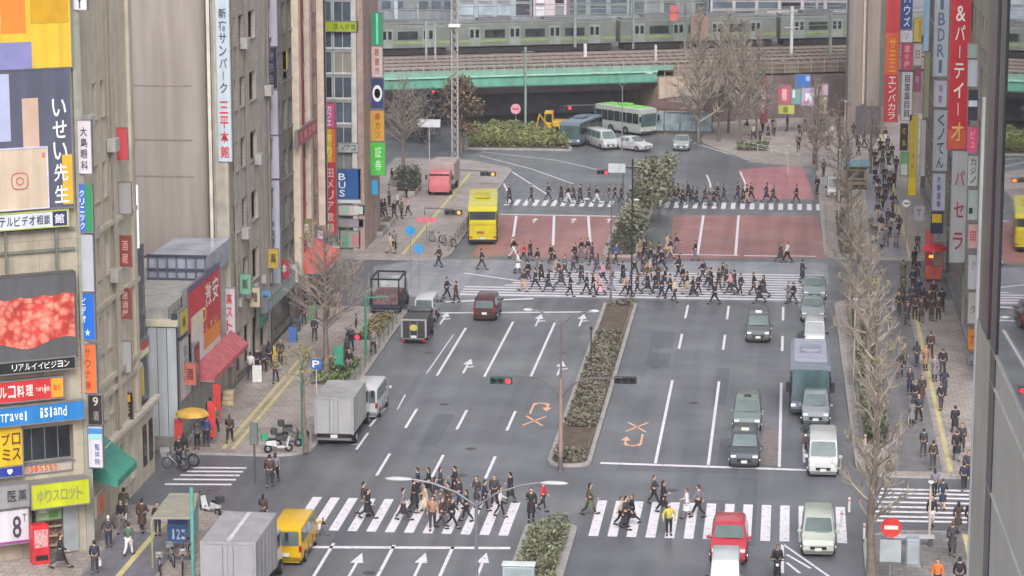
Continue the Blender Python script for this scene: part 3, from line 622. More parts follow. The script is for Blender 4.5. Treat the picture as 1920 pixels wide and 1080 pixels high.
sgn('vertical sign in white and orange red with bold characters over the pavement', Pl((0, 170.0), (1, 0)), 450, 487, 471, 624, (214, 200, 190), (('CLAE', (190, 60, 70), .2, .03, .8, .4, True), ('金券買取', (110, 40, 40), .15, .45, .85, .97, True)), d=.25, bands=(((212, 84, 56), .1, .43, .9, .99),))
sgn('small teal sign on the facade beside the orange red vertical sign', PS_L, 476, 562, 494, 608, (52, 146, 122), (('文', (180, 220, 210), .2, .2, .8, .8, False),), d=.15, c=.3)
# ---------- big beige building
YB = 163.5; xr = atY(388, 300, YB)[0]
b = building('department_building', 'huge plain beige building with a blank side wall and dark street windows', (-38, 165, 0))
BW = M((156, 147, 140), .75, 0, .04, .15, kind='paint')
Zb = atY(300, 480, YB)[2]
m = MB(); m.prism([(-60, YB)] + [(xr - .9 + .9 * math.sin(k * math.pi / 12), YB + .9 - .9 * math.cos(k * math.pi / 12)) for k in range(7)] + [(xr, YB + 12), (-60, YB + 12)], Zb, 60); m.build('wall', BW, b, True, smooth=40)
for yy in (160, 262, 330):
    z = atY(300, yy, YB)[2]; m = MB(); m.box(-60, xr - .9, YB - .03, YB - .002, z - .05, z + .04); m.build('joint', M((138, 126, 122), .8), b, True)
m = MB(); m.box(-60, xr, YB - .06, YB - .002, Zb - .35, Zb - .02); m.build('edge_beam', M((96, 82, 88), .7), b, True)
core(b, xr + .01, -35.28, YB + .5, YB + 12, 0, 60, M((160, 152, 144), .75, kind='stone'), 'wall')
for (x0, x1, cl) in ((390, 396, (205, 198, 186)), (398, 403, (150, 146, 138))):
    m = MB(); X0, X1 = atY(x0, 200, YB)[0], atY(x1, 200, YB)[0]; m.box(X0, X1, YB - .05, YB + .45, Zb, 60); m.build('downpipe', M(cl, .6), b, True)
core(b, atY(404, 200, YB)[0], -35.01, YB - .3, YB + .5, 0, 60, M((172, 164, 152), .75, kind='stone'), 'corner_pier')
zr = [PS_L.px(455, y)[1] for y in (545, 485, 430, 373, 315, 258, 200, 143, 80, 26)]
wa = [(PS_L.px(x0, 300)[0], PS_L.px(x1, 300)[0]) for x0, x1 in ((436, 446), (452, 461), (470, 482))]
wins = [(a0, zr[k], a1, zr[k + 1]) for k in range(0, 10, 2) for a0, a1 in wa] + [(164.5 + k * 2.6, .5, 166.4 + k * 2.6, 3.2) for k in range(4)]
facade(b, PS_L, YB + .6, 176, 0, 60, wins, M((186, 178, 170), .75, 0, .1, 1, kind='tiles'), frame=M((120, 116, 112), .5), rec=.3, mull=1)
for k in range(4): m = MB(); m.box(-35.0, -34.7, 165 + k * 2.7, 165.6 + k * 2.7, 4.9, 5.4); m.build('air_vent', M((160, 160, 156), .6), b, True)
sgn('very tall pale blue sign with dark kana above red characters on the beige building', Pl((0, YB - .35), (1, 0)), 406, -60, 431, 302, (190, 204, 214),
    (('新宿サンパーク', (72, 84, 90), .15, .2, .85, .65, True), ('三平本館', (206, 56, 74), .1, .68, .9, .99, True)), d=.25, frame=(150, 160, 160))
for (y, z) in ((166.6, 9.0), (171.2, 13.2), (174.9, 17.3), (167.3, 21.2), (171.5, 25.5)):
    m = MB(); m.box(-34.98, -34.5, y, y + .9, z, z + .7); m.build('air_conditioner', M((170, 168, 164), .5), b, True, bevel=.03)
for y in (164.3, 168.3, 175.6): m = MB(); m.tube([(-34.85, y, 4.5), (-34.85, y, 50)], .07, 6); m.build('pipe', M((134, 128, 120), .6), b, True)
# ---------- slim sign tower building
b = building('slim_building', 'slim grey building with small balconies behind the lavender sign tower', (-36, 181, 0))
facade(b, PS_L, 176.2, 186, 0, 45, [(177 + k * 2.2, 4 + j * 3.4, 178.6 + k * 2.2, 6 + j * 3.4) for k in range(4) for j in range(9)] + [(177.2, .4, 184.5, 2.9)], M((132, 128, 120), .7, 0, .15, 1, kind='tiles'), rec=.3)
core(b, -48, -35.4, 176.2, 186, 0, 44.9, M((126, 122, 118), .7))
PT = Pl((0, 177.5), (1, 0)); g2 = 'sign boxes of the lavender sign tower'
for l_, x0, y0, x1, y1, cc, sg in (('plain lavender sign box at the very top of the sign tower', 496, -50, 519, 86, (178, 174, 190), ()), ('black sign box with faint white print in the sign tower', 497, 90, 519, 165, (40, 36, 52), (('展示会', (130, 130, 160), .2, .1, .8, .9, True),)),
        ('plain lavender sign box under the black one', 499, 169, 521, 252, (174, 172, 188), ()), ('short blank lavender sign box in the middle of the tower', 500, 255, 523, 334, (180, 178, 194), ()),
        ('long lavender sign box with a small dark label, lowest in the tower', 501, 338, 525, 540, (178, 180, 196), (('新栄堂', (60, 46, 84), .25, .36, .65, .62, True),))):
    sgn(l_, PT, x0, y0, x1, y1, cc, sg, d=.3, group=g2, frame=(110, 112, 130))
sgn('pale teal fascia running along the shop fronts below the sign tower', Pl((-34.3, 0), (0, 1)), 500, 540, 553, 560, (150, 172, 172), (('ア', (90, 110, 110), .1, .1, .2, .9, False),), d=.7, name='shop_fascia')
sgn('small yellow projecting sign above a green one on the slim building', Pl((0, 183), (1, 0)), 528, 95, 539, 130, (200, 180, 70), (), d=.15)
sgn('small olive green projecting sign on the slim building', Pl((0, 183), (1, 0)), 528, 134, 538, 172, (110, 126, 90), (), d=.15)
sgn('pale yellow vertical sign low on the slim building', Pl((0, 184.5), (1, 0)), 529, 405, 541, 450, (188, 186, 96), (), d=.15)
# ---------- pink tiled building
b = building('pink_building', 'narrow pink tiled building with cream fins and red vertical bands', (-36, 190, 0))
facade(b, PS_L, 186.2, 195.2, 0, 45, [(189 + k * 2.2, 4.4 + j * 3.4, 190.2 + k * 2.2, 6.6 + j * 3.4) for k in range(3) for j in range(9)] + [(187.5, .4, 194, 3)], M((166, 136, 128), .7, 0, .1, 1, kind='tiles'), rec=.3)
core(b, -50, -35.4, 186.2, 195.2, 0, 44.9, M((150, 128, 122), .7))
for x0, x1, cc, dd in ((548, 552.5, (206, 190, 172), .5), (557, 563, (164, 56, 62), .25), (571, 575, (200, 184, 168), .4), (595, 600, (206, 190, 176), .5)):
    m = MB(); PS_L.box(m, PS_L.px(x0, 200)[0], PS_L.px(x1, 200)[0], 3.2, 45, .003, dd); m.build('fin', M(cc, .7), b, True)
m = MB(); PS_L.box(m, 195.2, 195.7, 0, 45, -8, .55); m.build('dark_edge', M((48, 44, 50), .6), b, True)
sgn('pinkish red tilted fascia with white lettering across the pink building', Pl((-34.45, 0), (0, 1)), 558, 234, 594, 262, (186, 74, 84), (('SNOW', (235, 190, 200), .05, .15, .95, .85, False),), d=.2)
sgn('dark red vertical sign with cream characters on the pink building', Pl((0, 191.5), (1, 0)), 560, 362, 581, 446, (176, 96, 92), (('英会話教室', (226, 206, 190), .25, .12, .8, .9, True),), d=.2, frame=(150, 50, 60))
a_ = thing('awning', (-34, 188, 3), 0, 'bright coral red awning over the pavement below the pink building', 'awning')
m = MB(); Y0, Y1 = 186.5, 193.5
m.add([(-35, Y0, 4.6), (-35, Y1, 4.6), (-33.2, Y1, 3.6), (-33.2, Y0, 3.6), (-33.2, Y1, 3.1), (-33.2, Y0, 3.1), (-35, Y0, 3.1), (-35, Y1, 3.1)], [(0, 1, 2, 3), (3, 2, 4, 5), (0, 3, 5, 6), (1, 2, 4, 7)]); m.build('canvas', M((226, 92, 84), .6, 0, .15, 2), a_, True)
m = MB()
for k in range(5): m.tube([(-35, Y0 + k * 1.7, 3.15), (-33.3, Y0 + k * 1.7, 3.12)], .025, 5)
m.build('frame', STEEL, a_, True)
# ---------- glass corner building beyond the side street
YG = 214.0; PG = Pl((0, YG), (1, 0))
b = building('glass_corner_building', 'glass fronted corner building with white mullions beyond the side street', (-38, 216, 0))
xg0, xg1 = atY(604, 300, YG)[0], -35.05
zt_ = 34
wins = []; zz = 4.4
PGa0, PGa1 = -38.5 - .0, -35.45
for j in range(13): wins += [(PGa0 + .15, zz, PGa0 + 1.35, zz + 1.75), (PGa0 + 1.5, zz, PGa1 - .1, zz + 1.75)]; zz += 2.05
facade(b, PG, -52, -35.05, 0, zt_, wins + [(-38.2, .3, -35.4, 2.9)], M((176, 180, 180), .6, 0, .08, 1, kind='panels'), frame=M((205, 208, 208), .5), pane=GLASSB, rec=.12, mull=1)
core(b, -52, -35.06, YG + .3, 222, 0, zt_ - .1, M((150, 144, 140), .7))
m = MB(); m.box(-35.04, -34.55, YG - .3, 222, 0, zt_); m.build('corner_pier', M((176, 152, 146), .7, kind='tiles'), b, True)
m = MB(); m.box(-35.5, -35.1, YG - .25, YG - .003, 0, zt_); m.build('pier', M((196, 190, 188), .7), b, True)
for l_, x0, y0, x1, y1, cc, sg, bd in (('yellow green lit fascia band high on the glass corner building', 602, 40, 672, 58, (176, 190, 50), (('まんが館', (90, 110, 40), .35, .1, .95, .9, False),), ()),
        ('grey strip sign with dark kana above the blue bus sign', 636, 268, 672, 284, (170, 176, 178), (('ノアコ', (60, 60, 66), .1, .1, .9, .9, False),), ()),
        ('large blue square sign with white lettering on the glass corner building', 634, 316, 677, 372, (44, 92, 158), (('BUS', (225, 232, 240), .02, .12, .38, .95, True),), (((200, 206, 212), 0, 1.02, 1, 1.14),)),
        ('cream shop fascia with a round green emblem at the foot of the glass corner building', 636, 384, 684, 402, (206, 186, 184), (), (((150, 190, 170), .15, .1, .4, .9), ((190, 206, 196), .6, .1, .95, .9))),
        ('lavender grey shop fascia at street level of the glass corner building', 636, 410, 682, 424, (156, 146, 156), (), ()),
        ('green and pink poster wall at street level of the glass corner building', 640, 432, 676, 462, (150, 160, 150), (), (((90, 160, 130), .1, .3, .4, .9), ((190, 120, 130), .6, .2, .95, .9)))):
    sgn(l_, PG, x0, y0, x1, y1, cc, sg, d=.25, c=.3, bands=bd)
sgn('tall multicoloured vertical sign, orange and yellow above red, before the glass corner building', Pl((0, 209.5), (1, 0)), 607, 192, 630, 440, (188, 60, 62),
    (('カフェ', (245, 235, 240), .3, .02, .7, .18, True), ('祭り', (235, 220, 90), .25, .22, .75, .42, True), ('田メリア歌場', (230, 190, 190), .15, .49, .85, .99, True)), d=.25, bands=(((190, 90, 150), .1, .01, .9, .19), ((220, 110, 50), .05, .2, .95, .45), ((200, 180, 70), .35, .2, .65, .45)))
PP = Pl((0, 217.0), (1, 0)); g3 = 'signs projecting from the pier of the glass corner building'
for l_, x0, y0, x1, y1, cc, sg, bd in (('plain green vertical sign, topmost on the pier', 697, 24, 717, 84, (44, 148, 106), (), (((110, 210, 180), .4, .02, .6, .98),)),
        ('pale pink sign with small red characters on the pier', 697, 87, 717, 144, (204, 184, 184), (('眼鏡市', (160, 80, 80), .25, .05, .75, .95, True),), ()),
        ('navy sign with a red flower in a white circle', 696, 147, 719, 203, (48, 62, 110), (('●', (226, 226, 232), .02, .1, .98, .9, False), ('●', (196, 50, 70), .2, .3, .8, .7, False)), ()),
        ('amber sign with dark red characters on the pier', 695, 207, 720, 264, (204, 158, 60), (('串カツ', (150, 60, 40), .3, .05, .75, .95, True),), ()),
        ('bright green sign with pale characters on the pier', 695, 267, 722, 328, (76, 190, 70), (('証券', (190, 235, 190), .25, .1, .8, .9, True),), ())):
    sgn(l_, PP, x0, y0, x1, y1, cc, sg, d=.2, bands=bd, group=g3)
sgn('small cyan vertical sign at head height by the pier', PP, 697, 337, 708, 364, (40, 156, 206), (), d=.2)
# ================================================================ RIGHT ROW
PR = Pl((12.4, 0), (0, -1))
def rb(label, y0, y1, zt, col, ww, wh, ga, gzp, kind='tiles', pane=GLASS):
    b = building('right_building'.replace('right_', 'shop_'), label, (14, (y0 + y1) / 2, 0))
    facade(b, PR, -y1, -y0, 0, zt, grid(-y1 + .5, -y0 - .5, 4, zt - 1, ww, wh, ga, gzp) + [(-y1 + .5, .3, -y0 - .5, 2.9)], M(col, .7, 0, .1, 1, kind=kind), pane=pane, rec=.25)
    core(b, 12.75, 34, y0, y1, 0, zt - .1, M(col, .7, 0, .1, 1, kind=kind)); return b
rb('pale grey shop building at the near end of the right row beside the mirror glass', 168, 188.5, 44, (176, 172, 160), 2.2, 2.0, .9, 1.4)
rb('olive grey shop building behind the red karaoke sign', 188.7, 208, 40, (128, 132, 126), 2.6, 2.1, .6, 1.3, pane=GLASSB)
rb('beige tiled shop building with light blue and olive strips beside the white lettered sign', 208.2, 228, 36, (156, 150, 132), 1.8, 2.0, 1, 1.4)
b5 = rb('brown grey shop building at the far end of the right row behind the yellow sign', 228.2, 252, 34, (134, 122, 118), 2.0, 1.8, 1, 1.5)
b = building('station_tower', 'plain grey brown slab building with vertical ribs standing before the railway', (10, 292, 0))
X0, X1 = atY(1592, 60, 292)[0], atY(1664, 60, 292)[0]
core(b, X0, X1, 292, 306, 0, 40, M((140, 128, 122), .75, 0, .06, .3, kind='paint'))
for xx, ww, cc in ((1594, 5, (122, 118, 116)), (1619, 4, (172, 160, 148)), (1624, 3, (96, 86, 88)), (1652, 8, (90, 92, 84))):
    x = atY(xx, 60, 292)[0]; core(b, x, x + ww * .06, 291.8, 291.997, 3.4, 40, M(cc, .7), 'rib')
core(b, X0 + 1, X1 - .5, 291.6, 291.95, .2, 3.2, M((90, 86, 92), .3), 'shop_front')
# signs of the right row
Q1 = Pl((0, 186.0), (1, 0))
sgn('tall red vertical sign with white kana on the right row', Q1, 1782, -80, 1817, 279, (200, 42, 58), (('&パーティー', (240, 225, 225), .18, .24, .82, .84, True), ('才', (230, 190, 120), .1, .85, .9, .97, False)), d=.35, bands=(((206, 90, 60), .02, .90, .98, .999),), bracket=.6, frame=(190, 70, 80))
sgn('tall pale grey vertical sign with large crimson kana below the red one', Q1, 1783, 283, 1812, 492, (186, 190, 196), (('パセラ', (170, 44, 66), .12, .1, .9, .95, True),), d=.35, bracket=.6)
Q2 = Pl((0, 203.0), (1, 0)); g4 = 'white and blue signs stacked beside the red karaoke sign'
for l_, x0, y0, x1, y1, cc, sg, bd in (('white vertical sign with thin grey roman capitals', 1752, -60, 1779, 143, (184, 194, 206), (('IBDRI', (96, 110, 136), .2, .25, .8, .98, True),), ()),
        ('small white sign with faint purple characters under the roman capitals', 1751, 151, 1775, 200, (196, 194, 212), (('個室', (130, 116, 150), .3, .1, .7, .9, True),), ()),
        ('white vertical sign with dark brush strokes in the middle of the stack', 1750, 206, 1777, 320, (186, 190, 206), (('くノてん', (60, 64, 84), .2, .05, .8, .98, True),), ()),
        ('white sign with purple blue characters near the bottom of the stack', 1748, 325, 1772, 394, (196, 198, 222), (('大衆酒場', (84, 80, 130), .3, .05, .7, .95, True),), ()),
        ('navy sign with a yellow symbol at the bottom of the stack', 1745, 397, 1768, 438, (44, 46, 76), (), (((222, 186, 40), .1, .1, .9, .5),))):
    sgn(l_, Q2, x0, y0, x1, y1, cc, sg, d=.3, bands=bd, group=g4, bracket=.8)
for l_, x0, y0, x1, y1, cc in (('light blue vertical strip on the right row', 1733, -50, 1743, 95, (150, 190, 226)), ('olive vertical strip below the light blue one', 1733, 98, 1742, 220, (150, 150, 118)), ('pale grey vertical strip lower on the right row', 1726, 225, 1735, 330, (184, 186, 186))):
    sgn(l_, Pl((0, 218.0), (1, 0)), x0, y0, x1, y1, cc, d=.2)
Q3 = Pl((0, 238.0), (1, 0))
for l_, x0, y0, x1, y1, cc, sg, bd in (('red sign with golden characters above white ones, far end of the right row', 1660, -60, 1686, 228, (204, 66, 72), (('サ三三', (226, 176, 40), .25, .45, .85, .68, True), ('エンバカラ', (240, 225, 225), .25, .7, .9, .99, True)), (((212, 96, 56), .02, .42, .98, .69),)),
        ('navy blue sign with white characters at the top of the right row', 1690, -60, 1711, 54, (46, 76, 140), (('ハウズ', (225, 230, 245), .2, .4, .9, .98, True),), ()),
        ('white sign with a small blue mark below the navy blue one', 1688, 57, 1711, 79, (206, 204, 214), (('ソ', (90, 90, 150), .3, .1, .7, .9, False),), ()),
        ('pinkish crimson sign with pale characters below the white one', 1690, 82, 1711, 131, (192, 70, 104), (('居食屋', (230, 180, 190), .2, .05, .8, .95, True),), ()),
        ('white vertical sign with black square characters', 1690, 135, 1710, 225, (204, 204, 212), (('目国国目目', (60, 60, 70), .25, .05, .8, .95, True),), ()),
        ('long narrow yellow vertical sign, brightest at its lower end', 1704, 216, 1719, 366, (206, 184, 66), (('ルーム個室', (160, 130, 50), .3, .04, .7, .7, True),), (((226, 196, 20), 0, .78, 1, 1),)),
        ('black and gold vertical sign left of the long yellow sign', 1688, 232, 1702, 282, (56, 46, 36), (('焼鳥', (190, 160, 80), .2, .05, .8, .95, True),), ()),
        ('small green and white sign above the crowd on the right pavement', 1689, 286, 1702, 330, (110, 168, 110), (), (((200, 210, 210), .05, .5, .95, .95),)),
        ('cream and yellow sign beside the navy blue sign', 1713, 34, 1728, 78, (206, 186, 96), (), (((190, 150, 60), .6, .1, .98, .9),)),
        ('white sign with grey print below the cream and yellow one', 1713, 82, 1728, 122, (196, 190, 192), (('日', (110, 100, 110), .2, .2, .8, .8, False),), ()),
        ('purple and pink sign near the far end of the right row', 1713, 126, 1727, 172, (150, 84, 110), (('花', (220, 180, 190), .2, .2, .8, .8, False),), ())):
    sgn(l_, Q3, x0, y0, x1, y1, cc, sg, d=.3, bands=bd)
Q4 = Pl((0, 174.0), (1, 0)); g5 = 'narrow stacked signs beside the mirror glass facade'
for l_, y0, y1, cc, sg, bd in (('grey green sign at the top of the narrow stack', 82, 108, (140, 156, 150), (), ()), ('blank pale blue grey sign in the narrow stack', 112, 162, (172, 180, 192), (), ()),
        ('dark navy sign with a white strip in the narrow stack', 168, 226, (36, 40, 60), (), (((190, 200, 210), .05, .35, .95, .55),)), ('hot pink sign in the narrow stack', 238, 286, (212, 76, 124), (('ビュ', (240, 150, 180), .2, .1, .8, .9, True),), ()),
        ('grey sign with dark kana in the narrow stack', 292, 348, (176, 180, 184), (('カジノ', (60, 62, 66), .15, .05, .9, .95, True),), ()), ('grey green sign with a black square in the narrow stack', 356, 412, (166, 176, 178), (), (((30, 30, 36), .1, .6, .5, .8),)),
        ('pale pink sign with a red square character in the narrow stack', 420, 465, (200, 160, 160), (('回', (190, 50, 60), .15, .1, .85, .9, False),), ()), ('white sign with faint print in the narrow stack', 478, 542, (190, 192, 198), (('ク ', (140, 140, 150), .2, .1, .8, .9, True),), ()),
        ('white sign with a grey kana just above the orange one', 548, 606, (186, 188, 186), (('ク', (110, 110, 112), .2, .3, .8, .8, False),), ()), ('orange sign with a red emblem in the narrow stack', 616, 655, (224, 142, 48), (('カ', (190, 60, 30), .15, .15, .85, .85, False),), ()),
        ('grey sign with dark roman letters, lowest in the narrow stack', 664, 700, (150, 152, 162), (('GI', (60, 60, 80), .1, .15, .9, .85, False),), ())):
    sgn(l_, Q4, 1815, y0, 1833, y1, cc, sg, d=.2, bands=bd, group=g5)
sgn('cream street level sign with grey lettering above the pink stall', Pl((0, 215.0), (1, 0)), 1713, 385, 1733, 414, (180, 176, 186), (('T', (110, 110, 124), .2, .2, .8, .8, False),), d=.15)
# red stall
st_ = thing('market_stall', (11.4, 205.5, .13), 0, 'small stall with a red parasol and coral banners at the foot of the right row', 'stall')
m = MB(); m.ell((11.3, 205, 2.5), (1.0, 1.0, .5), 12, 4, True); m.build('parasol', M((206, 48, 56), .6), st_, True, smooth=50)
m = MB(); m.tube([(11.3, 205, .13), (11.3, 205, 2.7)], .03, 6); m.build('pole', STEEL, st_, True)
m = MB(); m.box(10.7, 11.9, 205.2, 206, .13, 1.1); m.build('counter', M((196, 90, 70), .6), st_, True)
m = MB(); m.box(10.9, 11.2, 204.7, 204.8, 1.9, 2.1); m.build('lamp', ORL, st_, True)
for l_, x0, y0, x1, y1, cc in (('coral red cloth banner beside the stall', 1735, 430, 1748, 520, (222, 96, 96)), ('white and coral banner with a red square over the stall', 1752, 455, 1769, 512, (222, 190, 188))):
    sgn(l_, Pl((0, 206.5), (1, 0)), x0, y0, x1, y1, cc, (('氷', (206, 50, 60), .1, .05, .9, .4, False),) if x0 > 1750 else (), d=.05, name='banner')
# ---------- mirror glass building close by on the right
DL = R(1.25); PM = Pl((2.0 * math.cos(DL), 2.0 * math.sin(DL)), (math.sin(DL), -math.cos(DL)))
b = building('glass_facade_building', 'near office building at the right edge whose mirror glass reflects the street', (5, 18, 0))
MIR = M((150, 152, 158), .015, 1, .02, .1)
def mpx(x): return PM.px(x, 500)[0]
aE, aF = mpx(1837), mpx(1962)
FRM = M((106, 98, 106), .35, .4)
m = MB(); PM.box(m, aE, aF, 0, 60, -12, -.03); m.build('wall', M((110, 108, 112), .6), b, True)
zA, zB, zC = PM.px(1892, 720)[1], PM.px(1862, 720)[1], PM.px(1850, 900)[1]
m = MB(); PM.box(m, mpx(1875), aF, zA + .02, 44, -.02, 0); m.build('mirror_pane', MIR, b, True)
m = MB(); PM.box(m, mpx(1865), aF, 26, zA, -.02, .002); m.build('spandrel', M((186, 188, 184), .38, .3, .06, 2), b, True)
for zz in (zA, zB, zC): m = MB(); PM.box(m, mpx(1865), aF, zz - .012, zz + .012, -.01, .012); m.build('trim', M((196, 196, 192), .4), b, True)
for k in range(7):
    m = MB(); PM.box(m, mpx(1875), aF, k * 3.7, k * 3.7 + 3.4, -.02, 0); m.build('mirror_pane', MIR, b, True)
    m = MB(); PM.box(m, aE, aF, k * 3.7 + 3.41, k * 3.7 + 3.69, -.02, .01); m.build('transom', FRM, b, True)
for x0, x1, cc in ((1846, 1858, (104, 92, 102)), (1865, 1874.5, (84, 82, 92))): m = MB(); PM.box(m, mpx(x0), mpx(x1), 0, 60, -.02, .012); m.build('mullion', M(cc, .35, .4), b, True)
z64 = PM.px(1855, 640)[1]
m = MB(); PM.box(m, mpx(1858.3), mpx(1864.7), z64 + .01, 60, -.02, -.004); m.build('mirror_pane', MIR, b, True)
m = MB(); PM.box(m, mpx(1839), mpx(1864.7), 0, z64, -.02, .016); m.build('spandrel', M((168, 170, 162), .4), b, True)
m = MB(); PM.box(m, mpx(1839), mpx(1845.7), z64 + .01, 60, -.02, .004); m.build('edge_trim', M((128, 126, 104), .5), b, True)
m = MB(); PM.box(m, mpx(1836), mpx(1838.8), 0, PM.px(1837, 170)[1], -.03, .02); m.build('edge_trim', M((222, 222, 228), .4), b, True)
# ================================================================ RAILWAY
PH = R(20.5); PRL = Pl((-14.5, 300.0), (math.cos(PH), math.sin(PH)))
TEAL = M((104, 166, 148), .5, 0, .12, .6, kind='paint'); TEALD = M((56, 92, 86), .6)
aR = PRL.px(1232, 150)[0]; zG0 = 4.75
b = thing('railway_bridge', (-30, 296, 0), 0, 'teal green steel girder railway bridge over the road in the background', 'bridge')
m = MB(); PRL.box(m, -75, aR, zG0, zG0 + 1.05, -.5, 0); m.build('girder', TEAL, b, True)
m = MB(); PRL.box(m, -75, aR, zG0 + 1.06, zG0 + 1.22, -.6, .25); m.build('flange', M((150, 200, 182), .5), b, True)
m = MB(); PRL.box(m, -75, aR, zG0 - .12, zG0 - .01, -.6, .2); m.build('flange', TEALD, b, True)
m = MB(); PRL.box(m, -75, aR + 2, zG0 + 1.23, zG0 + 1.75, -.4, -.15); m.build('parapet', M((124, 158, 146), .5), b, True)
m = MB()
for k in range(60): PRL.box(m, -70 + k * 1.15, -69.94 + k * 1.15, zG0 + 1.23, zG0 + 2.3, -.1, -.04)
for z in (1.8, 2.28): PRL.box(m, -75, aR, zG0 + z, zG0 + z + .05, -.14, -.1)
m.build('railing', M((150, 170, 160), .5), b, True)
m = MB()
for k in range(14): PRL.box(m, -70 + k * 5, -69.85 + k * 5, zG0 + .02, zG0 + 1.03, .003, .12)
m.build('stiffener', TEAL, b, True)
m = MB(); PRL.box(m, -75, aR, zG0 + .2, 6.3, -46, -.52); m.build('deck', M((70, 68, 74), .8), b, True)
for a in (-26, -47):
    for c in (-2.5, -8):
        m = MB(); q = PRL.pt(a, 0, c); m.tube([q, (q[0], q[1], zG0 + .1)], .45, 12); m.build('pier', M((120, 112, 116), .8), b, True)
m = MB(); PRL.box(m, -75, aR, 3.2, zG0 - .02, -6.5, -6); m.build('inner_beam', M((190, 170, 182), .7), b, True)
m = MB(); PRL.box(m, -75, aR - .1, 0, zG0 + .15, -13, -12); m.build('added_end_wall', M((150, 152, 170), .8), b, True)  # added wall across the open road: blocks the bright far end, lifts the dark
b = thing('railway_embankment', (10, 308, 0), 0, 'railway embankment with pale stone abutment and brown retaining wall right of the bridge', 'embankment')
aA = PRL.px(1318, 170)[0]
m = MB(); PRL.box(m, aR + .02, aA, 0, 5.2, -46, .6); m.build('abutment', M((190, 172, 156), .75, kind='panels'), b, True)
m = MB(); PRL.box(m, aA + .02, 70, 0, 5.0, -46, .2); m.build('retaining_wall', M((112, 98, 100), .8, 0, .2, .5, kind='stone'), b, True)
m = MB(); PRL.box(m, aR + 2.1, 70, 5.22, 6.3, -45, -.6); m.build('ballast_wall', M((128, 118, 110), .8, 0, .25, .8, kind='stone'), b, True)
m = MB()
for k in range(30): PRL.box(m, aR + 1 + k * 1.6, aR + 1.08 + k * 1.6, 5.2, 6.9, -.5, -.42)
for z in (5.8, 6.3, 6.85): PRL.box(m, aR + 1, 60, z, z + .05, -.41, -.38)
m.build('fence', M((170, 150, 140), .6), b, True)
struct((lambda m: PRL.box(m, -75, 70, 6.3, 6.36, -45.8, -.7))(MB()).build('ballast_bed', M((122, 112, 108), .9, 0, .25, 1.5)))
for k, c in enumerate((-3.0, -6.8, -10.6, -14.4)):
    t = thing('railway_track', PRL.pt(0, 6.36, c - .7), 0, 'railway track on the bridge, %s' % ('nearest of the four to the street', 'second of the four from the street', 'third of the four from the street', 'farthest of the four, next to the train')[k], 'railway track', 'tracks on the bridge')
    for e in (0, -1.07):
        m = MB(); PRL.box(m, -75, 70, 6.52, 6.67, c + e - .05, c + e + .05); m.build('rail', M((150, 138, 132), .5, .3), t, True)
    m = MB()
    for i in range(160): PRL.box(m, -75 + i * .9, -74.76 + i * .9, 6.38, 6.52, c - 1.6, c + .5)
    m.build('sleepers', M((106, 92, 86), .8), t, True)
# train
PTr = Pl(PRL.pt(0, 0, -19)[:2], (math.cos(PH), math.sin(PH)))
SIL = M((132, 138, 134), .35, .35, .1, .6); LG = M((128, 146, 96), .5)
tr = thing('commuter_train', (-20, 318, 6.9), 0, 'silver commuter train with a yellow green stripe passing along the elevated track', 'train')
z0 = 7.25
for k in range(5):
    a0 = -60 + k * 20.3; a1 = a0 + 19.8
    m = MB(); PTr.box(m, a0, a1, z0, z0 + 2.75, -2.8, 0); bd = m.build('carriage', SIL, tr, True, bevel=.1)
    m = MB(); PTr.box(m, a0 + .3, a1 - .3, z0 + 2.8, z0 + 2.98, -2.5, -.3); m.build('roof', M((120, 122, 124), .6), bd, True)
    for e in (3, 11): m = MB(); PTr.box(m, a0 + e, a0 + e + 4, z0 + 3.0, z0 + 3.3, -2.2, -.6); m.build('roof_unit', M((112, 114, 118), .6), bd, True)
    m = MB(); PTr.box(m, a0 + .1, a1 - .1, z0 + .55, z0 + .85, .004, .02); m.build('stripe', LG, bd, True)
    m = MB(); PTr.box(m, a0 + .5, a1 - .5, z0 - .75, z0 - .1, -2.4, -.3); m.build('underframe', M((44, 42, 44), .8), bd, True)
    for j in range(4):
        d0 = a0 + 1.7 + j * 4.9
        m = MB(); PTr.box(m, d0, d0 + 1.4, z0 + .1, z0 + 2.35, .022, .04); dr = m.build('door', M((150, 158, 154), .35, .3), bd, True)
        for e in (.15, .8): m = MB(); PTr.box(m, d0 + e, d0 + e + .42, z0 + 1.1, z0 + 2.05, .042, .05); m.build('window', GLASS, bd, True)
        if j < 3: m = MB(); PTr.box(m, d0 + 1.95, d0 + 4.35, z0 + 1.05, z0 + 2.0, .01, .03); m.build('window', M((50, 56, 60), .15, 0, .5, 1), bd, True)
for k in range(5):
    for e in (2.5, 4.6, 15.2, 17.3):
        m = MB(); q = PTr.pt(-60 + k * 20.3 + e, 0, -.3); m.wheel((q[0], q[1], 6.95), .3, .12, 12, axis='y'); m.build('wheel', DARK, tr, True)
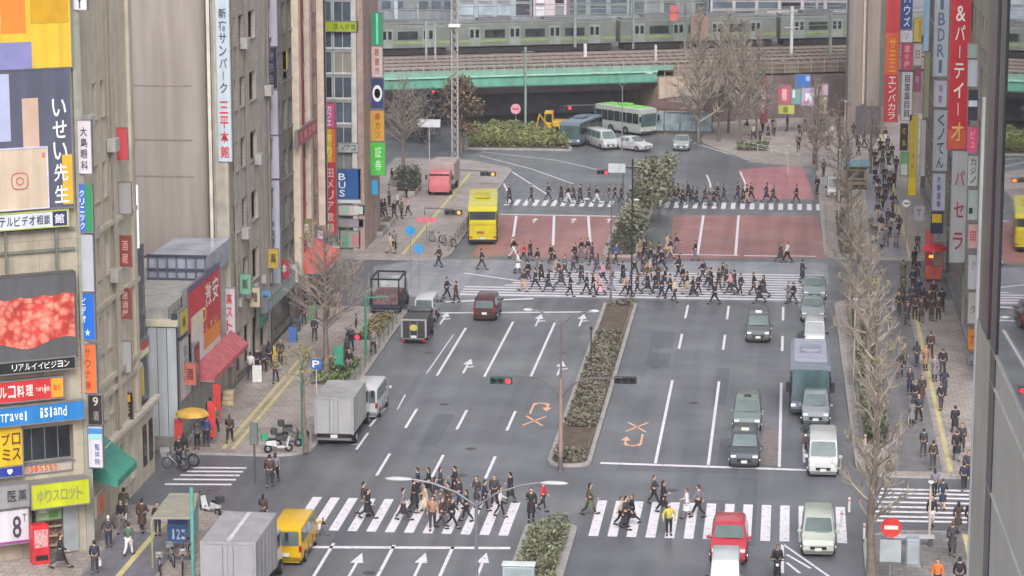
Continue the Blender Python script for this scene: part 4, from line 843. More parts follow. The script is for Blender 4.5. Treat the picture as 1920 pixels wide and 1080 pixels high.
# catenary masts
def mast(label, px, py0, py1, cdist, cross=None, col=(150, 156, 158), w_=.22, lattice=False):
    pl = Pl(PRL.pt(0, 0, cdist)[:2], PRL.r); a, zb = pl.px(px, py1); zt = pl.px(px, py0)[1]; q = pl.pt(a, 0)
    t = thing('catenary_mast', (q[0], q[1], max(zb, 0)), 0, label, 'mast', 'overhead line masts of the railway')
    m = MB(); pl.box(m, a - w_ / 2, a + w_ / 2, max(zb, 0), zt, -w_ / 2, w_ / 2); m.build('post', M(col, .5), t, True)
    if cross:
        m = MB()
        for s, (l_, r_, dz) in enumerate(cross):
            m = MB()
            pl.box(m, a - l_, a + r_, zt - dz - .06, zt - dz, w_ / 2 + .01, w_ / 2 + .1); m.build('arm', M(col, .5), t, True)
mast('pale grey double mast on the far left of the train', 799, 40, 118, -12, ((2.2, 2.2, .6),))
mast('second pale mast close right of the double mast on the left', 816, 44, 118, -12)
mast('thin green grey mast standing in front of the girder left of the digger', 985, 88, 252, .8, ((.5, .9, .5), (.3, .6, 1.4)), (128, 146, 138))
mast('short white post on the tracks in front of the train, middle of the bridge', 1097, 82, 106, -5, None, (214, 206, 206), .3)
mast('white post on the tracks right of the middle of the bridge', 1229, 84, 128, -5, None, (190, 180, 184), .26)
mast('grey mast with a crossbeam behind the train right of the middle', 1187, 2, 92, -16, ((3, 3, 1.0),), (130, 134, 138))
mast('tall white mast with a curved arm right of the trees', 1483, 12, 125, -8, ((3.2, .6, .5), (1.0, 1.0, 2.4)), (204, 206, 210), .3)
mast('small grey green mast near the stone slab building', 1467, 108, 140, -2, ((.6, .6, .4),), (130, 136, 134))
mast('pale mast behind the train near the left pier signs', 742, -20, 44, -24, ((1, 3, 1.2),), (176, 184, 190), .4)
mast('grey mast behind the train, second from the left', 783, 8, 46, -24, None, (150, 152, 150))
mast('green grey gantry post with two crossbars left of the stone slab building', 1556, 20, 118, -7, ((4, 1, .6), (4, 1, 1.6)), (140, 146, 142), .3)
mast('grey gantry post with a long crossbeam above the middle of the train', 1078, -6, 88, -16, ((6, 6, 1.4), (6, 6, 2.2)), (136, 142, 144), .3)
mast('dark grey post beside the salmon hoarding above the bridge end', 1284, 4, 96, -15.2, ((2, 2, .8),), (110, 116, 118), .25)
mast('grey gantry post behind the train right of the white mast', 1530, -4, 60, -24, ((5, 3, 1.0),), (150, 152, 154), .3)
wr = MB()
for c, z in ((-8, 11.6), (-12, 11.4), (-19.8, 12.0)):
    wr.tube([PRL.pt(-75, z, c), PRL.pt(-40, z - .2, c), PRL.pt(0, z, c), PRL.pt(70, z, c)], .025, 4)
solo(wr, 'overhead_wires', M((90, 90, 96), .5), PRL.pt(0, 11.5, -12), 'thin overhead wires running above the tracks and the train', 'wires')
# background buildings
def bgb(label, px0, px1, Y, zt, col, gw, gh, pane=GLASSB, z0=7.5):
    pl = Pl((0, Y), (1, 0)); a0, a1 = pl.px(px0, 10)[0], pl.px(px1, 10)[0]
    b = building('background_building', label, ((a0 + a1) / 2, Y, 0))
    facade(b, pl, a0, a1, 0, zt, grid(a0 + .3, a1 - .3, z0, zt - .5, gw, gh, .25, .3), M(col, .6, 0, .1, .6, kind='paint'), pane=pane, rec=.1)
    core(b, a0, a1, Y + .2, Y + 12, 0, zt - .05, M(col, .6, 0, .1, .6)); return b
bgb('blue grey building with pipes behind the left end of the train', 640, 855, 360, 22, (126, 134, 142), 1.4, 1.2)
bgb('building with a gridded pale glass wall behind the train', 857, 998, 352, 20, (156, 168, 176), 1.9, 1.6, M((160, 174, 184), .2, 0, .2, .5))
bgb('white and pink panelled building behind the train', 1000, 1062, 350, 20, (196, 184, 192), 1.2, 1.5, M((206, 204, 214), .3))
bgb('grey green building behind the train left of the middle mast', 1064, 1180, 356, 20, (134, 148, 150), 2.2, 1.1)
bgb('teal grey building with a coral panel behind the train', 1182, 1330, 358, 20, (140, 152, 150), 1.6, 1.4)
bgb('long pale station roof building behind the train on the right', 1332, 1592, 352, 20, (176, 174, 182), 2.6, .9)
for l_, x0, y0, x1, y1, cc in (('coral red round hoarding behind the train', 1256, 10, 1272, 38, (206, 110, 110)), ('salmon hoarding panel beside the bare trees above the train', 1296, 30, 1328, 74, (150, 124, 112))):
    sgn(l_, Pl(PRL.pt(0, 0, -15.5)[:2], PRL.r), x0, y0, x1, y1, cc, d=.2, name='hoarding')
# station front hoardings
PHo = Pl((0, 291.0), (1, 0)); g6 = 'colourful hoardings at the foot of the embankment'
for l_, x0, y0, x1, y1, cc, bd in (('blue hoarding with a pale corner, highest of the colourful group', 1492, 140, 1519, 163, (66, 112, 190), (((150, 180, 220), .7, .1, .98, .5),)), ('crimson pink hoarding at the left of the colourful group', 1459, 160, 1482, 195, (196, 90, 110), (((220, 170, 180), .3, .2, .7, .8),)),
        ('yellow green hoarding below the crimson one', 1460, 197, 1489, 213, (190, 190, 90), (((110, 120, 60), .3, .2, .6, .9),)), ('teal and white hoarding in the middle of the colourful group', 1484, 166, 1501, 195, (120, 160, 156), (((210, 215, 220), .1, .1, .4, .6),)),
        ('lavender and white hoarding right of the middle', 1503, 165, 1526, 198, (186, 176, 214), (((230, 226, 236), .3, .3, .8, .8), ((200, 120, 150), .1, .75, .5, .95))), ('pink lavender hoarding at the right of the colourful group', 1529, 158, 1552, 178, (190, 160, 180), ()),
        ('yellow and grey hoarding at the lower right of the colourful group', 1528, 182, 1550, 212, (186, 174, 130), ()), ('red brick coloured vertical panel left of the colourful group', 1426, 142, 1440, 230, (146, 84, 88), (((226, 200, 214), .1, .3, .6, .5), ((220, 190, 220), .1, .6, .5, .8)))):
    sgn(l_, PHo, x0, y0, x1, y1, cc, d=.2, bands=bd, group=g6, name='hoarding')
# glass shelters of the plaza
def shelter(label, px0, px1, py, Y, h=2.6):
    X0, X1 = atY(px0, py, Y)[0], atY(px1, py, Y)[0]; t = thing('glass_shelter', ((X0 + X1) / 2, Y, 0), 0, label, 'shelter')
    m = MB(); m.box(X0, X1, Y, Y + 3, h, h + .2); m.build('roof', M((104, 80, 80), .6), t, True)
    n = int((X1 - X0) / 1.6)
    for k in range(n + 1): m = MB(); m.box(X0 + k * (X1 - X0) / n - .05, X0 + k * (X1 - X0) / n + .05, Y, Y + .1, .12, h); m.build('post', M((70, 84, 86), .5), t, True)
    for k in range(n):
        x = X0 + k * (X1 - X0) / n; m = MB(); m.box(x + .08, x + (X1 - X0) / n - .08, Y + .03, Y + .06, .4, h - .1); m.build('glass_panel', M((140, 156, 164), .15, 0, .3, 1), t, True)
shelter('glass walled bus shelter with a brown roof behind the grey car on the plaza', 1215, 1335, 250, 290.5)
m = MB(); m.ell(((atY(1290, 205, 290)[0]), 292, 2.75), (4.6, 2.2, 1.3), 18, 6, True)
solo(m, 'round_roof', M((96, 74, 74), .7), (atY(1290, 205, 290)[0], 292, 2.85), 'low domed brown roof above the glass walled shelter', 'roof', smooth=40)
# ================================================================ VEHICLES
def lerp(a, b, t): return a + (b - a) * t
def loft_car(L, W, H_, prof, zlow=.2):
    """prof: (y fraction, belt z, roof z, roof half width factor), rear to front; returns MB and the section list"""
    m = MB(); secs = []
    hw = W / 2
    for (fy, zb, zr, wr) in prof:
        y = fy * L; up = zr > zb + .02
        e = 1 - .12 * max(0, (abs(fy) - .42) / .08)                         # corners drawn in
        p = [(hw * .9 * e, zlow), (hw * e, zlow + .16), (hw * e, lerp(zlow, zb, .6)), (hw * .985 * e, zb)]
        p += [(hw * wr, zr - .07), (hw * wr * .86, zr)] if up else [(hw * .93 * e, zb + .015), (hw * .7 * e, zb + .03)]
        secs.append([(x, y, z) for x, z in p]); m.v += [(x, y, z) for x, z in p] + [(-x, y, z) for x, z in p[::-1]]
    n = 12
    for i in range(len(prof) - 1):
        for k in range(n): m.f.append((i * n + k, i * n + (k + 1) % n, (i + 1) * n + (k + 1) % n, (i + 1) * n + k))
    m.f += [tuple(range(n)), tuple(range((len(prof) - 1) * n, len(prof) * n))[::-1]]
    return m, secs
def patch(P00, P10, P11, P01, u0, u1, v0, v1, off=.012):
    P = [Vector(p) for p in (P00, P10, P11, P01)]
    nrm = (P[1] - P[0]).cross(P[3] - P[0]).normalized(); c = sum(P, Vector()) / 4
    if nrm.dot(c - Vector((0, c.y * .6, .7))) < 0: nrm = -nrm
    def q(u, v): return (P[0] * (1 - u) + P[1] * u) * (1 - v) + (P[3] * (1 - u) + P[2] * u) * v + nrm * off
    m = MB(); pts = [(u0, v0 + .06), (u0 + .04, v0), (u1 - .04, v0), (u1, v0 + .06), (u1, v1 - .06), (u1 - .04, v1), (u0 + .04, v1), (u0, v1 - .06)]
    return m.add([q(*p) for p in pts], [tuple(range(8))])
CAR = {   # rear..front profiles
 'sedan': (4.5, 1.72, 1.45, [(-.5, .78, .78, 0), (-.47, .92, .92, 0), (-.33, .95, .97, 0), (-.2, .93, 1.42, .78), (.08, .92, 1.45, .8), (.24, .92, .94, 0), (.44, .78, .78, 0), (.5, .62, .62, 0)]),
 'taxi': (4.4, 1.69, 1.75, [(-.5, .85, .85, 0), (-.485, .98, 1.58, .84), (-.45, 1.0, 1.71, .82), (.06, .98, 1.75, .82), (.14, .97, 1.68, .82), (.28, .97, .98, 0), (.46, .84, .84, 0), (.5, .62, .62, 0)]),
 'van': (4.7, 1.7, 1.98, [(-.5, .9, .9, 0), (-.49, 1.05, 1.86, .9), (-.46, 1.08, 1.95, .88), (.22, 1.05, 1.98, .88), (.3, 1.05, 1.9, .88), (.44, 1.02, 1.03, 0), (.49, .82, .82, 0), (.5, .55, .55, 0)]),
 'kei': (3.4, 1.48, 1.88, [(-.5, .9, .9, 0), (-.49, 1.0, 1.75, .88), (-.45, 1.02, 1.82, .86), (.2, 1.0, 1.88, .86), (.28, 1.0, 1.8, .86), (.43, .97, .98, 0), (.485, .8, .8, 0), (.5, .55, .55, 0)]),
 'suv': (4.6, 1.82, 1.68, [(-.5, .9, .9, 0), (-.46, 1.02, 1.5, .84), (-.4, 1.04, 1.62, .82), (.0, 1.02, 1.68, .82), (.09, 1.0, 1.62, .82), (.24, 1.0, 1.01, 0), (.45, .9, .9, 0), (.5, .66, .66, 0)]),
}
def wheels(t, L, W, r=.31, w_=.2, ys=(-.31, .31), tw=None):
    for fy in ys:
        for s in (-1, 1):
            m = MB(); m.wheel((s * (W / 2 - w_ / 2 + .012), fy * L, r), r, w_); wo = m.build('wheel', RUB, t, smooth=40)
            m = MB(); m.wheel((s * (W / 2 + .02), fy * L, r), r * .6, .02, 14); m.build('rim', CHROME, wo, smooth=40)
def part(t, name, mat, *boxes, **k):
    m = MB()
    for bx in boxes: m.box(*bx)
    return m.build(name, mat, t, **k)
def car(kind, px, py, rgb, label, front=True, cat='car', lamp=None, rz=0, name=None, group=None, plate=(210, 212, 208), X=None, Y=None, two=None, tail=True):
    L, W, H_, prof = CAR[kind]; gx, gy = G(px, py) if X is None else (X, Y)
    t = thing(name or {'van': 'van', 'kei': 'small_van', 'taxi': 'taxi', 'sedan': 'car', 'suv': 'car'}[kind], (gx, gy + math.cos(rz) * L / 2, 0), rz + (math.pi if front else 0), label, cat, group)
    paint = M(rgb, .25, 0, .04, .8, spec=.6)
    m, S = loft_car(L, W, H_, prof); m.build('body', paint, t, smooth=38)
    glass = M((96, 110, 110) if rgb[0] > 100 else (104, 118, 120), .1, 0, .2, .8, spec=.9)
    i0 = [i for i, p in enumerate(prof) if p[2] > p[1] + .1]; fr, ro = i0[-1], i0[0]
    bt = lambda i, s=1: (S[i][3][0] * s, S[i][3][1], S[i][3][2]); tp = lambda i, s=1: (S[i][4][0] * s, S[i][4][1], S[i][4][2])
    tpc = lambda i, s=1: (S[i][5][0] * s, S[i][5][1], S[i][5][2])
    c = fr + 1
    def q5(i, f, dz=0): return [(sx * W / 2 * f, S[i][5][1], S[i][5][2] + dz) for sx in (-1, 1)]
    wr = prof[fr][3]; a, a2 = q5(c, .9), q5(fr, wr * .93)
    patch(a[0], a[1], a2[1], a2[0], .03, .97, .1, .93, .03).build('windscreen', glass, t)
    a, a2 = q5(ro - 1, .88), q5(ro, prof[ro][3] * .95, -.02)
    patch(a[0], a[1], a2[1], a2[0], .05, .95, .14, .93, .03).build('rear_window', glass, t)
    for s in (-1, 1):
        k0 = ro if kind == 'sedan' else ro + 1; ks = list(range(k0, fr + 1))
        A, B = ks[0], ks[-1]
        P = [bt(A, s), bt(B, s), tp(B, s), tp(A, s)]
        for (u0, u1) in ((.02, .48), (.52, .98)) if kind != 'van' else ((.02, .36), (.38, .7), (.72, .99)):
            patch(*P, u0, u1, .1, .9, .014).build('side_window', glass, t)
        for yy in (-.14, .1): part(t, 'door_seam', DARK, (min(s * W * .492, s * (W * .5 + .006)), max(s * W * .492, s * (W * .5 + .006)), L * yy, L * yy + .025, .34, .86))
        part(t, 'door_handle', CHROME, (min(s * W * .5, s * (W * .5 + .03)), max(s * W * .5, s * (W * .5 + .03)), .1, .25, .84, .88))
        part(t, 'mirror', paint if kind != 'kei' else DARK, (min(s * W * .5, s * (W * .5 + .2)), max(s * W * .5, s * (W * .5 + .2)), L * prof[c][0] - .25, L * prof[c][0] - .12, prof[c][1], prof[c][1] + .17), bevel=.03)
        hz = prof[-2][1]
        part(t, 'headlight', M((225, 230, 236), .15, spec=.9), (min(s * W * .27, s * W * .45), max(s * W * .27, s * W * .45), L * .44, L * .497, hz - .2, hz - .05), bevel=.02)
        part(t, 'tail_light', M((150, 30, 34), .3), (min(s * W * .38, s * W * .47), max(s * W * .38, s * W * .47), -L * .503, -L * .47, .72, 1.05 if kind != 'sedan' else .84), bevel=.02)
    part(t, 'grille', BLACK, (-W * .24, W * .24, L * .47, L * .503, .42, .58)); part(t, 'bumper', M(tuple(v * .55 for v in rgb), .5), (-W * .45, W * .45, L * .46, L * .508, .22, .38), bevel=.03)
    part(t, 'rear_bumper', M(tuple(v * .6 for v in rgb), .5), (-W * .44, W * .44, -L * .508, -L * .47, .25, .48), bevel=.03)
    part(t, 'number_plate', M(plate, .5), (-.17, .17, L * .5, L * .512, .36, .52)); part(t, 'number_plate', M(plate, .5), (-.17, .17, -L * .514, -L * .5, .52, .68))
    if lamp: part(t, 'roof_lamp', M(lamp, .4, emit=.3), (-.22, .22, L * .02, L * .05, H_, H_ + .16), bevel=.03)
    part(t, 'underbody', BLACK, (-W * .44, W * .44, -L * .47, L * .47, .12, .26)); part(t, 'wiper', BLACK, (-W * .3, W * .1, L * prof[c][0] - .06, L * prof[c][0] - .03, prof[c][1] + .05, prof[c][1] + .08))
    wheels(t, L, W); return t
car('van', 536, 1062, (212, 168, 20), 'bright yellow van driving away beside the silver box truck at the bottom left', front=False, cat='van')
car('van', 1543, 896, (190, 193, 192), 'white van parked at the right kerb, behind the bare tree', cat='van')
car('taxi', 1395, 880, (74, 80, 86), 'dark grey taxi stopped first at the right stop line', cat='taxi', lamp=(200, 205, 190), name='taxi')
car('taxi', 1400, 812, (112, 124, 122), 'grey green taxi waiting right behind the dark grey taxi', cat='taxi', lamp=(50, 60, 50), name='taxi')
car('taxi', 1421, 644, (92, 96, 100), 'dark taxi with a pale roof lamp driving alone in the right road', cat='taxi', lamp=(220, 220, 214))
car('suv', 1365, 1062, (186, 52, 70), 'red car with a glossy bonnet driving on the near zebra crossing')
car('kei', 1358, 1128, (190, 196, 198), 'small white van at the bottom edge just behind the red car', cat='van')
car('taxi', 1534, 1046, (184, 190, 180), 'white green taxi crossing the near zebra next to the right kerb', cat='taxi')
car('taxi', 1529, 800, (128, 134, 142), 'silver grey car parked in front of the dark coach at the right kerb')
car('sedan', 1527, 566, (126, 138, 142), 'grey green car, farthest of the cars parked behind the coach')
car('sedan', 1524, 606, (132, 142, 146), 'silver green car, second of the cars parked behind the coach')
car('kei', 1527, 655, (170, 172, 178), 'pale small car directly behind the coach at the right kerb')
car('kei', 795, 606, (190, 190, 196), 'white small van driving away beside the black van near the far stop line', front=False, cat='van')
car('taxi', 908, 603, (78, 44, 50), 'dark red and black taxi stopped at the far stop line of the left road', front=False, cat='taxi')
car('van', 686, 800, (186, 186, 190), 'white high roofed van parked in front of the grey box truck', front=False, cat='van', X=-25.25, Y=155.4)
car('sedan', 1277, 284, (150, 158, 162), 'silver car on the plaza facing the camera near the glass shelter', X=G(1277, 284)[0], Y=G(1277, 284)[1])
car('van', 1125, 281, (186, 190, 188), 'white van waiting behind the shrub island on the plaza', cat='van', rz=.5)
car('sedan', 1183, 284, (188, 184, 190), 'pale lavender white car beside the white van on the plaza', rz=.9)
car('kei', 1565, 402, (186, 184, 190), 'white small van parked beyond the far zebra crossing at the right', X=4.3, Y=246)
# ---------- box trucks
def box_truck(label, X, Y, W, L, zb, zt, rgb, cab=(206, 206, 210), marks=False, name='box_truck', rz=0):
    t = thing(name, (X, Y, 0 if not rz else .13), rz, label, 'truck')
    bx = MB().box(-W / 2, W / 2, 0, L, zb, zt).build('cargo_box', M(rgb, .45, .1, .06, .5, kind='paint'), t, bevel=.04)
    m = MB(); m.box(-W / 2 - .015, W / 2 + .015, -.02, .1, zt - .12, zt + .015)
    for s in (-1, 1): m.box(min(s * W / 2, s * (W / 2 - .1)) - .01, max(s * W / 2, s * (W / 2 - .1)) + .01, -.022, .06, zb, zt - .121)
    m.build('edge_rail', M((170, 170, 172), .4, .4), bx)
    for s in (-1, 1):
        d = part(t, 'rear_door', M(tuple(v * .97 for v in rgb), .45, .1, .05), (min(s * .02, s * (W / 2 - .12)), max(s * .02, s * (W / 2 - .12)), -.045, -.023, zb + .06, zt - .16))
        part(d, 'latch_bar', STEEL, (s * .25 - .02, s * .25 + .02, -.08, -.047, zb + .1, zt - .2))
        part(t, 'tail_light', M((150, 40, 34), .4), (min(s * .6, s * .95), max(s * .6, s * .95), -.06, .0, zb - .34, zb - .2))
    for k in range(1, 6): part(bx, 'side_rib', M(tuple(v * .92 for v in rgb), .45), (W / 2 - .001, W / 2 + .018, L * k / 6, L * k / 6 + .05, zb + .05, zt - .1))
    if marks: part(bx, 'roof_strap', M((196, 198, 202), .5), (-.1, .1, .1, L - .1, zt + .002, zt + .02))
    part(t, 'chassis', BLACK, (-W * .4, W * .4, .1, L + .6, zb - .4, zb - .02)); part(t, 'bumper', M((130, 130, 134), .4, .4), (-W * .44, W * .44, -.08, .05, .42, .54))
    part(t, 'number_plate', M((206, 210, 206), .5), (-.2, .2, -.1, -.085, .56, .76))
    [part(t, 'mud_flap', BLACK, (x * W - W * .1, x * W + W * .1, .5, .53, .2, .8)) for x in (-.36, .36)]
    m, S = loft_car(1.9, W * .92, 2.2, [(-.5, 1.2, 2.25, .92), (.2, 1.2, 2.3, .92), (.3, 1.2, 2.2, .9), (.46, 1.15, 1.16, 0), (.5, .7, .7, 0)], .35)
    m.v = [(x, y + L + 1.15, z) for x, y, z in m.v]; cb = m.build('cab', M(cab, .3), t, smooth=38)
    for s in (-1, 1):
        part(cb, 'side_window', GLASS, (min(s * W * .44, s * W * .448), max(s * W * .44, s * W * .448), L + .6, L + 1.4, 1.35, 2.05)); part(cb, 'mirror', DARK, (min(s * W * .5, s * (W * .5 + .18)), max(s * W * .5, s * (W * .5 + .18)), L + 1.8, L + 1.9, 1.5, 1.9))
    part(cb, 'windscreen', GLASS, (-W * .4, W * .4, L + 1.79, L + 1.83, 1.35, 2.0))
    for y in (1.0, 2.0, L + 1.2) if L > 5 else (1.1, L + 1.2):
        for s in (-1, 1):
            m = MB(); m.wheel((s * (W / 2 - .16), y, .38), .38, .26); wo = m.build('wheel', RUB, t, smooth=40); m = MB(); m.wheel((s * (W / 2 - .02), y, .38), .22, .02, 12); m.build('rim', CHROME, wo)
    return t
gx, gy = G(427, 1016, 3.45)
box_truck('silver grey box truck at the bottom left with a roof strap, seen from behind', gx, gy, 2.6, 5.2, .9, 3.45, (164, 162, 170), marks=True)
box_truck('light grey box truck parked at the left kerb behind the white high roofed van', G(627, 838)[0], G(627, 838)[1], 2.3, 4.6, .75, 2.95, (170, 170, 172))
box_truck('beige roofed truck with a pink front parked on the far left pavement', G(825, 368)[0], 249.5, 2.3, 4.2, .8, 2.75, (176, 160, 154), cab=(196, 110, 118), rz=math.pi)
t = box_truck('small black box van with a yellow emblem on its rear beside the left kerb', G(776, 645)[0], G(776, 645)[1], 1.75, 2.6, .55, 2.15, (58, 56, 58), cab=(60, 58, 60))
t.scale = (1, 1, .8); m = MB(); m.tube([(0, -.06, 1.45), (0, -.09, 1.45)], .28, 16); m.build('emblem', M((186, 170, 90), .5), t)
# rack truck on the left
t = thing('rack_truck', (*G(722, 592), 0), 0, 'dark flatbed truck with a pipe rack standing at the left corner of the junction', 'truck')
part(t, 'bed', M((52, 56, 66), .5), (-1.1, 1.1, 0, 3.6, .55, .75)); part(t, 'load', M((110, 84, 88), .7, 0, .5, 4), (-.95, .95, .3, 3.2, .76, 1.5)); part(t, 'bumper', M((60, 66, 90), .5), (-1.05, 1.05, -.1, .0, .35, .5))
m = MB()
for x in (-1, 1):
    for y in (.1, 3.4): m.box(x - .05, x + .05, y - .05, y + .05, .76, 2.6)
m.box(-1.1, 1.1, .04, .16, 2.6, 2.72); m.box(-1.1, 1.1, 3.3, 3.42, 2.6, 2.72); m.box(-1.1, -.98, .17, 3.29, 2.6, 2.72); m.box(.98, 1.1, .17, 3.29, 2.6, 2.72); m.build('rack', DARK, t)
for x in (-1.14, 1.1): part(t, 'side_gate', M((40, 66, 56), .5), (x, x + .04, 0, 3.5, .76, 1.2))
m, S = loft_car(1.7, 2.0, 2.0, [(-.5, 1.15, 2.05, .9), (.25, 1.15, 2.05, .9), (.46, 1.1, 1.12, 0), (.5, .7, .7, 0)], .35); m.v = [(x, y + 4.6, z) for x, y, z in m.v]; m.build('cab', M((176, 180, 184), .3), t, smooth=38)
for y in (.9, 4.8):
    for s in (-1, 1): m = MB(); m.wheel((s * .92, y, .36), .36, .22); m.build('wheel', RUB, t, smooth=40)
# ---------- buses
def bus(label, X, Y, W, L, H_, rgb, front, name='bus', rz=0, roof=None, winz=(1.35, 2.45), cat='bus', glassf=(1.1, 2.6)):
    t = thing(name, (X, Y, 0), rz, label, cat); pt = M(rgb, .3, 0, .05, .6)
    pf = [(-.5, H_ - .45, H_ - .35, .96), (-.495, H_ - .42, H_ - .06, .97), (-.45, H_ - .4, H_, .97), (.45, H_ - .4, H_, .97), (.495, H_ - .42, H_ - .06, .97), (.5, H_ - .45, H_ - .35, .96)]
    m, S = loft_car(L, W, H_, pf, .28); m.v = [(x, y + L / 2, z) for x, y, z in m.v]; b = m.build('body', pt, t, smooth=38)
    if roof: part(t, 'roof_panel', M(roof, .4), (-W * .4, W * .4, .5, L - .5, H_ + .001, H_ + .05), bevel=.02)
    part(t, 'roof_unit', M(tuple(v * .9 for v in (roof or rgb)), .5), (-.6, .6, L * .4, L * .6, H_ + .052, H_ + .25), bevel=.04)
    part(t, 'windscreen' if front else 'rear_window', M((70, 92, 96), .1, 0, .3, .8, spec=.9) if front else GLASS, (-W * .43, W * .43, -.03, .02, *glassf), bevel=.02)
    for s in (-1, 1):
        n = 7
        for k in range(n): part(t, 'side_window', GLASS, (min(s * W * .492, s * (W * .5 + .012)), max(s * W * .492, s * (W * .5 + .012)), L * (.04 + .135 * k), L * (.04 + .135 * k) + L * .12, *winz))
        part(t, 'headlight' if front else 'tail_light', M((226, 226, 220) if front else (176, 50, 40), .2), (min(s * W * .34, s * W * .46), max(s * W * .34, s * W * .46), -.04, .02, .62, .82), bevel=.02)
        if front: part(t, 'mirror', DARK, (min(s * W * .5, s * (W * .5 + .22)), max(s * W * .5, s * (W * .5 + .22)), -.25, -.1, 1.6, 2.2), bevel=.02)
    part(t, 'bumper', DARK if not front else M((60, 66, 68), .5), (-W * .47, W * .47, -.06, .0, .28, .5), bevel=.02); part(t, 'number_plate', M((200, 206, 200), .5), (-.22, .22, -.085, -.065, .52, .7))
    for y in (2.4, L - 2.6):
        for s in (-1, 1): m = MB(); m.wheel((s * (W / 2 - .14), y, .46), .46, .28); wo = m.build('wheel', RUB, t, smooth=40); m = MB(); m.wheel((s * (W / 2 + .005), y, .46), .25, .02, 12); m.build('rim', CHROME, wo)
    return t
t = bus('bright yellow bus stopped at the edge of the red road surface, seen from behind', *G(905, 460), 2.5, 10.2, 3.3, (206, 194, 36), False, glassf=(2.15, 2.85), rz=R(6))
part(t, 'lower_panel', M((196, 180, 30), .4), (-1.1, 1.1, -.05, -.035, .75, 1.95)); part(t, 'badge', M((150, 84, 60), .5), (-.5, .1, -.075, -.055, 1.0, 1.2)); part(t, 'seam', M((150, 130, 30), .5), (-1.1, 1.1, -.06, -.051, 1.7, 1.76))
bus('dark grey coach with a large windscreen parked at the right kerb', *G(1518, 782), 2.5, 7.8, 3.3, (112, 118, 132), True, name='coach', roof=(150, 154, 172), cat='coach', glassf=(1.0, 2.95))
bus('blue grey bus waiting behind the shrub island on the plaza', *G(1068, 276), 2.4, 7.5, 2.7, (110, 124, 140), True, rz=-.25, glassf=(.9, 2.3))
bus('pale bus with a bright green roof on the plaza under the bridge end', G(1214, 258)[0], 289, 2.5, 7.4, 3.0, (176, 184, 176), True, rz=.8, roof=(130, 200, 90), glassf=(1.0, 2.4))
# yellow digger
t = thing('yellow_digger', (atY(1043, 240, 288)[0], 288, 0), 0, 'yellow excavator working in front of the dark underpass', 'excavator')
YD = M((206, 160, 40), .5)
[part(t, 'track', BLACK, (x, x + .45, -1.2, 1.4, 0, .6), bevel=.1) for x in (-1.2, .75)]; part(t, 'house', YD, (-.5, 1.7, -1, 1.2, .75, 1.7), bevel=.06); c = part(t, 'cab', YD, (-1.2, -.3, -1, .4, .75, 2.75), bevel=.05)
part(c, 'window', GLASS, (-1.1, -.4, -1.02, -1.003, 1.6, 2.5))
m = MB(); m.tube([(-.9, -1.1, 1.3), (-1.7, -1.6, 2.5), (-2.0, -1.9, 1.2)], [.16, .14, .1], 6); m.build('arm', YD, t)
m = MB(); m.add([(-2.4, -2.2, .5), (-1.6, -2.2, .5), (-1.6, -1.7, 1.2), (-2.4, -1.7, 1.2), (-2.4, -1.6, .6), (-1.6, -1.6, .6)], [(0, 1, 2, 3), (0, 4, 5, 1), (3, 2, 5, 4), (0, 3, 4), (1, 5, 2)]); m.build('bucket', M((150, 120, 60), .6), t)
# teal roofed stall truck on right pavement
t = thing('kitchen_truck', (G(1603, 358)[0], G(1603, 358)[1], .13), 0, 'small food truck with a teal canopy roof on the right pavement beyond the junction', 'food truck')
part(t, 'body', M((150, 136, 112), .6, 0, .2, 2), (-1.05, 1.05, 0, 3, .45, 2.0), bevel=.03); part(t, 'roof', M((104, 146, 156), .5), (-1.35, 1.35, -.4, 3.2, 2.15, 2.4), bevel=.05); part(t, 'hatch', M((60, 60, 56), .5), (-.8, .8, -.02, -.002, 1.1, 1.8)); part(t, 'counter', M((176, 160, 140), .6), (-.9, .9, -.3, -.03, 1.0, 1.06)); [part(t, 'post', STEEL, (x, x + .06, -.3, -.24, 0, 2.15)) for x in (-1.2, 1.14)]; part(t, 'skirt', DARK, (-1, 1, .1, 2.9, .2, .44))
for y in (.6, 2.4):
    for s in (-1, 1): m = MB(); m.wheel((s * .95, y, .3), .3, .16); m.build('wheel', RUB, t, smooth=40)
# ---------- bicycles and scooters
def make_bike():
    t = thing('bicycle', (0, 0, 0)); 
    for y in (-.52, .52):
        m = MB(); m.ring((0, y, .33), .31, .022, 22, 5); wo = m.build('wheel', RUB, t); m = MB()
        for k in range(8): a = k * math.pi / 8; m.tube([(0, y - .3 * math.cos(a), .33 - .3 * math.sin(a)), (0, y + .3 * math.cos(a), .33 + .3 * math.sin(a))], .004, 3)
        m.build('spokes', CHROME, wo)
    m = MB(); m.tube([(0, .52, .33), (0, .4, .95)], .018, 6); m.tube([(0, .42, .8), (0, -.12, .82), (0, -.05, .32), (0, .4, .75)], .018, 6); m.tube([(0, -.52, .33), (0, -.12, .8)], .013, 5); m.tube([(0, -.52, .33), (0, -.05, .32)], .013, 5); m.build('frame', M((170, 174, 178), .35, .4), t)
    m = MB(); m.tube([(-.28, .3, 1.0), (-.1, .4, .98), (.1, .4, .98), (.28, .3, 1.0)], .014, 5); m.build('handlebar', CHROME, t)
    m = MB(); m.ell((0, -.15, .88), (.08, .14, .04), 8, 4); m.build('saddle', BLACK, t)
    m = MB(); m.box(-.17, .17, .5, .8, .72, .95); m.build('basket', M((150, 150, 150), .5), t)
    m = MB(); m.ring((0, -.52, .33), .36, .03, 22, 4); m.build('mudguard', DARK, t)
    return t
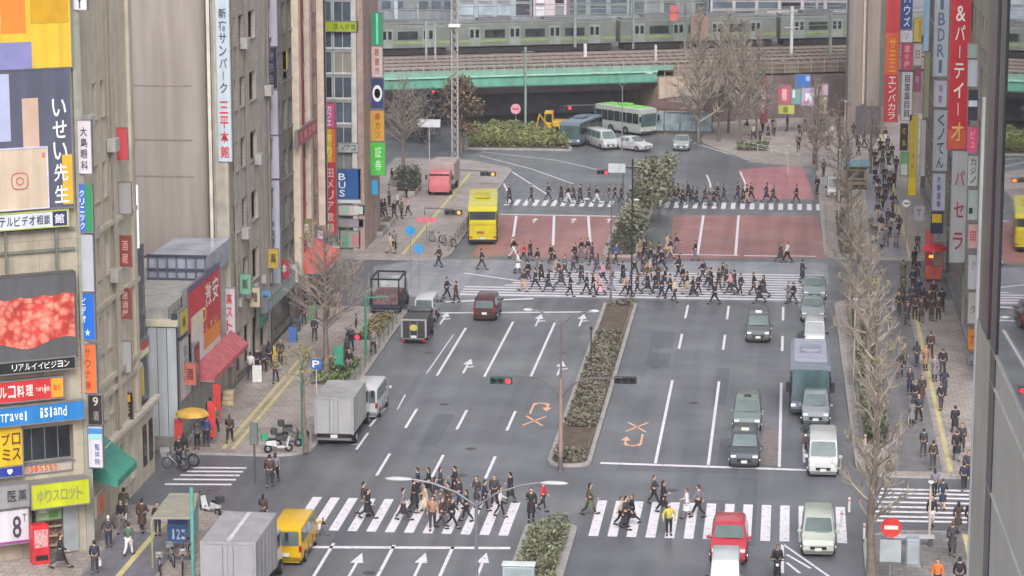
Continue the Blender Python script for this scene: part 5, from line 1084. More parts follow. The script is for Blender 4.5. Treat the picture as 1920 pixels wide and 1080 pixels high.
def make_scooter():
    t = thing('scooter', (0, 0, 0))
    for y in (-.6, .6): m = MB(); m.wheel((0, y, .24), .24, .1, 16); wo = m.build('wheel', RUB, t, smooth=40); m = MB(); m.wheel((0, y, .24), .12, .12, 12); m.build('rim', CHROME, wo)
    m = MB(); m.add([(-.14, -.75, .5), (.14, -.75, .5), (.16, -.1, .35), (-.16, -.1, .35), (-.12, -.7, .72), (.12, -.7, .72), (.14, -.15, .74), (-.14, -.15, .74)], [(0, 1, 2, 3), (4, 5, 6, 7), (0, 1, 5, 4), (1, 2, 6, 5), (2, 3, 7, 6), (3, 0, 4, 7)]); m.box(-.16, .16, -.1, .4, .28, .36); m.build('body', M((206, 208, 212), .3), t, bevel=.02)
    m = MB(); m.add([(-.2, .42, .3), (.2, .42, .3), (.16, .6, .95), (-.16, .6, .95), (-.18, .5, .3), (.18, .5, .3), (.14, .68, .93), (-.14, .68, .93)], [(0, 1, 2, 3), (4, 5, 6, 7), (0, 1, 5, 4), (1, 2, 6, 5), (2, 3, 7, 6), (3, 0, 4, 7)]); m.build('leg_shield', M((206, 208, 212), .3), t, bevel=.02)
    m = MB(); m.ell((0, -.42, .78), (.15, .34, .08), 12, 6); m.build('seat', BLACK, t, smooth=50)
    m = MB(); m.tube([(-.32, .45, 1.05), (-.1, .58, 1.0), (.1, .58, 1.0), (.32, .45, 1.05)], .018, 6); m.build('handlebar', DARK, t)
    m = MB(); m.ell((0, .66, .85), (.08, .06, .08), 10, 6); m.build('headlight', M((225, 228, 232), .2), t, smooth=50)
    for s in (-1, 1): m = MB(); m.ell((s * .3, .5, 1.2), (.06, .02, .05), 8, 4); m.build('mirror', DARK, t)
    m = MB(); m.box(-.2, .2, -.98, -.62, .8, 1.15); m.build('carrier_box', M((60, 62, 66), .5), t, bevel=.02)
    return t
BK, SCO = make_bike(), make_scooter()
bikes = [(300, 1078, .3, 'silver bicycle nearest the bottom edge behind the teal post'), (322, 1058, .4, 'silver bicycle leaning next to the blue sign board'), (343, 1072, .2, 'bicycle at the left of the near row by the silver box truck'), (352, 1040, .5, 'bicycle at the upper end of the near row by the teal post'),
         (330, 880, 1.4, 'white bicycle standing at the left end of the alley zebra'), (348, 872, 1.3, 'second bicycle at the alley zebra, beside the white one'), (650, 640, .1, 'bicycle parked by the bare tree on the left pavement'), (668, 612, .1, 'bicycle parked beyond the bare tree on the left pavement'), (842, 462, .9, 'bicycle among the railings at the far left corner'), (820, 455, 1.1, 'bicycle left of the others among the railings at the far left corner'), (742, 462, .2, 'bicycle beside the low planters on the far left pavement')]
for i, (x, y, rz, l_) in enumerate(bikes):
    g = G(x, y, .13)
    if i == 0: BK.location = (*g, .13); BK.rotation_euler.z = rz; tag(BK, l_, 'bicycle', 'parked bicycles')
    else: dup(BK, (*g, .13), rz, l_, 'parked bicycles')
scs = [(522, 848, -1.2, (206, 208, 212), 'white scooter with a green box at the near end of the scooter row'), (540, 838, -1.25, (70, 72, 80), 'dark scooter second in the row beside the teal lamp post'), (553, 822, -1.2, (90, 92, 96), 'grey scooter at the far end of the row by the teal lamp post'), (1457, 1084, math.pi, (50, 52, 58), 'black motor scooter ridden towards the camera at the bottom of the right road'),
       (395, 965, .9, (200, 200, 204), 'white scooter parked behind the silver box truck'), (650, 668, .2, (60, 60, 66), 'black scooter by the hedge on the left pavement'), (1500, 660, math.pi, (40, 42, 46), 'black motorcycle standing beside the pale small car behind the coach'), (1510, 838, math.pi, (110, 96, 100), 'brown grey motorcycle parked between the silver car and the white van')]
for i, (x, y, rz, cc, l_) in enumerate(scs):
    z = .13 if i not in (3, 4, 6, 7) else 0; g = G(x, y, z)
    if i == 0: o = SCO; o.location = (*g, z); o.rotation_euler.z = rz; tag(o, l_, 'scooter')
    else: o = dup(SCO, (*g, z), rz, l_)
    for ch in o.children:
        if ch.name.startswith(('body', 'leg_shield')): obj_mat(ch, M(cc, .3))
for ch in SCO.children:
    if ch.name.startswith('carrier'): obj_mat(ch, M((60, 150, 110), .5))
# ================================================================ TREES
BARK = M((126, 114, 106), .85, 0, .2, 3, kind='bark'); TWIG = M((164, 153, 143), .85, 0, .2, 2, kind='bark')
def bare_tree(h, spread, seed, low=.28, n1=34, leafy=0, up=.75, tk=1, tw=1.25, sb=(10, 6)):
    rg = random.Random(seed); tr, cr, lf = MB(), MB(), MB(); pts = []; x = y = 0
    for i in range(9): pts.append((x, y, h * .93 * i / 8)); x += rg.gauss(0, .07); y += rg.gauss(0, .07)
    r0 = .02 * h * tk; tr.tube(pts, [r0 * (1.25 if i == 0 else 1) * (1 - i / 9.2) + .015 for i in range(9)], 9)
    def trunk(z): f = z / (h * .93) * 8; i = min(7, int(f)); return Vector(pts[i]).lerp(Vector(pts[i + 1]), f - i)
    def branch(p, d, L, r, lev):
        q = p.copy(); P = [q.copy()]; dd = d.normalized(); n = 4 if lev == 0 else 3
        for i in range(n):
            dd = (dd + Vector((rg.gauss(0, .16), rg.gauss(0, .16), rg.gauss(.1, .1)))).normalized(); q = q + dd * L / n; P.append(q.copy())
        cr.tube(P, [r * (1 - .85 * i / n) for i in range(n + 1)], 4 if lev == 0 else 3, cap=False)
        if lev < 2:
            for k in range(sb[lev]):
                t = rg.uniform(.2, 1); f = t * n; i = min(n - 1, int(f)); b = P[i].lerp(P[i + 1], f - i)
                ax = (P[i + 1] - P[i]).normalized(); sd = ax.orthogonal().normalized(); sd = Matrix.Rotation(rg.random() * 6.28, 3, ax) @ sd
                branch(b, ax * .75 + sd * rg.uniform(.5, 1) + Vector((0, 0, .2)), L * rg.uniform(.28, .5) * (1.1 - .4 * t), r * .45, lev + 1)
        if lev and leafy and rg.random() < leafy: 
            for _ in range(3):
                c = P[-1] + Vector((rg.gauss(0, .1), rg.gauss(0, .1), rg.gauss(0, .1))); a = Vector((rg.gauss(0, 1), rg.gauss(0, 1), rg.gauss(0, 1))).normalized() * .09; b2 = a.orthogonal().normalized() * .07
                lf.add([c - a, c - b2, c + a, c + b2], [(0, 1, 2, 3)])
    for k in range(n1):
        t = low + (1 - low) * (k + rg.random()) / n1; a = k * 2.4 + rg.gauss(0, .3); L = spread * (1.15 - t) / (1.15 - low) * rg.uniform(.75, 1.15)
        branch(trunk(min(h * .92, h * t)), Vector((math.cos(a), math.sin(a), up * rg.uniform(.7, 1.5))), L, r0 / tk * .36 * (1.2 - t) * tw, 0)
    return tr, cr, lf
def plant_bare(name, spec, pxs, label0, group):
    tr, cr, lf = bare_tree(**spec); root = None
    for i, (X, Y, z, rz, sc, lab) in enumerate(pxs):
        if root is None:
            root = thing(name, (X, Y, z), rz, lab, 'tree', group); root.scale = (sc,) * 3
            tr.build('trunk', BARK, root, smooth=60); cr.build('crown', TWIG, root)
            if lf.v: lf.build('leaves', M((134, 126, 86), .7, 0, .2, 2), root)
        else: dup(root, (X, Y, z), rz, lab, group, sc)
A6 = dict(h=12, spread=3.5, seed=3, n1=30, leafy=.02, low=.25, tw=1.35, sb=(9, 5)); B6 = dict(h=12.5, spread=3.3, seed=11, n1=30, low=.27, leafy=.01, tw=1.3, sb=(9, 5), up=.5)
gt = 'bare street trees along the right kerb'
plant_bare('street_tree', A6, [(*G(1632, 1105), .13, 0, .95, 'bare tree at the bottom right, nearest of the right row, beside the no entry sign'), (5.3, 148, .13, 2.1, .9, 'bare tree overlapping the right side of the parked white van'),
    (5.0, 181, .13, 1.2, .85, 'bare tree beside the dark coach'), (4.9, 221, .13, 3.0, .8, 'bare tree on the right kerb just beyond the junction')], '', gt)
plant_bare('street_tree', B6, [(5.2, 164.5, .13, .4, .85, 'bare tree next to the silver grey parked car in the right row'), (4.6, 194, .13, 2.6, .75, 'bare tree at the near corner of the right side street'),
    (4.6, 243, .13, 1.0, .8, 'bare tree by the far end of the far zebra crossing'), (2.6, 268, .13, .2, .75, 'bare tree right of the pale pink bus lane'), (8.0, 262, .13, 1.8, .6, 'small bare tree above the food truck')], '', gt)
C6 = dict(h=10.5, spread=4.2, seed=21, n1=52, low=.3, leafy=.01, up=.55)
plant_bare('street_tree', C6, [(*G(612, 712), .13, .6, .95, 'broad bare tree in the middle of the left pavement above the box truck'), (*G(757, 328), .13, 1, .9, 'grey bare tree on the far left by the green pier signs')], '', 'bare trees on the left side')
D6 = dict(h=6.2, spread=2.2, seed=31, n1=14, low=.6, leafy=.1, up=.2)
plant_bare('street_tree', D6, [(*G(573, 852), .13, .6, 1, 'short pruned tree with a few yellow leaves right beside the grey box truck')], '', 'bare trees on the left side')
E6 = dict(h=15.5, spread=4.4, seed=41, n1=64, low=.16, up=.9, tk=.5, tw=1.3)
BR = 'brown bare trees on the plaza in front of the embankment'
plant_bare('plaza_tree', E6, [(*G(1310, 276), 0, 0, 1.0, 'tall dark stemmed bare tree, leftmost on the plaza right of the bridge'), (*G(1348, 268), .13, 1, .85, 'brown bare tree second from the left on the plaza'), (*G(1388, 272), .13, 2, .9, 'brown bare tree third from the left on the plaza'),
    (*G(1418, 262), .13, 3, .8, 'brown bare tree just left of the red vertical hoarding'), (*G(1365, 252), .13, 4, .9, 'brown bare tree behind the others near the retaining wall'), (*G(1531, 322), .13, 2.5, .62, 'bare tree with a thick dark trunk right of the colourful hoardings')], '', BR)
def leafy_tree(name, X, Y, h, cw, rgb, label, n=2600, s=.2, zlow=.25, z=.15, cat='tree', depth=None):
    t = thing(name, (X, Y, z), 0, label, cat); m = MB(); m.tube([(0, 0, 0), (.1, 0, h * .4), (0, .1, h * .75)], [.16, .12, .05], 8)
    rg = random.Random(int(X * 7 + Y)); cl = []
    for k in range(16):
        a = rg.random() * 6.28; zz = rg.uniform(zlow, .92); q = cw * (1 - abs(zz - .5) * .9) * rg.uniform(.25, .85); c = (q * math.cos(a), q * math.sin(a) * (depth or 1), h * zz); cl.append((c, rg.uniform(.35, .6) * cw))
        m.tube([(0, 0, h * zz * .6), tuple(v * .8 for v in c)], [.05, .02], 4)
    m.build('trunk', BARK, t)
    def fn():
        c, r = rg.choice(cl); d = Vector((rg.gauss(0, 1), rg.gauss(0, 1), rg.gauss(0, 1))).normalized() * r * rg.random() ** .4; return (c[0] + d.x, c[1] + d.y, max(.1, c[2] + d.z * .8))
    m = MB(); leaves(m, fn, n, s, .3); m.build('crown', M(rgb, .7, 0, .3, 1.2, kind='leaf'), t); return t
leafy_tree('median_tree', -12.2, 229, 5.8, 2.3, (150, 152, 130), 'dense grey green tree on the far median between the two red road surfaces', 2000)
leafy_tree('median_tree', -11.6, 237.5, 5.0, 2.2, (152, 154, 134), 'lighter green tree right behind the dense median tree at the far zebra', 2000)
leafy_tree('median_tree', -12.8, 221, 2.8, 1.5, (140, 142, 122), 'low bushy tree at the near end of the far median', 1400)
leafy_tree('dry_tree', G(850, 306)[0], 272, 8.2, 2.2, (128, 110, 92), 'tree with dry brown foliage around the tall white mast', 2400, .2, .3)
leafy_tree('dark_tree', -39.5, 281, 6, 3.2, (92, 88, 88), 'dark tangled tree behind the pier signs at the far left', 2200, .22, .15)
# ================================================================ STREET FURNITURE
def lamp_heads(t, x0, x1, y, z, col=(180, 182, 184), r=.14):
    m = MB(); m.ell(((x0 + x1) / 2, y, z), (abs(x1 - x0) / 2, r, r * .7), 12, 6); m.build('lamp_head', M(col, .35), t, smooth=60)
def double_lamp(label, X, Y, h, span, rise, col, r=.09, head=.7, base=0, z0=0, name='street_lamp'):
    t = thing(name, (X, Y, z0), 0, label, 'street lamp'); mt = M(col, .45, .2)
    m = MB(); m.tube([(0, 0, 0), (0, 0, .8), (0, 0, .82), (0, 0, h)], [r * 1.5, r * 1.5, r, r * .7], 10); m.build('pole', mt, t, smooth=50)
    for s in (-1, 1):
        m = MB(); m.tube([(0, 0, h - .15), (s * span * .25, 0, h + rise * .45), (s * span * .55, 0, h + rise * .85), (s * (span - head), 0, h + rise)], r * .45, 6); m.build('arm', mt, t, smooth=50)
        lamp_heads(t, s * (span - head), s * (span + head * .7), 0, h + rise)
    return t
x_, _, z_ = atY(893, 942, 105); double_lamp('tall double armed street lamp rising from the bottom edge with two white lamp heads', x_, 105, z_, 3.3, .9, (120, 120, 128), .1, .7)
g = G(1051, 882); t = double_lamp('brown signal post with double lamp arms at the near end of the long median', g[0], g[1], 8.4, 1.9, .75, (116, 104, 106), .09, .35, name='signal_post')
m = MB(); m.tube([(0, 0, 0), (0, 0, 5.3)], [.13, .11], 12); m.build('lower_post', M((150, 124, 116), .6), t, smooth=50)
for s, L in ((-1, 2.7), (1, 3.4)): m = MB(); m.tube([(0, 0, 4.0), (s * .22, 0, 4.45), (s * .55, 0, 4.85), (s * 1.0, 0, 5.15), (s * 1.6, 0, 5.33), (s * L, 0, 5.4)], .045, 8); m.build('signal_arm', M((100, 92, 96), .5), t, smooth=50)
def signal_head(label, X, Y, z, lit=REDL, w_=1.25, face=1, col=(40, 84, 72), lamps=3, idx=None, arm=None):
    t = thing('traffic_light', (X, Y, z), 0, label, 'traffic light'); y = -.12
    m = MB(); m.box(-w_ / 2, w_ / 2, -.1, .12, -.2, .2, b=.05); m.build('housing', M(col, .5), t)
    for k in range(lamps):
        x = (k - (lamps - 1) / 2) * w_ / lamps * .95; m = MB(); m.tube([(x, -.1, 0), (x, -.14, 0)], .15, 14); on = k == (lamps - 1 if idx is None else idx); m.build('lamp', lit if on else BLACK, t)
        m = MB(); n = 7
        for i in range(n): 
            a0, a1 = math.pi * i / n, math.pi * (i + 1) / n; m.add([(x + .17 * math.cos(a), yy, .17 * math.sin(a)) for a, yy in ((a0, -.1), (a1, -.1), (a1, -.3), (a0, -.3))], [(0, 1, 2, 3)])
        m.build('visor', M(col, .5), t)
    if arm: m = MB(); m.tube([(0, 0, 0), arm], .04, 6); m.build('arm', M((110, 110, 112), .5), t)
    return t
signal_head('traffic light showing red over the left road on the brown signal post', g[0] - 3.35, g[1], 5.1)
signal_head('traffic light seen dark over the right road on the brown signal post', g[0] + 3.6, g[1] + .1, 5.25, BLACK, col=(50, 50, 56))
def post(label, px, py, h, r, col, name='post', cat='post', z0=.13, group=None, **k):
    gx, gy = G(px, py, z0); t = thing(name, (gx, gy, z0), 0, label, cat, group); m = MB(); m.tube([(0, 0, 0), (0, 0, h)], r, 10); m.build('pole', M(col, .5), t, smooth=50); return t
TG = (48, 138, 116)
t = post('teal green lamp post between the scooters and the grey box truck', 568, 838, 4.6, .09, TG, 'lamp_post'); m = MB(); m.tube([(0, 0, 4.6), (.1, 0, 5.2)], .05, 6); m.build('bracket', M(TG, .5), t); m = MB(); m.ell((0, 0, 4.75), (.3, .25, .12), 10, 5); m.build('lamp_head', M((120, 150, 140), .4), t, smooth=50)
t = post('teal green post at the bottom left beside the blue bus stop board', 363, 1100, 4.9, .1, (96, 160, 150), 'lamp_post')
t = post('teal green lamp post between the tree and the rack truck', 686, 668, 4.2, .08, TG, 'lamp_post'); m = MB(); m.tube([(0, 0, 4), (1.6, 0, 4.1)], .05, 6); m.build('arm', M(TG, .5), t)
t = post('dark grey signal post on the alley corner in front of the yellow paving', 478, 906, 3.4, .06, (84, 84, 90), 'signal_post'); part(t, 'control_box', M((104, 112, 112), .5), (-.22, .22, -.15, .15, 2.2, 3.4), bevel=.03)
t = post('teal cabinet on a post by the hedge of the left pavement', 636, 712, 1.0, .06, (80, 86, 86), 'control_cabinet', 'cabinet'); part(t, 'cabinet', M((56, 136, 112), .5), (-.3, .3, -.2, .2, 1.0, 2.2), bevel=.03)
gx, gy = G(640, 700, .13); signal_head('small red pedestrian light near the tree on the left pavement', gx + .9, gy, 2.6, lamps=2, w_=.8, col=(50, 46, 50), arm=(-1.1, 0, -.1))
def disc_sign(label, px, py, zb, rad, col, inner=None, shape='disc', pole=(130, 130, 134), name='road_sign', tx=None, w_=None, h_=None, Y=None, z0=.13, tcol=(235, 235, 240)):
    if Y is None: gx, gy = G(px, zb, z0)
    else: gx, gy = atY(px, zb, Y)[:2]
    z = atY(px, py, gy)[2] - z0; t = thing(name, (gx, gy, z0), 0, label, 'sign'); m = MB(); m.tube([(0, 0, 0), (0, 0, z + rad * .5)], .035, 8); m.build('post', M(pole, .5), t)
    m = MB()
    if shape == 'disc': m.tube([(0, -.05, z), (0, -.09, z)], rad, 20)
    else: m.box(-w_ / 2, w_ / 2, -.09, -.05, z - h_ / 2, z + h_ / 2)
    m.build('plate', M(col, .45), t)
    if inner: m = MB(); m.box(*[rad * v if i < 2 else v for i, v in enumerate((-.65, .65))], -.105, -.095, z - rad * .18, z + rad * .18); m.build('bar', M(inner, .45), t)
    if tx: m = MB(); pl = Pl((gx, gy - .1), (1, 0)); pl.text(m, tx, -.9 * (w_ or rad) / 2, .9 * (w_ or rad) / 2, z + z0 - .42 * (h_ or rad), z + z0 + .42 * (h_ or rad), .01); m.build('lettering', M(tcol, .45), t, True)
    return t
disc_sign('blue square parking sign on a white post beside the broad bare tree', 594, 682, 760, .3, (44, 96, 180), shape='sq', w_=.75, h_=.65, tx='P', pole=(200, 200, 200))
disc_sign('upper bright blue round sign at the far left corner', 770, 432, 540, .38, (50, 150, 214), z0=.13); disc_sign('lower bright blue round sign beside the pole at the far left corner', 786, 466, 540, .36, (60, 150, 206))
t = disc_sign('red no entry sign beside the near tree on the right pavement', 1668, 988, 1090, .5, (206, 60, 56), inner=(235, 225, 225)); part(t, 'notice_panel', M((160, 168, 172), .5), (-.5, .5, -.1, -.06, 1.0, 2.1))
disc_sign('round white red rimmed sign in front of the dark underpass', 967, 204, 262, .55, (206, 150, 170), inner=(200, 60, 90)); disc_sign('round white sign above the crowd on the right pavement', 1697, 381, 470, .32, (225, 225, 222), inner=(90, 90, 90))
disc_sign('white direction board on a post at the far left', 805, 231, 300, .3, (196, 198, 204), shape='sq', w_=2.3, h_=.8, pole=(190, 190, 194)); disc_sign('small white board beside the median trees at the far junction', 1156, 315, 410, .3, (190, 200, 206), shape='sq', w_=1.5, h_=.8)
disc_sign('red and white small sign at the far left corner railing', 800, 412, 460, .3, (214, 110, 130), shape='sq', w_=1.6, h_=.4)
# far signals
def far_signal(label, px, py, Y, lit, base_dx, col=(70, 74, 80), idx=None, w_=1.25):
    X, _, z = atY(px, py, Y); t = signal_head(label, X, Y, z, lit, col=col, idx=idx, w_=w_); p = MB(); p.tube([(base_dx, .2, -z), (base_dx, .2, .3), (0, .15, .25)], [.09, .07, .04], 8); p.build('post', M((96, 98, 104), .5), t); return t
far_signal('traffic light glowing orange beside the yellow bus', 850, 398, 232, ORL, -2.6, w_=1.6); far_signal('traffic light glowing orange above the curved lane lines', 915, 326, 250, ORL, -2.9, w_=1.5)
far_signal('traffic light with a red lamp left of the median trees', 1130, 323, 246, REDL, 1.9, w_=1.1); far_signal('red traffic light hanging under the girder at the left', 806, 172, 284, REDL, -2.2, w_=1.3); far_signal('red traffic light above the blue grey bus on the plaza', 1062, 202, 286, REDL, 3.1, w_=1.2)
double_lamp('thin double lamp at the near end of the scramble crossing', *G(1145, 560), 7.2, 1.9, .3, (96, 92, 100), .05, .3); double_lamp('curved double lamp in front of the green bus on the plaza', *G(1166, 300), 7.6, 2.8, 1.3, (130, 134, 138), .07, .5)
t = post('thin dark post standing at the far end of the long median', 1184, 562, 10.6, .06, (40, 40, 46), 'dark_post', z0=0); m = MB(); m.box(-.5, .5, -.05, .05, 9.9, 10.0); m.build('crossbar', DARK, t)
t = post('short dark post at the left edge of the long median', 1108, 690, 2.6, .05, (60, 60, 66), 'dark_post'); part(t, 'cap', DARK, (-.1, .1, -.1, .1, 2.6, 2.75))
for i, (px, py, h, l_) in enumerate(((1600, 722, 5.6, 'pale lamp post standing in the right tree row beside the coach'), (1572, 420, 6.5, 'pale lamp post at the right end of the far zebra'), (1583, 300, 6.0, 'pale thin post left of the food truck'), (1477, 330, 3, 'short post right of the pink bus lane'), (1742, 1010, 3, 'slim post by the people at the bottom right alley zebra'))):
    t = post(l_, px, py, h, .06, (190, 178, 164), 'lamp_post'); m = MB(); m.ell((0, -.1, h), (.16, .3, .08), 10, 5); m.build('lamp_head', M((205, 205, 200), .4), t, smooth=50)
# white lattice mast
X, _, zt = atY(852, -40, 270); t = thing('lattice_mast', (X, 270, 0), 0, 'tall white lattice mast rising through the brown tree at the far left', 'mast')
m = MB()
for sx in (-.3, .3):
    for sy in (-.3, .3): m.tube([(sx, sy, 0), (sx, sy, zt)], .045, 6)
m.build('leg', M((178, 174, 174), .5), t); m = MB(); k = 0
while k * .8 < zt - 1:
    for a, b in (((-.3, -.3), (.3, -.3)), ((-.3, .3), (.3, .3)), ((-.3, -.3), (-.3, .3)), ((.3, -.3), (.3, .3))): m.tube([(*a, k * .8), (*b, k * .8 + .8)], .03, 4); m.tube([(*b, k * .8), (*a, k * .8 + .8)], .03, 4)
    k += 1
m.build('bracing', M((166, 162, 162), .5), t); part(t, 'insulator', M((225, 225, 225), .4), (-.6, .6, -.5, .5, atY(852, 48, 270)[2] - .15, atY(852, 48, 270)[2] + .15), bevel=.04)
# shelter and board bottom left
q = [G(284, 970, 2.7), G(362, 970, 2.7), G(372, 925, 2.7), G(318, 925, 2.7)]; ox, oy = q[0]
t = thing('bus_shelter', (ox, oy, .13), 0, 'bus shelter with a flat grey beige roof on the pavement at the bottom left', 'shelter'); m = MB(); m.prism(q, 2.6, 2.72); m.build('roof', M((150, 146, 134), .6), t, True)
for (a, b) in q: m = MB(); m.tube([(a * .98 + ox * .02, b * .98 + oy * .02, .13), (a * .98 + ox * .02, b * .98 + oy * .02, 2.6)], .05, 6); m.build('post', M((150, 150, 110), .5), t, True)
m = MB(); bar(m, (q[2][0], q[2][1]), (q[3][0], q[3][1]), .03, 1.0); m.box(min(q[2][0], q[3][0]), max(q[2][0], q[3][0]), q[3][1] - .03, q[3][1], .5, 2.3); m.build('back_panel', M((130, 150, 156), .2), t, True)
m = MB(); m.box(q[0][0] + .3, q[1][0] - .2, q[0][1] + 1.2, q[0][1] + 1.6, .5, .56); m.build('bench', M((120, 96, 80), .6), t, True)
sgn('blue bus stop board with white figures under the shelter roof', Pl((0, G(335, 1040)[1]), (1, 0)), 315, 985, 352, 1016, (64, 118, 180), (('12:', (214, 226, 240), .15, .15, .9, .9, False),), d=.1, bands=(((40, 70, 130), 0, -.35, 1, -.02),), name='stop_board')
t = thing('parasol', (*G(362, 848, .13), .13), 0, 'bright yellow parasol over the pavement in front of the red awning', 'parasol'); gx, gy = G(362, 848, .13)
m = MB(); m.ell((0, 0, 2.2), (1.0, .95, .4), 8, 4, True); m.build('canopy', M((204, 160, 70), .6), t); m = MB(); m.tube([(0, 0, 0), (0, 0, 2.65)], .03, 6); m.build('pole', STEEL, t); m = MB(); m.prism([(.3 * math.cos(k), .3 * math.sin(k)) for k in range(0, 6)], 0, .1); m.build('foot', CONC, t)
for l_, px, py, h in (('narrow red flag banner right of the yellow parasol', 398, 835, 2.6), ('second red flag banner behind the yellow parasol', 408, 800, 2.6), ('small red stand sign left of the yellow parasol', 336, 850, 2.0)):
    g = G(px, py, .13); t = thing('flag_banner', (*g, .13), 0, l_, 'banner'); m = MB(); m.box(-.22, .22, -.02, .02, .5, h); m.build('cloth', M((206, 64, 62), .6), t); m = MB(); m.tube([(-.24, 0, 0), (-.24, 0, h + .05)], .02, 5); m.build('pole', STEEL, t); part(t, 'foot', CONC, (-.35, .1, -.2, .2, 0, .08))
# planters and guard rails
def rail(label, p, q, z0=.13, col=(150, 152, 150), n=None):
    p, q = Vector(p), Vector(q); L = (q - p).length; n = n or max(2, int(L / 2)); t = thing('guard_rail', (*p, z0), 0, label, 'railing'); d = q - p
    for k in range(n + 1): a = d * k / n; m = MB(); m.tube([(a.x, a.y, 0), (a.x, a.y, .8)], .035, 6); m.build('post', M(col, .5, .2), t)
    for z in (.4, .8): m = MB(); m.tube([(0, 0, z), (d.x, d.y, z)], .028, 6); m.build('rail', M(col, .5, .2), t)
rail('grey green pipe railing along the left kerb ahead of the box truck', (-27.4, 163), (-27.5, 184), col=(108, 124, 112)); rail('pale pipe railing along the left kerb by the scooters', (-27.4, 149), (-27.4, 152), col=(170, 170, 170))
rail('grey pipe railing along the right kerb behind the parked cars', (4.5, 149), (4.4, 192), col=(140, 138, 132)); rail('brown pipe railing at the far left corner by the yellow bus', (-27.6, 214), (-27.6, 228), col=(120, 112, 108)); rail('pale pipe railing along the far right kerb', (3.5, 219), (3.4, 238), col=(176, 172, 166)); rail('pipe railing near the bicycles at the bottom left', (-27.5, 118), (-27.5, 131), col=(130, 128, 126))
rail('white pipe railing at the edge of the plaza pavement', G(1395, 283), G(1500, 300), col=(196, 196, 190))
for l_, x0, y0, x1, y1, hh, cc in (('low flat grey planter, nearest on the far left pavement', 700, 446, 728, 436, .45, (150, 152, 158)), ('low pale bench like planter behind the near one on the far left pavement', 712, 428, 740, 420, .45, (170, 168, 160)), ('dark shrub planter on the far left pavement left of the beige truck', 735, 352, 790, 338, .6, (120, 116, 104)), ('pale box planter in front of the dark shrub planter', 742, 370, 790, 358, .5, (170, 166, 156))):
    a = G(x0, y0); b = G(x1, y1); t = thing('planter', ((a[0] + b[0]) / 2, (a[1] + b[1]) / 2, .13), 0, l_, 'planter'); w2, d2 = abs(b[0] - a[0]) / 2, abs(b[1] - a[1]) / 2 + .3
    part(t, 'box', M(cc, .7, kind='stone'), (-w2, w2, -d2, d2, 0, hh), bevel=.04); part(t, 'soil', SOIL, (-w2 + .1, w2 - .1, -d2 + .1, d2 - .1, hh + .001, hh + .03))
    if 'shrub' in l_: m = MB(); leaves(m, lambda: (random.uniform(-w2, w2), random.uniform(-d2, d2), hh + random.random() * .8), 700, .14); m.build('foliage', M((84, 86, 74), .7, 0, .3, kind='leaf'), t)
def pbed(label, x0, x1, y0, y1, zt, rgb, n): return bed(label, rect(x0, x1, y0, y1), zt, rgb, n, .13)
pbed('green shrub strip under the bare trees beside the silver parked car', 4.7, 6.1, 152, 172, 1.3, (112, 120, 90), 4000); pbed('olive shrub strip under the bare trees beside the coach', 4.7, 6.0, 174, 190, 1.1, (122, 118, 92), 2600)
pbed('green shrub bed around the foot of the broad bare tree', -30.2, -27.9, 164, 170.5, .7, (110, 130, 78), 2200); pbed('small green bed with pink flowers near the rack truck', -29.4, -27.9, 178, 186, .5, (140, 132, 100), 1200)
pbed('olive shrub strip under the trees on the far right pavement', 4.2, 5.4, 216, 236, 1.0, (116, 112, 92), 1500); pbed('green shrubs at the plaza edge left of the pink bus lane', G(1380, 290)[0], G(1440, 290)[0], 277, 279.5, 1.0, (120, 126, 96), 900)
t = thing('utility_cabinet', (*G(1720, 1060, .13), .13), 0, 'grey blue utility cabinet with a rounded top at the bottom right', 'cabinet'); part(t, 'body', M((140, 152, 162), .5), (-.6, .1, -.3, .3, 0, 1.4), bevel=.08); part(t, 'door', M((160, 168, 174), .5), (-.52, .02, -.32, -.302, .15, 1.25)); part(t, 'base', CONC, (-.65, .15, -.35, .35, -.02, .05))
t = thing('stone_bench', (*G(1710, 1040, .13), .13), 0, 'dark low bench with a pale top beside the utility cabinet', 'bench'); part(t, 'seat', M((176, 174, 180), .6), (-1.2, 1.2, 1.4, 2.0, .42, .5), bevel=.02); part(t, 'leg', M((80, 78, 86), .6), (-1.1, -.9, 1.45, 1.95, 0, .419)); part(t, 'leg', M((80, 78, 86), .6), (.9, 1.1, 1.45, 1.95, 0, .419))
# barrier by the alley zebra
for i, (px, py) in enumerate(((1578, 985), (1592, 960), (1620, 1010), (1640, 870), (1622, 840))):
    t = post('white kerb bollard, %s' % ('left of the near tree at the zebra end', 'second left of the near tree', 'in front of the near tree trunk', 'beside the upper end of the right alley zebra', 'right of the parked white van')[i], px, py, .8, .07, (206, 202, 198), 'bollard', 'bollard', group='bollards by the right alley'); m = MB(); m.tube([(0, 0, .6), (0, 0, .68)], .075, 10); m.build('band', M((190, 80, 70), .5), t)
t = thing('utility_box', (-12.4, 121.5, .16), 0, 'pale utility box standing in the near median hedge at the bottom edge', 'cabinet'); part(t, 'body', M((170, 184, 188), .5), (-.75, .75, -.3, .3, 0, 1.25), bevel=.04); part(t, 'top', M((206, 214, 216), .5), (-.8, .8, -.35, .35, 1.252, 1.32), bevel=.02); part(t, 'door', M((150, 164, 168), .5), (-.65, .65, -.33, -.302, .1, 1.15))

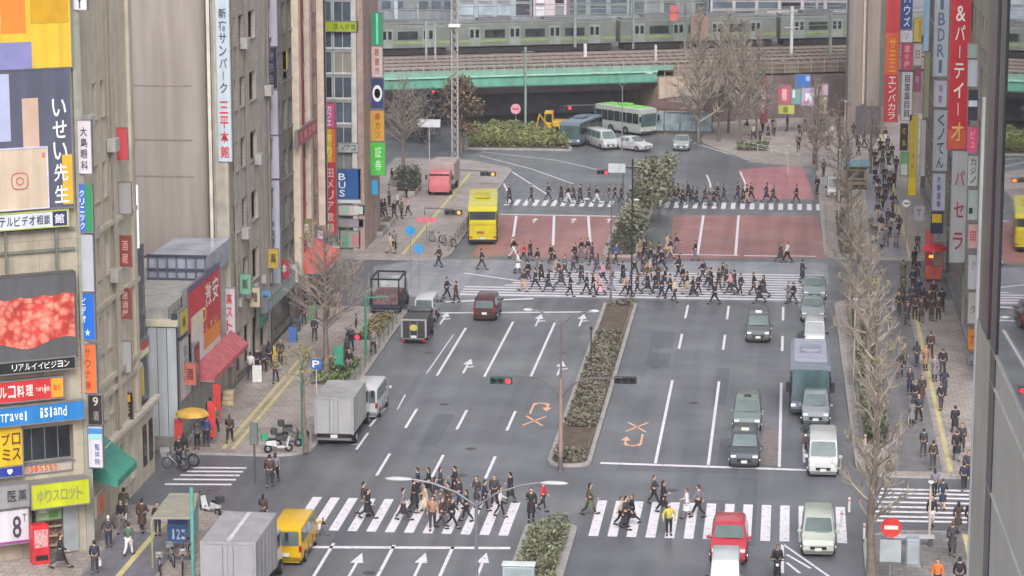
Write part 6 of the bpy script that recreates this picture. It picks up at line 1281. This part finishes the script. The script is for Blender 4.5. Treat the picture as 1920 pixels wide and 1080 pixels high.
# shop front clutter on the left pavement
PJ = [('salmon', (206, 110, 96), 149.5), ('mint green', (120, 180, 150), 165.8), ('cream', (206, 196, 168), 168.6), ('sky blue', (110, 150, 196), 172.4), ('mustard', (196, 164, 70), 175.2), ('crimson', (176, 52, 66), 179.0), ('white', (206, 206, 204), 182.2), ('olive', (130, 134, 84), 187.6), ('purple', (110, 84, 140), 193.2)]
for i, (nm, cc, y) in enumerate(PJ):
    z = (3.3, 5.6, 4.2)[i % 3]; pl = Pl((0, y), (1, 0))
    sgn_m('small %s projecting sign over the left shop fronts' % nm, pl, -34.95, -34.25, z, z + 1.3, cc, (('酒飯麺茶薬本靴花珈'[i], (70, 60, 60) if sum(cc) > 400 else (226, 220, 214), .15, .15, .85, .85, False),), d=.12, name='shop_sign')
for i, (nm, cc, y) in enumerate((('red', (190, 60, 56), 150.6), ('white', (205, 205, 200), 164.6), ('yellow', (206, 176, 70), 170.5), ('blue', (70, 104, 166), 177.0), ('green', (84, 136, 96), 184.6))):
    t = thing('standing_board', (-33.7, y, .13), .25 - .1 * i, '%s standing board on the pavement before the left shop fronts' % nm, 'sign')
    m = MB(); m.add([(-.3, -.2, 0), (.3, -.2, 0), (.3, 0, 1.05), (-.3, 0, 1.05), (-.3, -.17, 0), (.3, -.17, 0)], [(0, 1, 2, 3)]); m.box(-.3, .3, -.02, .02, .98, 1.05); m.build('board', M(cc, .5, var=.15, scale=6), t)
    m = MB(); m.add([(-.3, .2, 0), (.3, .2, 0), (.3, .02, 1.0), (-.3, .02, 1.0)], [(0, 1, 2, 3)]); m.build('back', DARK, t)
for i, (nm, cc, y) in enumerate((('brown crates', (140, 108, 80), 152.8), ('pale cartons', (190, 170, 140), 158.0), ('grey plastic crates', (130, 134, 140), 167.2), ('dark bins', (70, 74, 80), 180.6))):
    t = thing('goods_stack', (-34.2, y, .13), .1 * i, 'stack of %s against the left shop fronts' % nm, 'goods')
    for k in range(3): part(t, 'crate', M(cc, .6, 0, .2, 4), (-.35 + .03 * k, .35 + .02 * k, -.3, .3, .31 * k, .31 * k + .29), bevel=.02)
sgn('white tilted board leaning over the alley corner', Pl((0, 146.2), (1, 0)), 300, 838, 318, 858, (200, 200, 204), (), d=.06)
# ================================================================ PEOPLE
def skin(verts, edges, rad, root, sub=1):
    me = bpy.data.meshes.new('s'); me.from_pydata(verts, edges, []); o = bpy.data.objects.new('s', me); COL.objects.link(o)
    md = o.modifiers.new('k', 'SKIN'); md.use_smooth_shade = True
    for i, r in enumerate(rad): me.skin_vertices[0].data[i].radius = (r, r) if not isinstance(r, tuple) else r
    me.skin_vertices[0].data[root].use_root = True
    if sub: s = o.modifiers.new('u', 'SUBSURF'); s.levels = s.render_levels = sub
    dg = bpy.context.evaluated_depsgraph_get(); dg.update(); m2 = bpy.data.meshes.new_from_object(o.evaluated_get(dg))
    mb = MB(); mb.v = [tuple(v.co) for v in m2.vertices]; mb.f = [tuple(p.vertices) for p in m2.polygons]
    bpy.data.objects.remove(o); bpy.data.meshes.remove(me); bpy.data.meshes.remove(m2); return mb
def figure(legs, arms, lean=0.0, coat='short', hair='short', sit=False, skirt=False):
    """legs: [(thigh angle, knee bend)] right, left; arms: [(swing, elbow bend, out)]; angles in degrees, forward positive"""
    V, E, Rb = [], [], []
    def add(p, r, par=None): V.append(tuple(p)); Rb.append(r); E.append((par, len(V) - 1)) if par is not None else 0; return len(V) - 1
    hip = Vector((0, 0, .93)); ld = Vector((0, math.sin(R(lean)), math.cos(R(lean))))
    pel = add(hip, .125); wa = add(hip + ld * .2, .115, pel); chs = add(hip + ld * .4, .135, wa); nb = add(hip + ld * .54, .06, chs); nk = add(hip + ld * .6, .05, nb)
    hd = add(hip + ld * .66 + Vector((0, .015, 0)), .078, nk); h2 = add(hip + ld * .73 + Vector((0, .01, 0)), .078, hd)
    J = {'legs': [], 'arms': []}
    for s, (a, k) in zip((1, -1), legs):
        h = hip + Vector((s * .09, 0, -.06)); i0 = add(h, .085, pel); kn = h + Vector((s * .01, math.sin(R(a)) * .42, -math.cos(R(a)) * .42)); i1 = add(kn, .06, i0)
        an = kn + Vector((0, math.sin(R(a - k)) * .4, -math.cos(R(a - k)) * .4)); i2 = add(an, .038, i1); ft = R(a - k); toe = an + Vector((s * .02, .17 * math.cos(ft * .6), -.045 + .17 * math.sin(ft * .6) * .8)); i3 = add(toe, .03, i2); J['legs'].append((h, kn, an, toe))
    for s, (a, k, o) in zip((1, -1), arms):
        sh = hip + ld * .47 + Vector((s * .185, 0, 0)); i0 = add(sh, .06, chs); el = sh + Vector((s * math.sin(R(o)) * .28, math.sin(R(a)) * .28, -math.cos(R(a)) * .28)); i1 = add(el, .042, i0)
        wr = el + Vector((0, math.sin(R(a + k)) * .25, -math.cos(R(a + k)) * .25)); i2 = add(wr, .028, i1); dr = (wr - el).normalized(); J['arms'].append((sh, el, wr, dr, s))
    body = skin(V, E, Rb, 0)
    for sh, el, wr, dr, s in J['arms']:                              # hands: palm, four fingers and a thumb
        sd = dr.cross(Vector((1, 0, 0))).normalized(); body.tube([wr, wr + dr * .03, wr + dr * .085], [.026, .038, .034], 6)
        for k in range(4): b = wr + dr * .08 + sd * (k - 1.5) * .018; L = (.06, .075, .07, .055)[k]; body.tube([b, b + dr * L * .55 - Vector((s * .008, 0, 0)), b + dr * L - Vector((s * .024, 0, 0))], [.0095, .0085, .006], 5)
        b = wr + dr * .03 + sd * .03; body.tube([b, b + sd * .022 + dr * .03, b + sd * .024 + dr * .06], [.011, .01, .007], 5)
    hc = Vector(V[hd]) * .45 + Vector(V[h2]) * .55; body.ell(hc + Vector((0, .015, .0)), (.076, .092, .112), 12, 8); body.ell(hc + Vector((0, .112, -.01)), (.014, .022, .024), 6, 4)
    for s in (-1, 1): body.ell(hc + Vector((s * .08, .0, -.01)), (.014, .024, .034), 6, 4)
    eyes = MB(); [eyes.ell(hc + Vector((s * .03, .098, .018)), (.013, .01, .009), 6, 4) for s in (-1, 1)]; eyes.ell(hc + Vector((0, .098, -.058)), (.026, .012, .007), 6, 4)
    # trousers / coat / hair / shoes
    V, E, Rb = [], [], []; pel = add(hip, .135); 
    for h, kn, an, toe in J['legs']: i = add(h, .1, pel); i = add(h.lerp(kn, .5), .09, i); i = add(kn, .072, i); add(an + Vector((0, 0, .03)), .058, i)
    trs = skin(V, E, Rb, 0)
    V, E, Rb = [], [], []; p0 = add(hip - ld * .02, .15); w1 = add(hip + ld * .2, .14, p0); c1 = add(hip + ld * .41, .155, w1); add(hip + ld * .53, .085, c1)
    for sh, el, wr, dr, s in J['arms']: i = add(sh, .082, c1); i = add(el, .062, i); add(wr - dr * .01, .045, i)
    ct = skin(V, E, Rb, 0)
    if coat == 'long' or skirt:
        n = 14; st_ = max(abs(math.sin(R(a))) for a, k in legs); rings = [(1.02, .155, .14), (.85, .18, .16), (.6, .2, .17 + .14 * st_), (.46 if coat == 'long' else .5, .21, .18 + .2 * st_)]; b0 = len(ct.v)
        for z, rx, ry in rings: ct.v += [(rx * math.cos(2 * math.pi * k / n), ry * math.sin(2 * math.pi * k / n), z) for k in range(n)]
        for j in range(3): ct.f += [(b0 + j * n + k, b0 + j * n + (k + 1) % n, b0 + (j + 1) * n + (k + 1) % n, b0 + (j + 1) * n + k) for k in range(n)]
    hr = MB(); hr.ell(hc + Vector((0, -.008, .012)), (.088, .1, .118), 12, 6, True)
    hr.ell(hc + Vector((0, -.04, -.005)), (.082, .072, .1), 10, 6)
    if hair == 'long': hr.ell(hc + Vector((0, -.055, -.09)), (.085, .055, .15), 10, 6)
    if hair == 'cap': hr.ell(hc + Vector((0, .08, .05)), (.07, .09, .012), 10, 4)
    shl = []
    for h, kn, an, toe in J['legs']:
        d = (toe - an); shs = MB(); shl.append(shs); shs.tube([an + Vector((0, -.05, -.035)), an + Vector((0, .03, -.03)), toe + Vector((0, .02, .0)), toe + Vector((0, .06, -.005))], [.035, .052, .045, .02], 8)
    allz = min(v[2] for q in shl for v in q.v)
    for mb in [body, eyes, trs, ct, hr] + shl: mb.v = [(x, y, z - allz) for x, y, z in mb.v]
    return dict(body=body, face=eyes, trousers=trs, coat=ct, hair=hr, shoe=shl)
POSES = {
 'stride': dict(legs=[(26, 6), (-20, 18)], arms=[(-24, 14, 8), (26, 22, 8)]), 'stride2': dict(legs=[(-24, 26), (24, 2)], arms=[(24, 30, 8), (-20, 12, 8)], coat='long', hair='long'),
 'step': dict(legs=[(14, 4), (-12, 30)], arms=[(-12, 12, 9), (14, 20, 9)], lean=2), 'stepl': dict(legs=[(-10, 26), (13, 3)], arms=[(10, 60, 8), (-10, 16, 9)], coat='long'),
 'stand': dict(legs=[(2, 1), (-2, 2)], arms=[(3, 10, 12), (-2, 14, 12)]), 'phone': dict(legs=[(3, 2), (-3, 4)], arms=[(18, 100, 8), (4, 20, 10)], coat='long', hair='long'),
 'walkfem': dict(legs=[(18, 4), (-16, 22)], arms=[(-14, 20, 8), (16, 50, 8)], hair='long'), 'wide': dict(legs=[(4, 2), (-4, 2)], arms=[(10, 30, 25), (-6, 40, 25)], hair='cap'),
 'ride': dict(legs=[(78, 82), (72, 80)], arms=[(48, 20, 10), (48, 20, 10)], lean=8, hair='cap')}
SKIN = M((206, 162, 140), .6, var=.04)
PROTO = {}
HC = [M((32, 28, 28), .6), M((52, 40, 34), .6), M((92, 72, 58), .6), M((120, 118, 116), .6)]
for k, sp in POSES.items():
    f = figure(**sp); r = thing('person', (0, 0, -50)); b = f['body'].build('body', SKIN, None, smooth=70)
    bpy.data.objects.remove(r); b.name = 'person'
    for nme, mt in (('face', M((92, 52, 46), .6)), ('trousers', DARK), ('coat', DARK), ('hair', HC[0])): f[nme].build(nme, mt, b, smooth=70)
    for q in f['shoe']: q.build('shoe', BLACK, b, smooth=70)
    PROTO[k] = (b, [False])
COLS = {'black': (38, 36, 42), 'charcoal': (62, 60, 68), 'navy': (46, 50, 72), 'grey': (120, 118, 124), 'dark brown': (72, 56, 52), 'beige': (190, 164, 140), 'camel': (160, 124, 98), 'white': (214, 212, 216), 'red': (206, 52, 66), 'olive': (96, 96, 74), 'pink': (214, 160, 172), 'blue': (70, 90, 150), 'cream': (212, 200, 182), 'yellow': (196, 182, 70), 'orange': (226, 116, 40), 'green': (76, 104, 86), 'purple': (96, 74, 104)}
WCOL = ['black'] * 16 + ['charcoal'] * 7 + ['navy'] * 6 + ['grey'] * 4 + ['dark brown'] * 2 + ['beige'] + ['camel', 'white', 'olive', 'cream', 'pink', 'purple', 'dark brown', 'black', 'navy']
TCOL = ['black'] * 8 + ['charcoal'] * 5 + ['navy'] * 5 + ['grey'] * 2 + ['beige', 'charcoal', 'white']
ZN = {}
def person(zone, px, py, z0, pose, heading, coat=None, tr=None, h=None, hair=None, extra=''):
    g = G(px, py, z0); ZN.setdefault(zone, []).append((px, py, g, z0, pose, heading, coat or random.choice(WCOL), tr or random.choice(TCOL), h or random.uniform(.93, 1.05), hair, extra))
RI, LE, AW, TO = -math.pi / 2, math.pi / 2, 0, math.pi     # walking right, left, away from and towards the camera
def wp(): return random.choice(['stride', 'stride2', 'step', 'stepl', 'walkfem', 'stride'])
Z1 = 'on the left half of the near zebra'
for px, py, ps, hd, ct, tr in ((690, 973, 'stride2', RI, 'black', 'black'), (681, 966, 'step', RI, 'charcoal', 'grey'), (756, 976, 'stride', RI, 'grey', 'charcoal'), (777, 960, 'stepl', RI, 'black', 'black'), (797, 962, 'stride2', LE, 'beige', 'cream'), (811, 993, 'step', TO, 'camel', 'charcoal'), (828, 991, 'walkfem', RI, 'dark brown', 'charcoal'),
        (848, 990, 'stride', RI, 'black', 'black'), (861, 954, 'step', LE, 'charcoal', 'navy'), (875, 978, 'walkfem', LE, 'black', 'black'), (853, 931, 'stepl', LE, 'black', 'charcoal'), (894, 951, 'phone', TO, 'charcoal', 'grey'), (927, 948, 'step', TO, 'charcoal', 'black'), (938, 970, 'walkfem', RI, 'white', 'black'), (957, 944, 'stepl', LE, 'black', 'charcoal'),
        (784, 936, 'step', LE, 'navy', 'black'), (804, 932, 'walkfem', LE, 'black', 'black'), (826, 930, 'stride2', RI, 'charcoal', 'black'), (996, 978, 'phone', TO, 'black', 'black'), (1018, 958, 'step', RI, 'red', 'charcoal'), (606, 1004, 'stride', RI, 'charcoal', 'grey'), (840, 962, 'stepl', LE, 'dark brown', 'black'), (908, 958, 'step', RI, 'navy', 'black'), (816, 955, 'walkfem', RI, 'charcoal', 'grey')):
    person(Z1, px, py, 0, ps, hd + random.uniform(-.3, .3), ct, tr, h=.55 if px == 606 else None)
Z2 = 'on the right half of the near zebra'
for px, py, ps, hd, ct, tr in ((1106, 966, 'stride2', RI, 'olive', 'black'), (1164, 987, 'stride', RI, 'cream', 'black'), (1185, 984, 'stride2', LE, 'black', 'black'), (1172, 993, 'step', RI, 'charcoal', 'black'), (1226, 946, 'stride', RI, 'charcoal', 'black'), (1243, 962, 'walkfem', RI, 'black', 'black'), (1254, 1004, 'wide', TO, 'yellow', 'black'), (1287, 972, 'stepl', LE, 'white', 'grey'), (1309, 969, 'stride', LE, 'grey', 'black')):
    person(Z2, px, py, 0, ps, hd + random.uniform(-.3, .3), ct, tr)
Z3 = 'on the left part of the scramble crossing'; Z4 = 'in the middle of the scramble crossing'; Z5 = 'on the right part of the scramble crossing'
mid = [(838, 561), (855, 568), (903, 506), (823, 501), (963, 485), (971, 513), (982, 492), (994, 489), (982, 547), (1004, 543), (1015, 530), (1028, 547), (1033, 495), (1047, 525), (1059, 518), (1069, 556), (1078, 495), (1090, 532), (1100, 552), (1112, 553), (1124, 556), (1110, 497), (1131, 532), (1146, 544), (1155, 496), (1172, 556), (1090, 485), (1102, 485), (1040, 510), (1075, 512), (1120, 514), (1140, 515), (1052, 540), (990, 528), (1008, 505),
       (1168, 530), (1181, 557), (1195, 552), (1200, 482), (1209, 485), (1220, 489), (1228, 508), (1234, 532), (1214, 550), (1229, 552), (1241, 559), (1241, 508), (1251, 476), (1257, 485), (1268, 476), (1265, 566), (1280, 540), (1299, 557), (1309, 552), (1304, 489), (1328, 540), (1333, 545), (1340, 571), (1347, 545), (1355, 531), (1369, 552), (1376, 549), (1388, 554), (1413, 554), (1424, 569), (1431, 559), (1463, 492), (1476, 493), (1478, 569), (1487, 569), (1504, 530), (1190, 515), (1205, 520), (1218, 525), (1247, 540), (1236, 495), (1272, 520), (1288, 552), (1318, 528), (1210, 536), (1256, 556), (1362, 540)]
fixed = {(982, 492): 'red', (971, 513): 'white', (1131, 532): 'pink', (1287, 552): 'cream', (1476, 493): 'white', (1424, 569): 'black', (1155, 496): 'blue', (1251, 476): 'beige', (1124, 556): 'pink'}
for px, py in mid:
    z = Z3 if px < 1080 else Z4 if px < 1262 else Z5
    person(z, px, py, 0, wp(), random.choice((RI, LE)) + random.uniform(-.5, .5), fixed.get((px, py)))
Z6 = 'on the far zebra left of the trees'; Z7 = 'on the far zebra right of the trees'
for px in (955, 996, 1028, 1052, 1065, 1075, 1088, 1105, 1119, 1154, 1165, 1142): person(Z6, px, random.uniform(376, 385), 0, wp(), random.choice((RI, LE)), random.choice(['black', 'charcoal', 'navy']))
for px in (1255, 1262, 1270, 1280, 1290, 1298, 1306, 1322, 1330, 1338, 1345, 1357, 1383, 1393, 1400, 1408, 1437, 1450, 1493): person(Z7, px, random.uniform(374, 386), 0, wp(), random.choice((RI, LE)), random.choice(['black', 'charcoal', 'navy', 'dark brown']))
Z8 = 'on the right pavement beside the coach'; Z9 = 'on the right pavement near the red stall'; ZA = 'on the right pavement beyond the junction'; ZB = 'at the bottom right alley zebra'; ZC = 'on the plaza pavement near the hoardings'
for px, py, hd, ct in ((1687, 708, AW, 'black'), (1695, 690, TO, 'olive'), (1718, 687, AW, 'charcoal'), (1735, 695, TO, 'camel'), (1744, 672, AW, 'dark brown'), (1767, 703, AW, 'black'), (1715, 765, AW, 'black'), (1728, 752, TO, 'dark brown'), (1770, 742, AW, 'navy'), (1722, 792, TO, 'charcoal'), (1709, 800, AW, 'grey'), (1790, 812, AW, 'black'), (1803, 846, TO, 'charcoal'), (1764, 770, AW, 'black'), (1705, 740, TO, 'navy'), (1752, 715, TO, 'grey')):
    person(Z8, px, py, .13, random.choice(['step', 'stepl', 'walkfem', 'phone']), hd + random.uniform(-.3, .3), ct)
for px, py in ((1685, 591), (1701, 610), (1715, 599), (1727, 604), (1746, 602), (1759, 602), (1690, 575), (1710, 575), (1732, 580), (1700, 590), (1722, 562), (1742, 585), (1750, 571), (1693, 560), (1765, 585), (1720, 524), (1693, 527), (1712, 545)): person(Z9, px, py, .13, random.choice(['step', 'stepl', 'stand', 'walkfem']), random.choice((AW, TO)) + random.uniform(-.4, .4), 'olive' if px == 1693 else random.choice(['black', 'black', 'charcoal', 'navy', 'dark brown']))
for px, py in ((1650, 290), (1658, 346), (1668, 338), (1645, 364), (1674, 398), (1679, 405), (1653, 468), (1661, 463), (1680, 465), (1652, 440), (1668, 445), (1720, 475), (1714, 506), (1664, 425), (1645, 415), (1672, 430), (1655, 395), (1685, 440), (1646, 380), (1660, 375), (1668, 360), (1653, 325), (1640, 345), (1676, 352), (1665, 312), (1672, 300), (1655, 300), (1640, 312), (1680, 325), (1632, 303), (1647, 287), (1664, 287), (1642, 330), (1632, 438), (1640, 455)):
    person(ZA, px, py, .13, random.choice(['step', 'stepl', 'walkfem', 'stand']), random.choice((AW, TO)) + random.uniform(-.5, .5), random.choice(['black', 'black', 'charcoal', 'navy', 'navy', 'grey', 'dark brown', 'white']))
for px, py, hd, ct, ps in ((1731, 856, AW, 'charcoal', 'step'), (1749, 880, AW, 'dark brown', 'step'), (1793, 864, AW, 'black', 'stepl'), (1807, 921, AW, 'navy', 'step'), (1767, 955, AW, 'navy', 'stepl'), (1752, 934, AW, 'grey', 'walkfem'), (1746, 993, TO, 'black', 'step'), (1796, 1000, AW, 'dark brown', 'phone'), (1785, 1043, AW, 'charcoal', 'stepl'), (1819, 1002, TO, 'black', 'step'), (1757, 1112, TO, 'orange', 'stand'), (1798, 1114, AW, 'black', 'stand'), (1815, 905, TO, 'charcoal', 'stand')):
    person(ZB, px, py, .13 if not 905 < py < 985 else 0, ps, hd + random.uniform(-.25, .25), ct)
for px, py in ((1497, 284), (1553, 281), (1576, 292), (1590, 284), (1607, 276), (1630, 246), (1618, 246), (1544, 331), (1532, 364), (1440, 262), (1452, 255), (1412, 262), (1425, 270), (1450, 250), (1520, 268), (1560, 262), (1600, 258), (1645, 262), (1585, 240), (1540, 240), (1510, 248), (1570, 246), (1660, 268), (1620, 276), (1476, 246), (1400, 254), (1430, 248), (1500, 258), (1580, 270), (1610, 290)):
    person(ZC, px, py, .13, random.choice(['step', 'stepl', 'stand', 'walkfem']), random.uniform(-3, 3))
ZD = 'on the left pavement at the bottom left'; ZE = 'on the left pavement around the yellow parasol'; ZF = 'on the far left pavement near the pier signs'; ZG = 'on the left pavement beside the bare tree'
for px, py, hd, ct, ps in ((114, 1066, RI, 'black', 'stride2'), (204, 1027, AW, 'charcoal', 'wide'), (178, 1076, AW, 'navy', 'step'), (233, 978, AW, 'olive', 'stepl'), (242, 1042, AW, 'green', 'step'), (267, 998, AW, 'dark brown', 'stepl'), (296, 1004, TO, 'black', 'stand'), (506, 914, AW, 'dark brown', 'step'), (517, 905, AW, 'grey', 'walkfem'), (494, 985, AW, 'dark brown', 'walkfem'), (228, 1000, TO, 'black', 'step')): person(ZD, px, py, .13, ps, hd + random.uniform(-.2, .2), ct)
for px, py, hd, ct in ((431, 830, AW, 'dark brown'), (394, 822, TO, 'charcoal'), (336, 876, AW, 'black'), (345, 870, AW, 'black'), (370, 842, TO, 'grey'), (387, 838, AW, 'blue'), (440, 702, TO, 'black'), (395, 800, AW, 'black'), (405, 812, TO, 'green'), (495, 700, AW, 'charcoal'), (517, 718, TO, 'olive'), (470, 712, AW, 'white'), (482, 700, TO, 'black'), (505, 690, AW, 'navy'), (526, 684, TO, 'dark brown')): person(ZE, px, py, .13, random.choice(['step', 'stand', 'walkfem', 'phone']), hd, ct)
for px, py, ct in ((711, 418, 'purple'), (722, 407, 'charcoal'), (739, 414, 'black'), (753, 410, 'olive'), (739, 470, 'grey'), (735, 348, 'black'), (716, 412, 'black'), (730, 388, 'grey'), (745, 395, 'white'), (765, 405, 'pink'), (732, 475, 'cream'), (700, 395, 'charcoal'), (762, 372, 'charcoal')): person(ZF, px, py, .13, random.choice(['step', 'stand', 'walkfem']), random.uniform(-3, 3), ct)
for px, py, ct in ((655, 700, 'black'), (658, 660, 'charcoal'), (590, 640, 'navy'), (570, 610, 'black'), (630, 600, 'dark brown'), (575, 590, 'charcoal'), (600, 575, 'grey'), (700, 665, 'grey')): person(ZG, px, py, .13, random.choice(['step', 'stand', 'walkfem']), random.choice((AW, TO)), ct)
ZH = 'on the black scooter at the bottom of the right road'
person(ZH, 1457, 1084, 0, 'ride', math.pi, 'black', 'black', 1.0)
ORD = 'first second third fourth fifth sixth seventh eighth ninth tenth eleventh twelfth thirteenth fourteenth fifteenth sixteenth seventeenth eighteenth nineteenth twentieth'.split()
def ordn(i, n): return ORD[i] + ' person in %s from the left, ' if i < n / 2 or n - 1 - i > 18 else (ORD[n - 1 - i] + ' person in %s from the right, ')
PT_ = {'stride': 'striding', 'stride2': 'striding', 'step': 'walking', 'stepl': 'walking', 'walkfem': 'walking', 'stand': 'standing', 'phone': 'standing', 'wide': 'standing', 'ride': 'sitting'}
print('PEOPLE', sum(len(v) for v in ZN.values()))
for zone, L in ZN.items():
    L.sort(key=lambda q: q[0]); cnt = {}
    for q in L: cnt.setdefault(q[6], []).append(q)
    for q in L:
        px, py, g, z0, pose, hd, ct, tr, h, hair, ex = q; b, used = PROTO[pose]; same = cnt[ct]; long_ = POSES[pose].get('coat') == 'long'
        if len(same) == 1: lab = 'person in a %s %s %s %s' % (ct, 'coat' if long_ else 'jacket', PT_[pose], zone)
        else: lab = ordn(same.index(q), len(same)) % ct + zone
        if pose == 'wide' and ct == 'yellow': lab = 'officer in a yellow vest standing on the right half of the near zebra'
        if pose == 'ride': lab = 'rider in black sitting on the motor scooter at the bottom of the right road'
        if len(lab.split()) > 16: print('LONG', lab)
        if used[0]: o = dup(b, (*g, z0), hd, lab, None)
        else: o = b; used[0] = True; o.location = (*g, z0); o.rotation_euler.z = hd
        if pose == 'ride': o.location = (g[0], g[1] + .25, .16 - 0)
        bw = random.uniform(.92, 1.14); o.scale = (h * bw, h * bw, h); tag(o, lab, 'person'); 
        if pose != 'ride': o['group'] = 'people ' + zone
        for ch in o.children:
            k = ch.name.split('.')[0]
            if k == 'coat': obj_mat(ch, M(COLS[ct], .75, 0, .12, 3))
            if k == 'trousers': obj_mat(ch, M(COLS[tr], .75, 0, .1, 3))
            if k == 'hair': obj_mat(ch, random.choice(HC[:3] if random.random() < .9 else HC) if pose not in ('wide', 'ride') else (WHITE if pose == 'wide' else BLACK))
# bags
nb = 0
for zone, idx, cc, l_ in ((Z1, 3, (40, 38, 44), 'black shoulder bag'), (Z1, 7, (70, 60, 60), 'dark carrier bag'), (Z1, 12, (205, 205, 210), 'white shopping bag'), (Z2, 2, (50, 50, 60), 'navy carrier bag'), (Z2, 5, (30, 30, 34), 'black holdall'), (Z5, 4, (200, 196, 190), 'pale shopping bag'), (ZB, 3, (206, 206, 210), 'white carrier bag'), (ZD, 1, (200, 200, 204), 'white tote bag'), (Z8, 5, (206, 206, 200), 'cream shopping bag')):
    q = ZN[zone][min(idx, len(ZN[zone]) - 1)]; hd = q[5]; ox, oy = .27, .02
    X = q[2][0] + ox * math.cos(hd) - oy * math.sin(hd); Y = q[2][1] + ox * math.sin(hd) + oy * math.cos(hd)
    t = thing('hand_bag', (X, Y, q[3] + .42), hd, '%s carried by a person %s' % (l_, zone), 'bag'); part(t, 'bag_body', M(cc, .6), (-.06, .06, -.17, .17, 0, .28), bevel=.02)
    m = MB(); m.tube([(0, -.1, .28), (0, -.04, .38), (0, .04, .38), (0, .1, .28)], .012, 5); m.build('strap', M(cc, .6), t)
for k, (b, used) in PROTO.items():
    if not used[0]:
        for ch in list(b.children): bpy.data.objects.remove(ch)
        bpy.data.objects.remove(b)
# ================================================================ THIN DRIZZLE HAZE
hz = MB().box(-3100, 3100, -600, 5600, -1.1, 66).build('haze', None)
hz.data.materials.clear(); hm = bpy.data.materials.new('haze'); hm.use_nodes = True; hn = hm.node_tree; hn.nodes.remove(hn.nodes['Principled BSDF'])
pv = hn.nodes.new('ShaderNodeVolumePrincipled'); pv.inputs['Color'].default_value = (.93, .93, .97, 1); pv.inputs['Density'].default_value = 0.00022
hn.links.new(pv.outputs[0], hn.nodes['Material Output'].inputs['Volume']); hz.data.materials.append(hm); tag(hz, 'thin grey drizzle haze filling the street', 'haze', kind='stuff')
